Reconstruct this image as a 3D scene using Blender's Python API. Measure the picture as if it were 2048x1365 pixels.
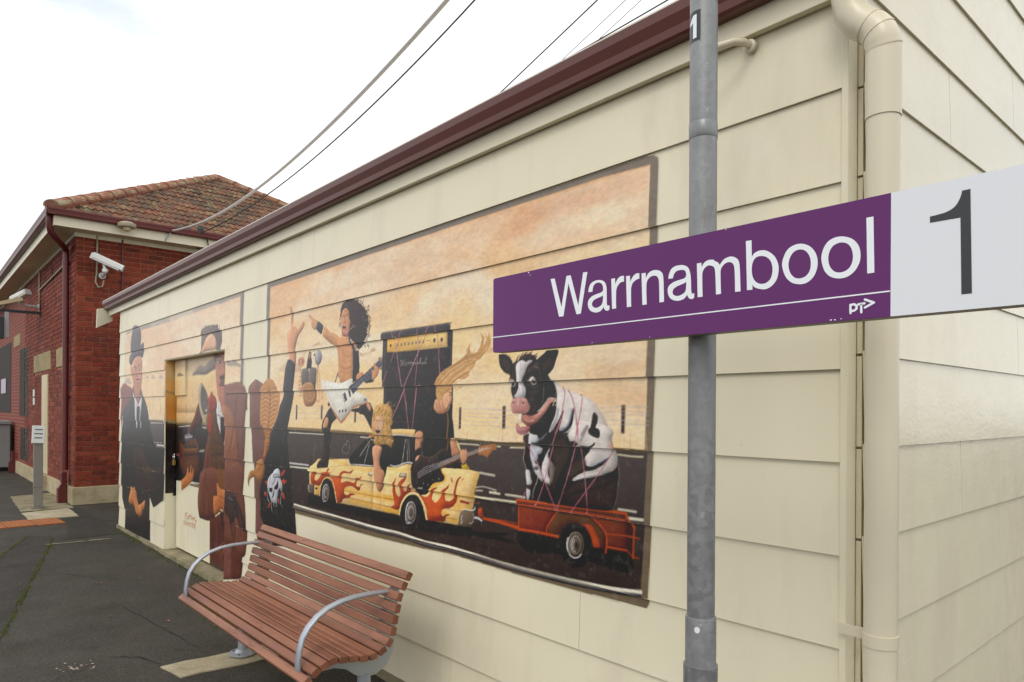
import bpy, bmesh, math, random
import numpy as np
from mathutils import Vector, Matrix

for o in list(bpy.data.objects):
    bpy.data.objects.remove(o)
SC = bpy.context.scene
R = math.radians
# ------------------------------------------------------------------ camera
D = 2.164                      # distance of the painted long wall from the camera line
cam = bpy.data.cameras.new('camera'); co = bpy.data.objects.new('camera', cam); SC.collection.objects.link(co)
cam.sensor_width = 36; cam.lens = 24.451; cam.shift_y = 0.0671; cam.clip_start = .05; cam.clip_end = 900
co.matrix_world = Matrix.Translation((0, 0, 1.6)) @ Matrix.Rotation(R(48.770), 4, 'Z') @ Matrix.Rotation(R(90), 4, 'X') @ Matrix.Rotation(R(.30), 4, 'Z')
SC.camera = co
# ------------------------------------------------------------------ sky and light (bright overcast)
SUN_EL, SUN_AZ = R(48), R(152)         # azimuth from +Y towards +X
wd = bpy.data.worlds.new('World'); SC.world = wd; wd.use_nodes = True
nt = wd.node_tree; nt.nodes.clear()
def wn(t, **k):
    n = nt.nodes.new(t)
    for a, b in k.items(): setattr(n, a, b)
    return n
sky = wn('ShaderNodeTexSky', sky_type='NISHITA', sun_disc=False, sun_elevation=SUN_EL, sun_rotation=SUN_AZ, air_density=1.0, dust_density=2.0, ozone_density=1.0)
tc = wn('ShaderNodeTexCoord'); mp = wn('ShaderNodeMapping'); mp.inputs['Scale'].default_value = (1.0, 1.0, 2.6); mp.inputs['Location'].default_value = (.35, .9, -.06)
nz = wn('ShaderNodeTexNoise'); nz.inputs['Scale'].default_value = 1.7; nz.inputs['Detail'].default_value = 6; nz.inputs['Roughness'].default_value = .55
rp = wn('ShaderNodeValToRGB'); rp.color_ramp.elements[0].position = .31; rp.color_ramp.elements[1].position = .48
nz2 = wn('ShaderNodeTexNoise'); nz2.inputs['Scale'].default_value = 3.1; nz2.inputs['Detail'].default_value = 5
rp2 = wn('ShaderNodeValToRGB'); rp2.color_ramp.elements[0].position = .3; rp2.color_ramp.elements[1].position = .75
rp2.color_ramp.elements[0].color = (10.9, 10.95, 11.0, 1); rp2.color_ramp.elements[1].color = (12.9, 12.75, 12.5, 1)
mx = wn('ShaderNodeMixRGB'); lf = wn('ShaderNodeMixRGB', blend_type='ADD'); lf.inputs[0].default_value = 1; lf.inputs[2].default_value = (5.6, 5.8, 5.8, 1)
bg = wn('ShaderNodeBackground'); bg.inputs['Strength'].default_value = .1; ow = wn('ShaderNodeOutputWorld')
nt.links.new(tc.outputs['Generated'], mp.inputs['Vector']); nt.links.new(mp.outputs[0], nz.inputs['Vector']); nt.links.new(mp.outputs[0], nz2.inputs['Vector'])
nt.links.new(nz.outputs['Fac'], rp.inputs[0]); nt.links.new(nz2.outputs['Fac'], rp2.inputs[0])
nt.links.new(sky.outputs[0], lf.inputs[1]); nt.links.new(lf.outputs[0], mx.inputs[1]); nt.links.new(rp2.outputs[0], mx.inputs[2]); nt.links.new(rp.outputs[0], mx.inputs[0])
nt.links.new(mx.outputs[0], bg.inputs['Color']); nt.links.new(bg.outputs[0], ow.inputs['Surface'])
sl = bpy.data.lights.new('sun', 'SUN'); sl.energy = .9; sl.angle = R(22); sl.color = (1, .955, .89)
so = bpy.data.objects.new('sun', sl); SC.collection.objects.link(so)
sd = Vector((math.sin(SUN_AZ)*math.cos(SUN_EL), math.cos(SUN_AZ)*math.cos(SUN_EL), math.sin(SUN_EL)))
so.rotation_euler = sd.to_track_quat('Z', 'Y').to_euler(); so.location = sd*30
SC.view_settings.view_transform = 'Standard'; SC.view_settings.look = 'None'; SC.view_settings.exposure = 0.16; SC.view_settings.gamma = 1; SC.view_settings.use_curve_mapping = False
try:
    SC.cycles.max_bounces = 6; SC.cycles.diffuse_bounces = 4; SC.cycles.glossy_bounces = 3; SC.cycles.use_denoising = True
except Exception: pass
C = SC.collection

# ------------------------------------------------------------------ materials
def lin(c): return tuple((v/12.92 if v <= .04045 else ((v+.055)/1.055)**2.4) for v in (x/255 for x in c))
def S2(c, k=1.0): return tuple(v*k for v in lin(c))+(1,)
class NT:
    def __init__(s, name):
        s.m = bpy.data.materials.new(name); s.m.use_nodes = True; s.t = s.m.node_tree; s.t.nodes.clear()
        s.out = s.n('ShaderNodeOutputMaterial'); s.b = s.n('ShaderNodeBsdfPrincipled'); s.l(s.b.outputs[0], s.out.inputs[0])
        s.geo = s.n('ShaderNodeNewGeometry')
    def n(s, t, **k):
        n = s.t.nodes.new(t)
        for a, b in k.items(): setattr(n, a, b)
        return n
    def l(s, a, b): s.t.links.new(a, b)
    def pos(s, sc=(1, 1, 1)):
        m = s.n('ShaderNodeMapping'); m.inputs['Scale'].default_value = sc; s.l(s.geo.outputs['Position'], m.inputs[0]); return m.outputs[0]
    def noise(s, scale, detail=4, rough=.55, vec=None, sc=(1, 1, 1)):
        n = s.n('ShaderNodeTexNoise'); n.inputs['Scale'].default_value = scale; n.inputs['Detail'].default_value = detail; n.inputs['Roughness'].default_value = rough
        s.l(vec if vec is not None else s.pos(sc), n.inputs['Vector']); return n.outputs['Fac']
    def ramp(s, f, a, b, ca=(0, 0, 0, 1), cb=(1, 1, 1, 1)):
        r = s.n('ShaderNodeValToRGB'); r.color_ramp.elements[0].position = a; r.color_ramp.elements[1].position = b
        r.color_ramp.elements[0].color = ca; r.color_ramp.elements[1].color = cb; s.l(f, r.inputs[0]); return r.outputs[0]
    def mix(s, f, a, b, mode='MIX'):
        m = s.n('ShaderNodeMixRGB', blend_type=mode)
        for i, v in ((0, f), (1, a), (2, b)):
            if isinstance(v, (int, float)): m.inputs[i].default_value = v
            elif isinstance(v, tuple): m.inputs[i].default_value = v if len(v) == 4 else v+(1,)
            else: s.l(v, m.inputs[i])
        return m.outputs[0]
    def math(s, op, a, b=0.0):
        m = s.n('ShaderNodeMath', operation=op)
        for i, v in ((0, a), (1, b)):
            if isinstance(v, (int, float)): m.inputs[i].default_value = v
            else: s.l(v, m.inputs[i])
        return m.outputs[0]
    def bump(s, f, strength=.2, dist=.002):
        b = s.n('ShaderNodeBump'); b.inputs['Strength'].default_value = strength; b.inputs['Distance'].default_value = dist; s.l(f, b.inputs['Height']); s.l(b.outputs[0], s.b.inputs['Normal'])
    def set(s, col=None, rough=None, metal=None, spec=None):
        for k, v in (('Base Color', col), ('Roughness', rough), ('Metallic', metal), ('Specular IOR Level', spec)):
            if v is None: continue
            if isinstance(v, (int, float, tuple)): s.b.inputs[k].default_value = v
            else: s.l(v, s.b.inputs[k])
        return s.m
def plain(name, c, rough=.5, metal=0., var=.12, scale=6., bump=.15, bs=90., bd=.001, spec=.5, k=1.0):
    t = NT(name); a = S2(c, k*(1-var)); b = S2(c, k*(1+var))
    col = t.mix(t.noise(scale, 5), a, b); t.bump(t.noise(bs, 3), bump, bd)
    return t.set(col, rough, metal, spec)
M = {}
def cream_nodes(t, side=0):
    a, b = (.72, .662, .485, 1), (.765, .712, .53, 1)
    col = t.mix(t.noise(1.3, 5), a, b)
    col = t.mix(t.ramp(t.noise(3.2, 6, .6, sc=(1, 1, .3)), .52, .8), col, (.63, .57, .43, 1)); col = t.mix(t.math('MULTIPLY', t.ramp(t.noise(7, 6, .65, sc=(1, 1, .12)), .56, .74), .16), col, (.50, .44, .32, 1)); col = t.mix(t.math('MULTIPLY', t.ramp(t.noise(2.1, 7, .7), .6, .7), .3), col, (.80, .76, .64, 1))
    col = t.mix(t.ramp(t.noise(75, 3, .6), .72, .77), col, (.36, .31, .22, 1))
    return col
t = NT('cream_paint'); c0 = cream_nodes(t); t.bump(t.math('ADD', t.noise(240, 3), t.math('MULTIPLY', t.noise(9, 3, sc=(.3, .3, 1)), 1.5)), .16, .0012); M['cream'] = t.set(c0, t.ramp(t.noise(30, 3), .3, .7, (.30, .30, .30, 1), (.4, .4, .4, 1)), 0., .42)
t = NT('cream_paint_uneven'); c0 = cream_nodes(t); t.bump(t.math('ADD', t.noise(70, 4, .6), t.math('MULTIPLY', t.noise(5, 3, sc=(1, .5, 1.5)), 2.)), .3, .003); M['cream_side'] = t.set(c0, t.ramp(t.noise(14, 3), .3, .7, (.17, .17, .17, 1), (.27, .27, .27, 1)), 0., .6)
t = NT('mural_paint'); c0 = cream_nodes(t); at = t.n('ShaderNodeVertexColor', layer_name='paint')
c1 = t.mix(t.noise(9, 5), at.outputs['Color'], t.mix(1.0, at.outputs['Color'], (.9, .9, .9, 1), 'MULTIPLY')); br = t.ramp(t.noise(60, 4, .6, sc=(.5, 1, 1.3)), .34, .66); c1 = t.mix(br, t.mix(1.0, c1, (.93, .93, .93, 1), 'MULTIPLY'), t.mix(1.0, c1, (1.05, 1.045, 1.04, 1), 'MULTIPLY')); br2 = t.ramp(t.noise(23, 6, .7), .55, .75); c1 = t.mix(t.math('MULTIPLY', br2, .10), c1, (.5, .44, .37, 1))
t.bump(t.noise(220, 3), .15, .0012); M['mural'] = t.set(t.mix(at.outputs['Alpha'], c0, c1), .33, 0., .38)
M['fascia'] = plain('cream_fascia', (218, 210, 184), .4, var=.05, bump=.1)
M['gutter'] = plain('burgundy_enamel', (94, 48, 42), .36, var=.12, scale=3, bump=.06, bs=14, bd=.004, spec=.5)
M['gutter2'] = plain('burgundy_paint', (92, 34, 34), .38, var=.15, scale=4, bump=.1)
M['roofmetal'] = plain('pale_roof_metal', (214, 206, 192), .4, var=.05)
M['pipe'] = plain('cream_pipe', (212, 203, 178), .33, var=.05, scale=4, bump=.08)
t = NT('rough_timber_end'); f = t.noise(40, 5, .7, sc=(1, 1, .15)); M['rawwood'] = t.set(t.mix(t.ramp(f, .38, .62), S2((236, 222, 192)), S2((186, 160, 122))), .8); t.bump(f, .8, .006)
M['dark'] = plain('dark_void', (22, 20, 19), .9)
def asphalt(name, a, b, k=1.):
    t = NT(name); big = t.ramp(t.noise(1.6, 7, .65), .36, .64); col = t.mix(big, S2(a, k), S2(b, k))
    sp = t.ramp(t.noise(120, 4, .75), .50, .62); col = t.mix(sp, col, S2((126, 118, 102), k)); sp2 = t.ramp(t.noise(95, 4, .75), .52, .64); col = t.mix(sp2, col, S2((28, 27, 24), k))
    moss = t.math('MULTIPLY', t.ramp(t.noise(1.1, 6, .65), .54, .7), t.ramp(t.noise(60, 4, .7), .4, .62)); col = t.mix(t.math('MULTIPLY', moss, .55), col, S2((66, 70, 34), k))
    st = t.math('MULTIPLY', t.ramp(t.noise(5, 6, .7), .62, .72), .5); col = t.mix(st, col, S2((112, 108, 98), k))
    vo = t.n('ShaderNodeTexVoronoi'); vo.inputs['Scale'].default_value = 130; t.l(t.pos(), vo.inputs['Vector']); gv = t.n('ShaderNodeRGBToBW'); t.l(vo.outputs['Color'], gv.inputs[0]); col = t.mix(t.math('MULTIPLY', t.ramp(gv.outputs[0], .58, .8), .6), col, S2((132, 124, 108), k)); col = t.mix(t.math('MULTIPLY', t.ramp(t.noise(2.6, 7, .75), .58, .66), .35), col, S2((30, 28, 24), k))
    h = t.math('ADD', t.noise(180, 3, .7), t.math('MULTIPLY', t.noise(26, 3), 1.2)); t.bump(h, .8, .006)
    return t.set(col, t.ramp(t.noise(2.2, 5), .3, .7, (.62, .62, .62, 1), (.88, .88, .88, 1)), 0., .4)
M['asphalt'] = asphalt('worn_asphalt', (60, 55, 46), (80, 74, 62), .37); M['asphalt2'] = asphalt('dark_asphalt', (46, 43, 37), (58, 54, 45), .28)
def concrete(name, a, b, moss=.3):
    t = NT(name); col = t.mix(t.ramp(t.noise(3, 6, .6), .3, .7), S2(a), S2(b)); col = t.mix(t.ramp(t.noise(90, 4, .7), .56, .7), col, S2((98, 92, 76)))
    col = t.mix(t.math('MULTIPLY', t.ramp(t.noise(4.5, 6, .7), .46, .66), moss), col, S2((74, 76, 44))); t.bump(t.noise(120, 4, .7), .5, .004); return t.set(col, .85, 0., .3)
M['concrete'] = concrete('concrete', (158, 146, 120), (180, 170, 146)); M['concrete_moss'] = concrete('mossy_concrete', (128, 118, 94), (150, 140, 114), .7); M['plinth'] = concrete('rendered_plinth', (164, 148, 118), (186, 172, 140), .35)
M['stone'] = concrete('sandstone', (150, 134, 98), (172, 156, 118), .2)
t = NT('moss'); M['moss'] = t.set(t.mix(t.ramp(t.noise(30, 4), .3, .7), S2((44, 48, 20)), S2((74, 78, 32))), .95)
# brick
def brickmat(name, dark=0):
    t = NT(name); oi = t.n('ShaderNodeObjectInfo'); rnd = oi.outputs['Random']
    r = t.n('ShaderNodeValToRGB'); e = r.color_ramp.elements; e[0].position = 0; e[0].color = S2((112, 48, 36)); e[1].position = 1; e[1].color = S2((148, 72, 50))
    for p, c in ((.3, (126, 52, 38)), (.55, (138, 60, 43)), (.8, (102, 46, 39))):
        q = e.new(p); q.color = S2(c)
    t.l(rnd, r.inputs[0]); col = r.outputs[0]
    col = t.mix(t.ramp(t.noise(14, 6, .65), .4, .7), col, t.mix(1.0, col, (.62, .58, .58, 1), 'MULTIPLY')); col = t.mix(t.math('MULTIPLY', t.ramp(t.noise(7, 6, .7), .62, .76), .55), col, S2((176, 146, 126)))
    t.bump(t.noise(110, 4, .7), .6, .004); return t.set(col, .82, 0., .3)
M['brick'] = brickmat('red_brick')
def brickstuff(name, cols):
    t = NT(name); isl = t.geo.outputs['Random Per Island']; r = t.n('ShaderNodeValToRGB'); e = r.color_ramp.elements; e[0].color = S2(cols[0]); e[1].color = S2(cols[-1])
    for i, c in enumerate(cols[1:-1]): q = e.new((i+1)/(len(cols)-1)); q.color = S2(c)
    t.l(isl, r.inputs[0]); col = t.mix(t.ramp(t.noise(14, 6, .65), .4, .7), r.outputs[0], t.mix(1.0, r.outputs[0], (.6, .56, .56, 1), 'MULTIPLY')); t.bump(t.noise(110, 4, .7), .6, .004); return t.set(col, .82, 0., .3)
M['brickS'] = brickstuff('red_brick_wall', [(108, 48, 38), (134, 60, 44), (120, 54, 41), (144, 76, 56), (98, 46, 38)]); M['brickD'] = brickstuff('dark_painted_brick', [(62, 56, 52), (78, 70, 64), (54, 50, 48), (88, 72, 62)])
M['mortar'] = plain('mortar', (156, 106, 72), .9, var=.2, scale=9, bump=.5, bs=80, bd=.004)
# far brick as a material only
t = NT('distant_brick'); bt = t.n('ShaderNodeTexBrick'); bt.inputs['Scale'].default_value = 1; bt.inputs['Brick Width'].default_value = .24; bt.inputs['Row Height'].default_value = .083; bt.inputs['Mortar Size'].default_value = .006
sx = t.n('ShaderNodeSeparateXYZ'); cxn = t.n('ShaderNodeCombineXYZ'); t.l(t.geo.outputs['Position'], sx.inputs[0]); t.l(sx.outputs['X'], cxn.inputs['X']); t.l(sx.outputs['Z'], cxn.inputs['Y']); t.l(cxn.outputs[0], bt.inputs['Vector'])
bt.inputs['Color1'].default_value = S2((126, 48, 38)); bt.inputs['Color2'].default_value = S2((110, 46, 38)); bt.inputs['Mortar'].default_value = S2((150, 112, 84)); M['brickfar'] = t.set(bt.outputs['Color'], .85)
# roof tiles
t = NT('terracotta_tile'); oi = t.n('ShaderNodeObjectInfo'); r = t.n('ShaderNodeValToRGB'); e = r.color_ramp.elements; e[0].color = S2((126, 80, 60)); e[1].color = S2((86, 66, 54))
for p, c in ((.25, (108, 74, 57)), (.5, (130, 90, 68)), (.7, (98, 73, 59))):
    q = e.new(p); q.color = S2(c)
t.l(oi.outputs['Random'], r.inputs[0]); col = t.mix(t.ramp(t.noise(4, 6, .6), .44, .66), r.outputs[0], S2((78, 66, 56)))
col = t.mix(t.ramp(t.noise(6, 6, .7), .55, .66), col, S2((136, 132, 92))); col = t.mix(t.ramp(t.noise(21, 5, .7), .64, .72), col, S2((186, 180, 146))); t.bump(t.noise(60, 4, .7), .6, .006); M['tile'] = t.set(col, .85, 0., .3)
t = NT('hip_tile'); oi = t.n('ShaderNodeObjectInfo'); col = t.mix(oi.outputs['Random'], S2((144, 92, 70)), S2((120, 92, 76))); col = t.mix(t.ramp(t.noise(5, 6, .7), .46, .58), col, S2((146, 136, 106))); t.bump(t.noise(50, 4), .5, .005); M['hip'] = t.set(col, .85)
M['bedding'] = plain('hip_mortar', (134, 84, 64), .9, var=.2, scale=10, bump=.6, bs=40, bd=.01)
# metals etc
def galv(name, c, rough=.42, big=60.):
    t = NT(name); n0 = t.n('ShaderNodeTexNoise'); n0.inputs['Scale'].default_value = 26; n0.inputs['Detail'].default_value = 3; t.l(t.pos(), n0.inputs['Vector']); v = t.n('ShaderNodeTexVoronoi'); v.inputs['Scale'].default_value = big; t.l(t.mix(.045, t.pos(), n0.outputs['Color']), v.inputs['Vector'])
    g = t.n('ShaderNodeRGBToBW'); t.l(v.outputs['Color'], g.inputs[0]); col = t.mix(t.ramp(g.outputs[0], .25, .75), S2(c, .92), S2(c, 1.12)); col = t.mix(t.ramp(t.noise(11, 6, .65, sc=(1, 1, .5)), .45, .7), col, S2(c, .78)); col = t.mix(t.math('MULTIPLY', t.ramp(t.noise(14, 6, .7, sc=(1, 1, .4)), .62, .74), .6), col, S2((104, 92, 70))); col = t.mix(t.math('MULTIPLY', t.ramp(t.noise(48, 4, .6), .66, .72), .55), col, S2((176, 180, 184)))
    t.bump(t.noise(60, 4), .15, .002); return t.set(col, t.ramp(g.outputs[0], .2, .8, (rough-.06,)*3+(1,), (rough+.12,)*3+(1,)), .45, .5)
M['galv'] = galv('galvanised_steel', (134, 136, 136)); M['galv_light'] = plain('galvanised_bar', (168, 174, 182), .42, .5, var=.15, scale=18, bump=.15)
M['alu'] = plain('cast_aluminium', (170, 176, 176), .45, .3, var=.1, scale=9, bump=.2, bs=60)
t = NT('slat_timber_paint'); oi = t.n('ShaderNodeObjectInfo'); col = t.mix(oi.outputs['Random'], S2((126, 78, 56)), S2((144, 95, 69))); col = t.mix(t.ramp(t.noise(12, 6, .6, sc=(.12, 1, 1)), .46, .68), col, S2((112, 66, 46))); col = t.mix(t.math('MULTIPLY', t.ramp(t.noise(4, 6, .65, sc=(.3, 1, 1)), .5, .66), .5), col, S2((92, 54, 38)))
gr = t.noise(75, 5, .7, sc=(.10, 1, 1)); col = t.mix(t.math('MULTIPLY', t.ramp(gr, .60, .66), t.ramp(t.noise(3.5, 4), .44, .6)), col, S2((62, 36, 28))); col = t.mix(t.math('MULTIPLY', t.ramp(t.noise(26, 5, .6, sc=(.6, 1, 1)), .70, .74), t.ramp(t.noise(2.3, 3), .5, .58)), col, S2((214, 208, 196))); t.bump(gr, .5, .002); M['slat'] = t.set(col, .5, 0., .45)
M['slatend'] = M['slat']
M['purple'] = plain('purple_vinyl', (94, 33, 100), .24, var=.05, scale=3, bump=.01, spec=.28); t = NT('white_sign_face'); M['signwhite'] = t.set(t.mix(t.ramp(t.noise(46, 5, .6), .745, .78), S2((220, 223, 228)), S2((140, 128, 110))), .28)
M['letter'] = plain('white_vinyl', (232, 236, 240), .4, var=.02, bump=.02); M['black'] = plain('black_vinyl', (44, 46, 50), .4, var=.05, bump=.02); M['rim'] = plain('sign_edge', (136, 126, 110), .5, .3, var=.25, scale=20)
M['steel'] = plain('stainless', (150, 146, 138), .38, .6, var=.1, scale=3, bump=.1, bs=200); M['white'] = plain('white_plastic', (208, 208, 204), .45, var=.06); M['grey'] = plain('grey_cabinet', (128, 128, 128), .5, var=.08)
M['brass'] = plain('brass', (176, 138, 72), .35, .7, var=.1); M['chrome'] = plain('chrome', (190, 190, 192), .2, .9, var=.05); M['cable'] = plain('pale_cable', (176, 173, 170), .5, var=.05, scale=3, bump=0); M['wire'] = plain('dark_cable', (44, 46, 48), .6, var=.1)
M['orange'] = plain('tactile_orange', (150, 88, 44), .7, var=.25, scale=9, bump=.5, bs=70, bd=.003); M['screen'] = plain('dark_screen', (34, 38, 44), .3, var=.05); M['doorcream'] = plain('door_cream', (196, 182, 146), .5, var=.08)
M['paintchip'] = plain('white_chips', (176, 160, 148), .7); M['leaf'] = plain('dead_leaf', (140, 92, 50), .7, var=.4, scale=60); M['lens'] = plain('lens_glass', (20, 22, 26), .1, var=.02)
M['tan'] = plain('beige_plastic', (150, 140, 116), .5, var=.08)
# ------------------------------------------------------------------ mesh helpers
def origin(p):
    v = Vector((0, 0, 0))
    while p is not None: v += p.location; p = p.parent
    return v
def link(name, me, mat=None, parent=None, label=None, cat=None, group=None, kind=None, loc=None, smooth=False):
    o = bpy.data.objects.new(name, me); C.objects.link(o)
    if me is not None and mat is not None and not me.materials: me.materials.append(mat)
    if parent is not None: o.parent = parent
    if loc is not None: o.location = Vector(loc)-(origin(parent) if parent else Vector((0, 0, 0)))
    if label: o['label'] = label
    if cat: o['category'] = cat
    if group: o['group'] = group
    if kind: o['kind'] = kind
    if smooth and me is not None: me.polygons.foreach_set('use_smooth', [True]*len(me.polygons))
    return o
def thing(name, loc, label, cat, group=None): return link(name, None, None, None, label, cat, group, None, loc)
class G:
    """collects shapes in world coordinates and links them as one mesh"""
    def __init__(s): s.v = []; s.f = []
    def add(s, v, f):
        k = len(s.v); s.v += [tuple(q) for q in v]; s.f += [tuple(i+k for i in q) for q in f]; return s
    def box(s, x0, x1, y0, y1, z0, z1, m=None):
        v = [(x0, y0, z0), (x1, y0, z0), (x1, y1, z0), (x0, y1, z0), (x0, y0, z1), (x1, y0, z1), (x1, y1, z1), (x0, y1, z1)]
        if m is not None: v = [m @ Vector(q) for q in v]
        return s.add(v, [(0, 3, 2, 1), (4, 5, 6, 7), (0, 1, 5, 4), (1, 2, 6, 5), (2, 3, 7, 6), (3, 0, 4, 7)])
    def prism(s, poly, a, b, axis='x', m=None):
        """poly in the plane across the axis: x->(y,z)  y->(x,z)  z->(x,y)"""
        n = len(poly)
        P = lambda p, t: {'x': (t, p[0], p[1]), 'y': (p[0], t, p[1]), 'z': (p[0], p[1], t)}[axis]
        v = [P(p, a) for p in poly]+[P(p, b) for p in poly]
        if m is not None: v = [m @ Vector(q) for q in v]
        return s.add(v, [tuple(range(n)), tuple(range(2*n-1, n-1, -1))]+[(i, i+n, (i+1) % n+n, (i+1) % n) for i in range(n)])
    def tube(s, path, r, n=12, caps=True, rx=None):
        P = [Vector(p) for p in path]; rings = []; up = None
        for i, p in enumerate(P):
            t = (P[min(i+1, len(P)-1)]-P[max(i-1, 0)]).normalized()
            if up is None: up = t.orthogonal().normalized()
            up = (up-t*up.dot(t)).normalized(); w = t.cross(up); rr = r[i] if isinstance(r, (list, tuple)) else r
            rings.append([p+up*rr*math.cos(2*math.pi*k/n)+w*rr*math.sin(2*math.pi*k/n) for k in range(n)])
        v = [q for g in rings for q in g]; f = []
        for i in range(len(P)-1):
            for k in range(n): f.append((i*n+k, i*n+(k+1) % n, (i+1)*n+(k+1) % n, (i+1)*n+k))
        if caps: f += [tuple(range(n-1, -1, -1)), tuple(range((len(P)-1)*n, len(P)*n))]
        return s.add(v, f)
    def lathe(s, prof, c, n=20, ax='z'):
        v = []; m = len(prof)
        for k in range(n):
            a = 2*math.pi*k/n
            for r, h in prof:
                q = (r*math.cos(a), r*math.sin(a), h)
                if ax == 'x': q = (h, r*math.cos(a), r*math.sin(a))
                if ax == 'y': q = (r*math.cos(a), h, r*math.sin(a))
                v.append((c[0]+q[0], c[1]+q[1], c[2]+q[2]))
        f = [(k*m+i, ((k+1) % n)*m+i, ((k+1) % n)*m+i+1, k*m+i+1) for k in range(n) for i in range(m-1)]
        return s.add(v, f)
    def mesh(s, name, o=Vector((0, 0, 0))):
        me = bpy.data.meshes.new(name); me.from_pydata([(a-o[0], b-o[1], c-o[2]) for a, b, c in s.v], [], s.f)
        bm = bmesh.new(); bm.from_mesh(me); bmesh.ops.recalc_face_normals(bm, faces=bm.faces[:]); bm.to_mesh(me); bm.free(); return me
    def obj(s, name, mat, parent=None, label=None, cat=None, group=None, kind=None, smooth=False, loc=None, bevel=0):
        o0 = origin(parent) if parent else Vector(loc or (0, 0, 0))
        o = link(name, s.mesh(name, o0), mat, parent, label, cat, group, kind, None, smooth)
        if not parent and loc: o.location = loc
        if bevel:
            b = o.modifiers.new('bevel', 'BEVEL'); b.width = bevel; b.segments = 2; b.limit_method = 'ANGLE'
        if smooth: bpy.data.meshes[o.data.name].update()
        return o
def autosmooth(o, ang=40):
    me = o.data; bm = bmesh.new(); bm.from_mesh(me)
    for f in bm.faces: f.smooth = True
    for e in bm.edges:
        if len(e.link_faces) == 2 and e.calc_face_angle(0) > R(ang): e.smooth = False
    bm.to_mesh(me); bm.free(); return o
rd = random.Random(11)
# ================================================================== SETTING
g = G(); N = 60
g.add([(-300, -300, 0), (300, -300, 0), (300, 300, 0), (-300, 300, 0)], [(0, 1, 2, 3)]); g.obj('ground', M['asphalt'], kind='structure')
def sheet(name, pts, z, mat, kind='structure', parent=None, sub=0, jag=0):
    P = []
    for i, p in enumerate(pts):
        q = pts[(i+1) % len(pts)]; n = max(1, int(math.dist(p, q)/.12)) if jag else 1
        for k in range(n):
            u = k/n; P.append((p[0]+(q[0]-p[0])*u+(rd.uniform(-jag, jag) if k else 0), p[1]+(q[1]-p[1])*u+(rd.uniform(-jag, jag) if k else 0)))
    gg = G(); n = len(P); gg.add([(x, y, z) for x, y in P]+[(x, y, -.01) for x, y in P], [tuple(range(n))]+[(i, (i+1) % n, (i+1) % n+n, i+n) for i in range(n)])
    return gg.obj(name, mat, parent, kind=kind)
sheet('asphalt_patch', [(-5.3, .40), (-6.0, .53), (-10.15, 1.41), (-10.45, 1.18), (-8.6, .62), (-7.6, .2), (-7.2, -.6), (-5.0, -.6)], .004, M['asphalt2'], jag=.012)
sheet('asphalt_trench', [(-9.9, 1.46), (-9.9, 2.13), (-13.2, 2.12), (-11.75, 1.72), (-11.2, 1.70), (-10.4, 1.60)], .004, M['asphalt2'], jag=.02)
sheet('concrete_slab', [(-12.87, 1.98), (-12.70, 1.35), (-11.86, 1.345), (-11.84, 1.95)], .012, M['concrete'], jag=.01)
sheet('pavement_slab', [(-15.4, 2.08), (-15.2, 1.45), (-12.90, 1.36), (-12.88, 2.05)], .008, M['concrete_moss'], jag=.01)
sheet('concrete_footing_strip', [(-4.64, 1.2), (-4.38, 1.245), (-4.36, 2.15), (-4.63, 2.15)], .008, M['concrete'], jag=.012)
sheet('concrete_footing_strip', [(-3.12, 1.2), (-2.86, 1.22), (-2.86, 2.15), (-3.12, 2.15)], .008, M['concrete'], jag=.012)
# moss along joints and wall foot
g = G()
def mosstrail(a, b, n, w):
    for i in range(n):
        u = rd.random(); 
        if math.sin(u*23+a[0]*5)+math.sin(u*61) < rd.uniform(-1.6, .9): continue
        x = a[0]+(b[0]-a[0])*u+rd.gauss(0, w); y = a[1]+(b[1]-a[1])*u+rd.gauss(0, w); s = rd.uniform(.006, .018); h = s*.5; t = rd.random()*3
        g.add([(x+s*math.cos(t+k*2.09), y+s*math.sin(t+k*2.09), 0) for k in range(3)]+[(x, y, h+.004)], [(0, 1, 3), (1, 2, 3), (2, 0, 3)])
mosstrail((-6.0, .53), (-10.15, 1.41), 1300, .009); mosstrail((-8.6, .62), (-10.45, 1.18), 700, .009); mosstrail((-10.4, 2.13), (-5, 2.14), 1100, .03); mosstrail((-15.5, 2.06), (-13.3, 2.05), 400, .05); mosstrail((-6.0, 2.05), (-5.2, 1.9), 700, .14); mosstrail((-12.9, 1.36), (-12.87, 2.0), 200, .02); mosstrail((-5.3, 2.1), (-4.6, 2.1), 300, .05)
g.obj('moss', M['moss'], kind='stuff', label='green moss along asphalt joints and wall foot')
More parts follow.
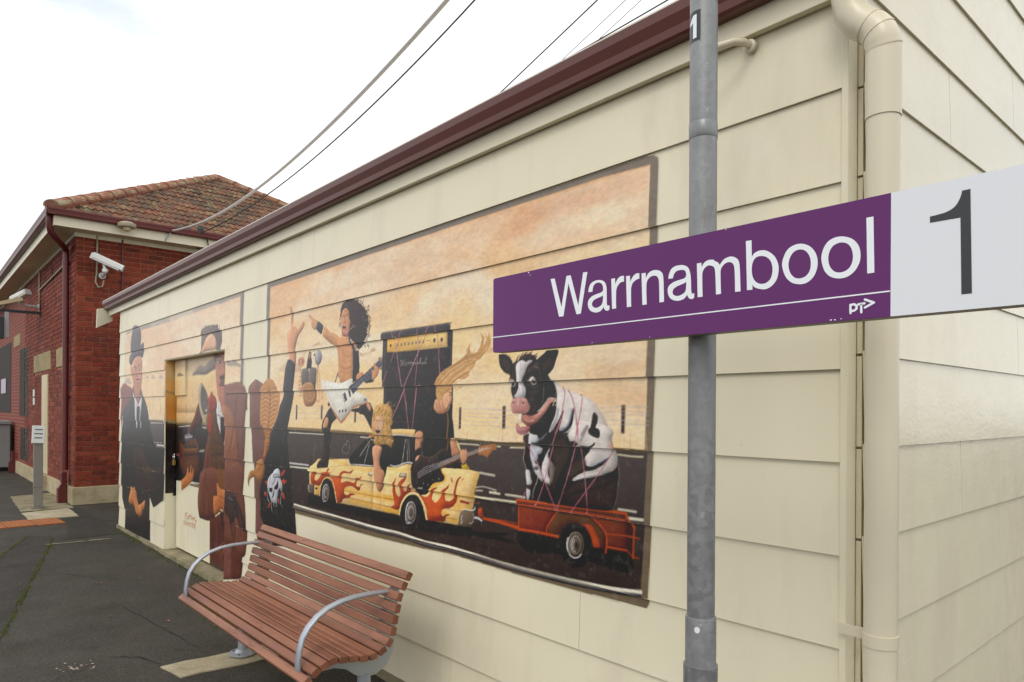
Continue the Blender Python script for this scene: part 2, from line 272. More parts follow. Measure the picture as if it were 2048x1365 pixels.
# faded line marks, paint chips, leaves
def worn(pts, w):
    g = G()
    for i in range(60):
        u = rd.random(); a, b = pts
        if rd.random() < .25: continue
        x = a[0]+(b[0]-a[0])*u; y = a[1]+(b[1]-a[1])*u; l = rd.uniform(.015, .05); ww = rd.uniform(.2, 1)*w
        dx, dy = rd.uniform(-.3, .3)*w, rd.uniform(-.006, .006)
        z = .0062+i*.00002
        g.add([(x+dx-ww, y-l, z), (x+dx+ww*.8, y-l*.8, z), (x+dx+ww, y+l, z), (x+dx-ww*.7, y+l*.9, z)], [(0, 1, 2, 3)])
    return g
worn([(-9.63, 1.30), (-9.60, 1.62)], .018).obj('faded_line_mark', M['concrete'], kind='structure'); worn([(-9.61, 1.71), (-9.59, 1.88)], .02).obj('faded_line_mark', M['concrete'], kind='structure')
g = G()
for i in range(26):
    u, v = rd.gauss(0, .5), rd.gauss(0, .5); x, y = -4.98+u*.10+v*.03, .79+v*.12; s = rd.uniform(.003, .014)
    k = [(x+s*math.cos(a)*rd.uniform(.4, 1.1), y+s*math.sin(a)*rd.uniform(.4, 1.1), .005+i*.00003) for a in (0, 1.1, 2.3, 3.4, 4.6, 5.5)]
    g.add(k, [tuple(range(6))])
g.obj('paint_chips', M['paintchip'], kind='stuff', label='pale paint chips scattered on the asphalt')
g = G()
for (x, y) in [(-6.55, 1.95), (-6.2, 1.9), (-8.3, 1.55), (-7.2, 1.35), (-10.2, 1.0), (-6.0, 1.2), (-7.6, .8), (-5.6, 1.5),  (-3.4, 1.95), (-2.9, 2.0), (-2.2, 1.9)]:
    a = rd.random()*6; l = rd.uniform(.02, .045); w = l*.3; M2 = Matrix.Translation((x, y, .006)) @ Matrix.Rotation(a, 4, 'Z')
    g.add([M2 @ Vector(q) for q in ((-l, 0, 0), (0, -w, .006), (l, 0, .002), (0, w, .008))], [(0, 1, 2, 3)])
g.obj('fallen_leaves', M['leaf'], kind='stuff', label='few dead orange leaves lying on the asphalt')
def crack(P, w):
    g = G(); P = [(x+rd.uniform(-.012, .012), y+rd.uniform(-.012, .012)) for a, b in zip(P[:-1], P[1:]) for x, y in [(a[0]+(b[0]-a[0])*k/8, a[1]+(b[1]-a[1])*k/8) for k in range(8)]]+[P[-1]]
    V = []
    for i, (x, y) in enumerate(P):
        q = P[min(i+1, len(P)-1)]; p = P[max(i-1, 0)]; dx, dy = q[0]-p[0], q[1]-p[1]; l = math.hypot(dx, dy); ww = w*rd.uniform(.4, 1.2)*min(1, i/3, (len(P)-1-i)/3+.05); V += [(x-dy/l*ww, y+dx/l*ww, .0048), (x+dy/l*ww, y-dx/l*ww, .0048)]
    return g.add(V, [(2*i, 2*i+1, 2*i+3, 2*i+2) for i in range(len(P)-1)])
for P, w in (([(-4.66, 1.22), (-4.9, 1.16), (-5.05, 1.0)], .006), ([(-4.7, 1.5), (-5.5, 1.42), (-6.6, 1.30)], .0035), ([(-7.0, 1.9), (-7.4, 1.4), (-8.2, 1.0)], .003), ([(-9.2, 2.1), (-9.35, 1.7), (-9.9, 1.35)], .004), ([(-4.38, 1.25), (-4.1, 1.1), (-3.9, .8)], .004)): crack(P, w).obj('asphalt_crack', M['dark'], kind='structure')
# tactile tiles
def tactile():
    g = G(); g.box(-.30, .30, -.158, .158, 0, .014)
    for i in range(9):
        for j in range(5):
            x, y = -.26+i*.065, -.125+j*.0625; g.lathe([(.017, .014), (.011, .019), (0, .019)], (x, y, 0), 6)
    return g.mesh('tactile_tile')
tm = tactile()
for i in range(5):
    o = link('tactile_tile', tm, M['orange'], None, ['orange tactile paving tile nearest the brick building corner', 'orange tactile paving tile second from the brick corner', 'orange tactile paving tile third from the brick corner', 'orange tactile paving tile fourth from the brick corner', 'orange tactile paving tile fifth from the brick corner'][i], 'tactile tile', 'row of orange tactile paving tiles', None, (-11.56-.02*(i % 2), 1.525-i*.33, 0)); o.rotation_euler.z = R(3.5+i*.6)
# ================================================================== WEATHERBOARD BUILDING
WB = thing('weatherboard_building', (-5.6, D, 0), 'cream weatherboard station shed with rock band mural along its long wall', 'building')
ZL = [.05, .30, .586, .873, 1.158, 1.444, 1.730, 2.017, 2.304, 2.591, 2.868]
X0, X1 = -10.36, -.936
def facey(z, k):                 # board front at height z in course k (lapped: foot proud of the head)
    u = (z-ZL[k])/(ZL[k+1]-ZL[k]); return D-.007+.011*u
def board(xa, xb, k, za=None, zb=None):
    za = ZL[k] if za is None else za; zb = ZL[k+1] if zb is None else zb
    ya, yb = facey(za, k), facey(zb, k); top = zb+(.012 if zb == ZL[k+1] and k < 9 else 0); yt = facey(top, k)
    g = G(); n = max(1, int((xb-xa)/.3)); 
    g.prism([(ya, za), (yt, top), (yt+.008, top), (ya+.008, za)], xa, xb, 'x'); g.obj('weatherboard', M['cream'], WB)
DX0, DX1, DZ = -8.25, -6.355, 2.128
JO = {9: [-8.30, -4.58], 8: [-8.47, -4.65], 7: [-7.1, -3.73], 6: [-8.55, -5.2, -2.03], 5: [-9.3, -4.1], 4: [-5.80, -1.9], 3: [-9.0, -3.3], 2: [-5.5, -2.025], 1: [-9.2, -4.9, -1.2], 0: [-6.0, -2.95]}
for k in range(10):
    cuts = [X0]+JO[k]+[X1]; segs = list(zip(cuts[:-1], cuts[1:]))
    for a, b in segs:
        a2, b2 = a+.0012, b-.0012
        if ZL[k] >= DZ: board(a2, b2, k)
        else:
            if a2 < DX0: board(a2, min(b2, DX0), k)
            if b2 > DX1: board(max(a2, DX1), b2, k)
            if ZL[k+1] > DZ and a2 < DX1 and b2 > DX0: board(max(a2, DX0), min(b2, DX1), k, DZ, ZL[k+1])
# wall body behind the boards, solid boxes added to block light
g = G(); g.box(X0+.004, DX0, D+.013, D+.14, .02, 2.86); g.box(DX1, X1+.008, D+.013, D+.14, .02, 2.86); g.box(DX0-.0005, DX1+.0005, D+.0135, D+.1395, DZ, 2.859); g.obj('wall', M['cream'], WB)
g = G(); g.box(-10.34, -.95, D+.45, D+5.5, .02, 3.0); g.obj('wall', M['dark'], WB)  # unseen dark block added to fill the shed interior, no actual wall
sheet('slab_edge', [(-10.42, D-.018), (-8.4, D-.02), (-8.3, D-.03), (-6.3, D-.032), (-6.2, D-.02), (-.9, D-.018), (-.9, D+.5), (-10.42, D+.5)], .046, M['concrete_moss'], parent=WB, jag=.004, kind=None)
# corner stop, side wall
g = G(); g.box(-.936, -.916, D-.014, 2.217, .05, 2.868); g.obj('corner_trim', M['cream'], WB, bevel=.002)
SZ = [.05, .352, .635, .918, 1.205, 1.488, 1.775, 2.05, 2.325, 2.6, 2.88, 3.164, 3.45, 3.74, 4.02]
for k in range(len(SZ)-1):
    za, zb = SZ[k], SZ[k+1]; j = {9: 2.951, 7: 2.975, 5: 4.4, 6: 3.9, 8: 4.3, 4: 3.105, 10: 3.8, 3: 4.0}.get(k)
    ys = [2.217+rd.uniform(-.003, .003), j, 7.4] if j else [2.217+rd.uniform(-.003, .003), 7.4]
    for a, b in zip(ys[:-1], ys[1:]):
        g = G(); g.prism([(-.879, za), (-.888, zb+.012), (-.898, zb+.012), (-.889, za)], a+.0018, b-.0018, 'y'); g.obj('weatherboard', M['cream_side'], WB)
g = G()
for k in range(len(SZ)-1): g.box(-.9155, -.9, 2.219, 2.24, SZ[k]+.004, SZ[k+1]-.004)
g.obj('rough_board_ends', M['cream_side'], WB)
g = G(); g.box(-.93, -.902, 2.241, 7.4, .02, 4.02); g.obj('wall', M['cream_side'], WB)
# fascia, gutter, roof
g = G(); g.box(-10.86, -.74, D-.032, D-.004, 2.862, 3.03); g.obj('fascia', M['fascia'], WB, bevel=.002)
QP = [(D-.033, 2.940), (D-.075, 2.940), (D-.086, 2.948), (D-.092, 2.975), (D-.108, 3.012), (D-.112, 3.046), (D-.10, 3.052), (D-.10, 3.044), (D-.105, 3.040), (D-.098, 3.012), (D-.084, 2.975), (D-.078, 2.953), (D-.072, 2.948), (D-.033, 2.948)]
g = G(); g.prism(QP, -10.88, -.70, 'x'); g.prism([QP[i] for i in range(7)]+[(D-.033, 3.05)], -10.886, -10.881, 'x'); go = g.obj('gutter', M['gutter'], WB)
g = G(); g.prism([(D-.09, 3.060), (D+5.2, 3.33), (D+5.2, 3.345), (D-.09, 3.068)], -10.95, -.935, 'x'); g.obj('roof', M['roofmetal'], WB)
g = G(); g.prism([(D-.175, 2.69), (D-.165, 2.95), (D+.02, 2.99), (D+.02, 2.80)], -10.93, -10.89, 'x'); g.obj('eave_end_plate', M['fascia'], WB)
# downpipe
PX, PY = -.80, 2.108
g = G(); g.tube([(PX, PY, .0), (PX, PY, 2.62)], .0445, 24); dp = g.obj('downpipe', M['pipe'], WB); autosmooth(dp)
g = G(); g.tube([(PX, PY, 2.44), (PX, PY, 2.625)], .0475, 24)
el = [(PX, PY, 2.60), (PX, PY, 2.64)]+[(PX-.07*(1-math.cos(a)), PY-.004, 2.64+.085*math.sin(a)) for a in [R(10*i) for i in range(1, 7)]]
last = el[-1]; el += [(last[0]-.030, PY-.006, last[2]+.026), (last[0]-.052, PY-.008, last[2]+.060), (last[0]-.060, PY-.01, last[2]+.11), (last[0]-.060, PY-.01, last[2]+.22)]
g.tube(el, .047, 24); e1 = g.obj('pipe_elbow', M['pipe'], WB); autosmooth(e1)
for i in (1, 4, 7):
    p, q = Vector(el[i]), Vector(el[i+1]); g = G(); g.tube([p, p+(q-p).normalized()*.006], .0487, 24); autosmooth(g.obj('joint_ring', M['pipe'], e1))
g = G(); n = 14; pts = [(PX+.047*math.cos(R(200-i*260/n)), PY+.047*math.sin(R(200-i*260/n))-0) for i in range(n+1)]
for r0, r1 in zip(pts[:-1], pts[1:]): g.add([(r0[0], r0[1], .93), (r1[0], r1[1], .93), (r1[0], r1[1], .965), (r0[0], r0[1], .965)], [(0, 1, 2, 3)])
n = 18; ring = [(PX+.0475*math.cos(2*math.pi*i/n), PY+.0475*math.sin(2*math.pi*i/n)) for i in range(n)]
g = G(); g.prism(ring, .93, .965, 'z'); g.box(-.928, -.84, 2.128, 2.133, .932, .963); autosmooth(g.obj('pipe_strap', M['pipe'], WB))
# conduit gooseneck between wall and pole
POLE = Vector((-1.030, 1.556, 0))
WP = Vector((-1.241, D-.004, 2.832))
g = G(); g.tube([WP, WP+Vector((.002, -.02, .001)), WP+Vector((-.004, -.05, .003)), WP+Vector((-.022, -.075, .002)), WP+Vector((-.06, -.095, -.004)), WP+Vector((-.10, -.112, -.012)), WP+Vector((-.12, -.12, -.018))], .0125, 12); g.lathe([(.022, 0), (.022, -.012), (.013, -.016)], (WP.x, WP.y-.006, WP.z), 14, 'y')
autosmooth(g.obj('conduit_pipe', M['pipe'], None, 'short bent cream pipe sticking out of the shed wall behind the pole', 'pipe'))
# door recess
DY = D+.11
g = G(); g.box(DX0+.045, DX1-.004, DY, DY+.04, .075, DZ-.012); dr = g.obj('door', M['cream'], WB)
g = G(); g.box(DX0, DX1, DY+.06, DY+.08, .03, DZ+.1); g.obj('door_gap_backing', M['dark'], WB)
g = G(); g.box(DX0+.0006, DX0+.008, D+.004, DY+.06, .05, DZ); rv = g.obj('door_jamb', M['cream'], WB); g = G(); g.box(DX0, DX1, D+.004, DY+.06, DZ-.008, DZ-.0005); g.obj('door_head', M['fascia'], WB)
g = G(); g.box(DX0+.05, -7.84, DY-.019, DY-.002, 1.737, DZ-.014); g.obj('door_patch_board', M['cream'], dr)
# padlock
PK = thing('padlock', (-8.185, DY-.03, 1.0), 'small brass padlock hanging on the dark edge of the painted door', 'padlock')
g = G(); g.box(-8.217, -8.155, DY-.045, DY-.02, .972, 1.032); g.obj('body', M['brass'], PK, bevel=.004)
g = G(); g.tube([(-8.186+.022*math.cos(a), DY-.032, 1.075+.024*math.sin(a)) if 0 <= a <= math.pi else (0, 0, 0) for a in [math.pi*i/8 for i in range(9)]], .0055, 8); g.tube([(-8.164, DY-.032, 1.03), (-8.164, DY-.032, 1.077)], .0055, 8); g.tube([(-8.208, DY-.032, 1.03), (-8.208, DY-.032, 1.077)], .0055, 8); g.obj('shackle', M['chrome'], PK, smooth=True)
g = G(); g.box(-8.2, -8.02, DY-.012, DY-.0025, 1.075, 1.105); g.obj('hasp', M['gutter2'], dr)
# ------------------------------------------------------------------ the mural: code-drawn paint, laid on the boards as fine sheets
class Paint:
    """a small painter: fills and brush strokes laid onto a flat wall area, in millimetres"""
    def __init__(s, x0, x1, z0, z1, res):
        s.x0, s.z0, s.r = x0, z0, res
        s.w, s.h = int((x1-x0)/res)+1, int((z1-z0)/res)+1
        s.c = np.zeros((s.h, s.w, 3), np.float32); s.a = np.zeros((s.h, s.w), np.float32); s.m = None
    def box(s, xs, zs, pad):
        a = max(0, int((min(xs)-pad-s.x0)/s.r)-1); b = min(s.w, int((max(xs)+pad-s.x0)/s.r)+2)
        c = max(0, int((min(zs)-pad-s.z0)/s.r)-1); d = min(s.h, int((max(zs)+pad-s.z0)/s.r)+2)
        return a, b, c, d
    def put(s, bx, m, col, clip):
        a, b, c, d = bx
        if b <= a or d <= c: return
        if clip and s.m is not None:
            k = np.zeros_like(m); (A, B, Cc, D), M = s.m
            x0, x1, y0, y1 = max(a, A), min(b, B), max(c, Cc), min(d, D)
            if x1 <= x0 or y1 <= y0: return
            k[y0-c:y1-c, x0-a:x1-a] = M[y0-Cc:y1-Cc, x0-A:x1-A]; m = m*k
        A0 = s.a[c:d, a:b]; C0 = s.c[c:d, a:b]
        na = 1-(1-A0)*(1-m); wgt = np.where(na > 1e-4, m/np.maximum(na, 1e-4), 0)[..., None]
        s.c[c:d, a:b] = C0*(1-wgt)+col*wgt; s.a[c:d, a:b] = na
    def fillmask(s, P, pad=0):
        xs = [p[0] for p in P]; zs = [p[1] for p in P]; bx = s.box(xs, zs, pad); a, b, c, d = bx
        if b <= a or d <= c: return bx, None
        X = (np.array(xs)-s.x0)/s.r; Z = (np.array(zs)-s.z0)/s.r; X2 = np.roll(X, -1); Z2 = np.roll(Z, -1)
        m = np.zeros((d-c, b-a), np.float32); ix = np.arange(a, b)+1.0
        for j in range(c, d):
            for f in (.25, .75):
                y = j+f; k = (Z <= y) != (Z2 <= y)
                if not k.any(): continue
                q = np.sort(X[k]+(y-Z[k])/(Z2[k]-Z[k])*(X2[k]-X[k]))
                for i in range(0, len(q)-1, 2):
                    m[j-c] += .5*(np.clip(ix-q[i], 0, 1)-np.clip(ix-q[i+1], 0, 1))
        return bx, np.clip(m, 0, 1)
    @staticmethod
    def blur(m, n):
        n = int(max(1, n))
        for ax in (0, 1, 0, 1):
            k = np.cumsum(np.pad(m, [(n+1, n) if i == ax else (0, 0) for i in (0, 1)], mode='constant'), axis=ax)
            L = m.shape[ax]
            m = (np.take(k, range(2*n+1, 2*n+1+L), ax)-np.take(k, range(0, L), ax))/(2*n+1)
        return m
    @staticmethod
    def spline(P, closed, n=5):
        if len(P) < 3: return P
        P = np.array(P, float); out = []; N = len(P)
        for i in range(N if closed else N-1):
            if closed: p0, p1, p2, p3 = P[i-1], P[i], P[(i+1) % N], P[(i+2) % N]
            else: p0, p1, p2, p3 = P[max(i-1, 0)], P[i], P[i+1], P[min(i+2, N-1)]
            for t in np.arange(n)/n:
                out.append(.5*((2*p1)+(p2-p0)*t+(2*p0-5*p1+4*p2-p3)*t*t+(3*p1-p0-3*p2+p3)*t**3))
        if not closed: out.append(P[-1])
        return [tuple(o) for o in out]
    def fill(s, P, col, sm=1, soft=0, op=1., g=None, clip=0):
        if sm: P = s.spline(P, True, 4)
        w_, h_ = max(q[0] for q in P)-min(q[0] for q in P), max(q[1] for q in P)-min(q[1] for q in P)
        vol = w_*h_ < 1.1e6 and min(w_, h_) > 14 and op > .85 and sm != 2; rr = min(60., max(8., .13*math.sqrt(w_*h_))) if vol else 0
        bx, m = s.fillmask(P, max(soft, rr*2.2))
        if m is None: return
        m0 = m
        if soft > s.r: m = s.blur(m, soft/s.r/2)
        a, b, c, d = bx; col = np.array(col, np.float32)
        if g is not None:
            c2, (xa, za), (xb, zb) = g
            xx = (s.x0+np.arange(a, b)*s.r)[None, :]; zz = (s.z0+np.arange(c, d)*s.r)[:, None]
            L = max((xb-xa)**2+(zb-za)**2, 1.)
            t = np.clip(((xx-xa)*(xb-xa)+(zz-za)*(zb-za))/L, 0, 1)[..., None]
            col = col*(1-t)+np.array(c2, np.float32)*t
        if vol:                                   # airbrushed form: lighter to the upper left, darker to the lower right
            n = max(1, int(rr/s.r)); B = s.blur(m0, n/2+1); k = max(1, n//2)
            sh = np.roll(B, (-k, k), (0, 1))-np.roll(B, (k, -k), (0, 1)); e = (1-B)*.22; q = 1. if sm else .6
            col = col*np.ones(m.shape+(1,), np.float32); S_ = np.clip(sh, 0, 1)[..., None]*q; Hh = np.clip(-sh, 0, 1)[..., None]*q
            col = col*(1-.40*S_-e[..., None]*q)+(col*.35+.05)*Hh*.75
        s.put(bx, m*op, col, clip)
        if not clip: s.m = (bx, m)
    def stroke(s, P, col, w, w2=None, soft=0, op=1., clip=0, sm=1):
        if sm: P = s.spline(P, False, 4)
        w2 = w if w2 is None else w2
        soft = max(soft, s.r*1.1); R = max(w, w2)/2+soft
        bx = s.box([p[0] for p in P], [p[1] for p in P], R); a, b, c, d = bx
        if b <= a or d <= c: return
        m = np.zeros((d-c, b-a), np.float32); n = len(P)-1
        for i in range(n):
            (xa, za), (xb, zb) = P[i], P[i+1]
            A, B, Cc, D = s.box((xa, xb), (za, zb), R)
            A, B, Cc, D = max(A, a), min(B, b), max(Cc, c), min(D, d)
            if B <= A or D <= Cc: continue
            xx = (s.x0+np.arange(A, B)*s.r)[None, :]-xa; zz = (s.z0+np.arange(Cc, D)*s.r)[:, None]-za
            dx, dz = xb-xa, zb-za; L = max(dx*dx+dz*dz, 1e-6)
            t = np.clip((xx*dx+zz*dz)/L, 0, 1); dist = np.sqrt((xx-t*dx)**2+(zz-t*dz)**2)
            hw = (w+(w2-w)*(i+t)/n)/2
            v = np.clip((hw-dist)/soft+.5, 0, 1)
            if soft > s.r*2: v = v*v*(3-2*v)
            sub = m[Cc-c:D-c, A-a:B-a]; np.maximum(sub, v, out=sub)
        s.put(bx, m*op, np.array(col, np.float32), clip)
    def curls(s, Q, col, n, L, w, seed, op, clip):
        rd = random.Random(seed)
        for i in range(n):
            u, v = rd.random(), rd.random()
            x = (Q[0][0]*(1-u)+Q[1][0]*u)*(1-v)+(Q[3][0]*(1-u)+Q[2][0]*u)*v
            z = (Q[0][1]*(1-u)+Q[1][1]*u)*(1-v)+(Q[3][1]*(1-u)+Q[2][1]*u)*v
            a = rd.uniform(0, 6.28); k = rd.choice((-1, 1))*rd.uniform(.7, 1.6); P = []
            for j in range(6):
                P.append((x, z)); x += math.cos(a)*L/4; z += math.sin(a)*L/4; a += k*(1 if j < 3 else -1.2)
            s.stroke(P, col, w*rd.uniform(.7, 1.2), w*.4, 0, op, clip, 1)
    def clouds(s, P, col, seed, op, k=1.):
        bx, m = s.fillmask(P)
        a, b, c, d = bx; rg = np.random.RandomState(seed*7+3); H, W = d-c, b-a; f = np.zeros((H, W), np.float32)
        for o, (ww, hh) in enumerate(((900*k, 260*k), (420*k, 150*k), (190*k, 80*k), (90*k, 45*k))):
            gw, gh = int(W*s.r/ww)+3, int(H*s.r/hh)+3; gr = rg.rand(gh, gw)
            yy = np.arange(H)*s.r/hh; xx = np.arange(W)*s.r/ww
            yi = yy.astype(int); xi = xx.astype(int); fy = (yy-yi)[:, None]; fx = (xx-xi)[None, :]
            fy = fy*fy*(3-2*fy); fx = fx*fx*(3-2*fx)
            f += (.5**o)*((gr[yi][:, xi]*(1-fx)+gr[yi][:, xi+1]*fx)*(1-fy)+(gr[yi+1][:, xi]*(1-fx)+gr[yi+1][:, xi+1]*fx)*fy)
        f /= 1.875; f = np.clip((f-.46)/.22, 0, 1); s.put(bx, m*f*op, np.array(col, np.float32), 0)
    def mottle(s, seed=3):
        """uneven brushwork over everything painted"""
        rg = np.random.RandomState(seed)
        for ww, hh, am in ((140, 60, .022), (46, 18, .03), (16, 9, .035)):
            gw, gh = int(s.w*s.r/ww)+3, int(s.h*s.r/hh)+3; gr = rg.rand(gh, gw).astype(np.float32)-.5
            yy = np.arange(s.h)*s.r/hh; xx = np.arange(s.w)*s.r/ww; yi = yy.astype(int); xi = xx.astype(int); fy = (yy-yi)[:, None].astype(np.float32); fx = (xx-xi)[None, :].astype(np.float32)
            n = (gr[yi][:, xi]*(1-fx)+gr[yi][:, xi+1]*fx)*(1-fy)+(gr[yi+1][:, xi]*(1-fx)+gr[yi+1][:, xi+1]*fx)*fy
            s.c *= (1+am*2*n)[..., None]
        np.clip(s.c, 0, 1, out=s.c)
    def run(s, text, tag):
        for ln in text.strip().split('\n'):
            h, p = ln.split('|'); h = h.split()
            if h[1] != tag: continue
            col = tuple(int(i)/255 for i in h[2].split(',')); o = {}
            for q in h[3:]:
                k, v = q.split('='); o[k] = v if k == 'g' else float(v)
            P = []; x = z = 0
            for q in p.split():
                dx, dz = q.split(','); x += int(dx); z += int(dz); P.append((x, z))
            k = h[0]
            if k == 'F':
                g = None
                if 'g' in o:
                    v = [int(i) for i in o['g'].split(',')]; g = (tuple(i/255 for i in v[:3]), (v[3], v[4]), (v[5], v[6]))
                s.fill(P, col, o.get('s', 1), o.get('soft', 0), o.get('o', 1.), g, o.get('clip', 0))
            elif k == 'S': s.stroke(P, col, o['w'], o.get('w2'), o.get('soft', 0), o.get('o', 1.), o.get('clip', 0), o.get('s', 1))
            elif k == 'H': s.curls(P, col, int(o['n']), o['L'], o['w'], int(o['seed']), o.get('o', 1.), o.get('clip', 0))
            elif k == 'C': s.clouds(P, col, int(o['n']), o.get('o', 1.), o.get('m', 1.))
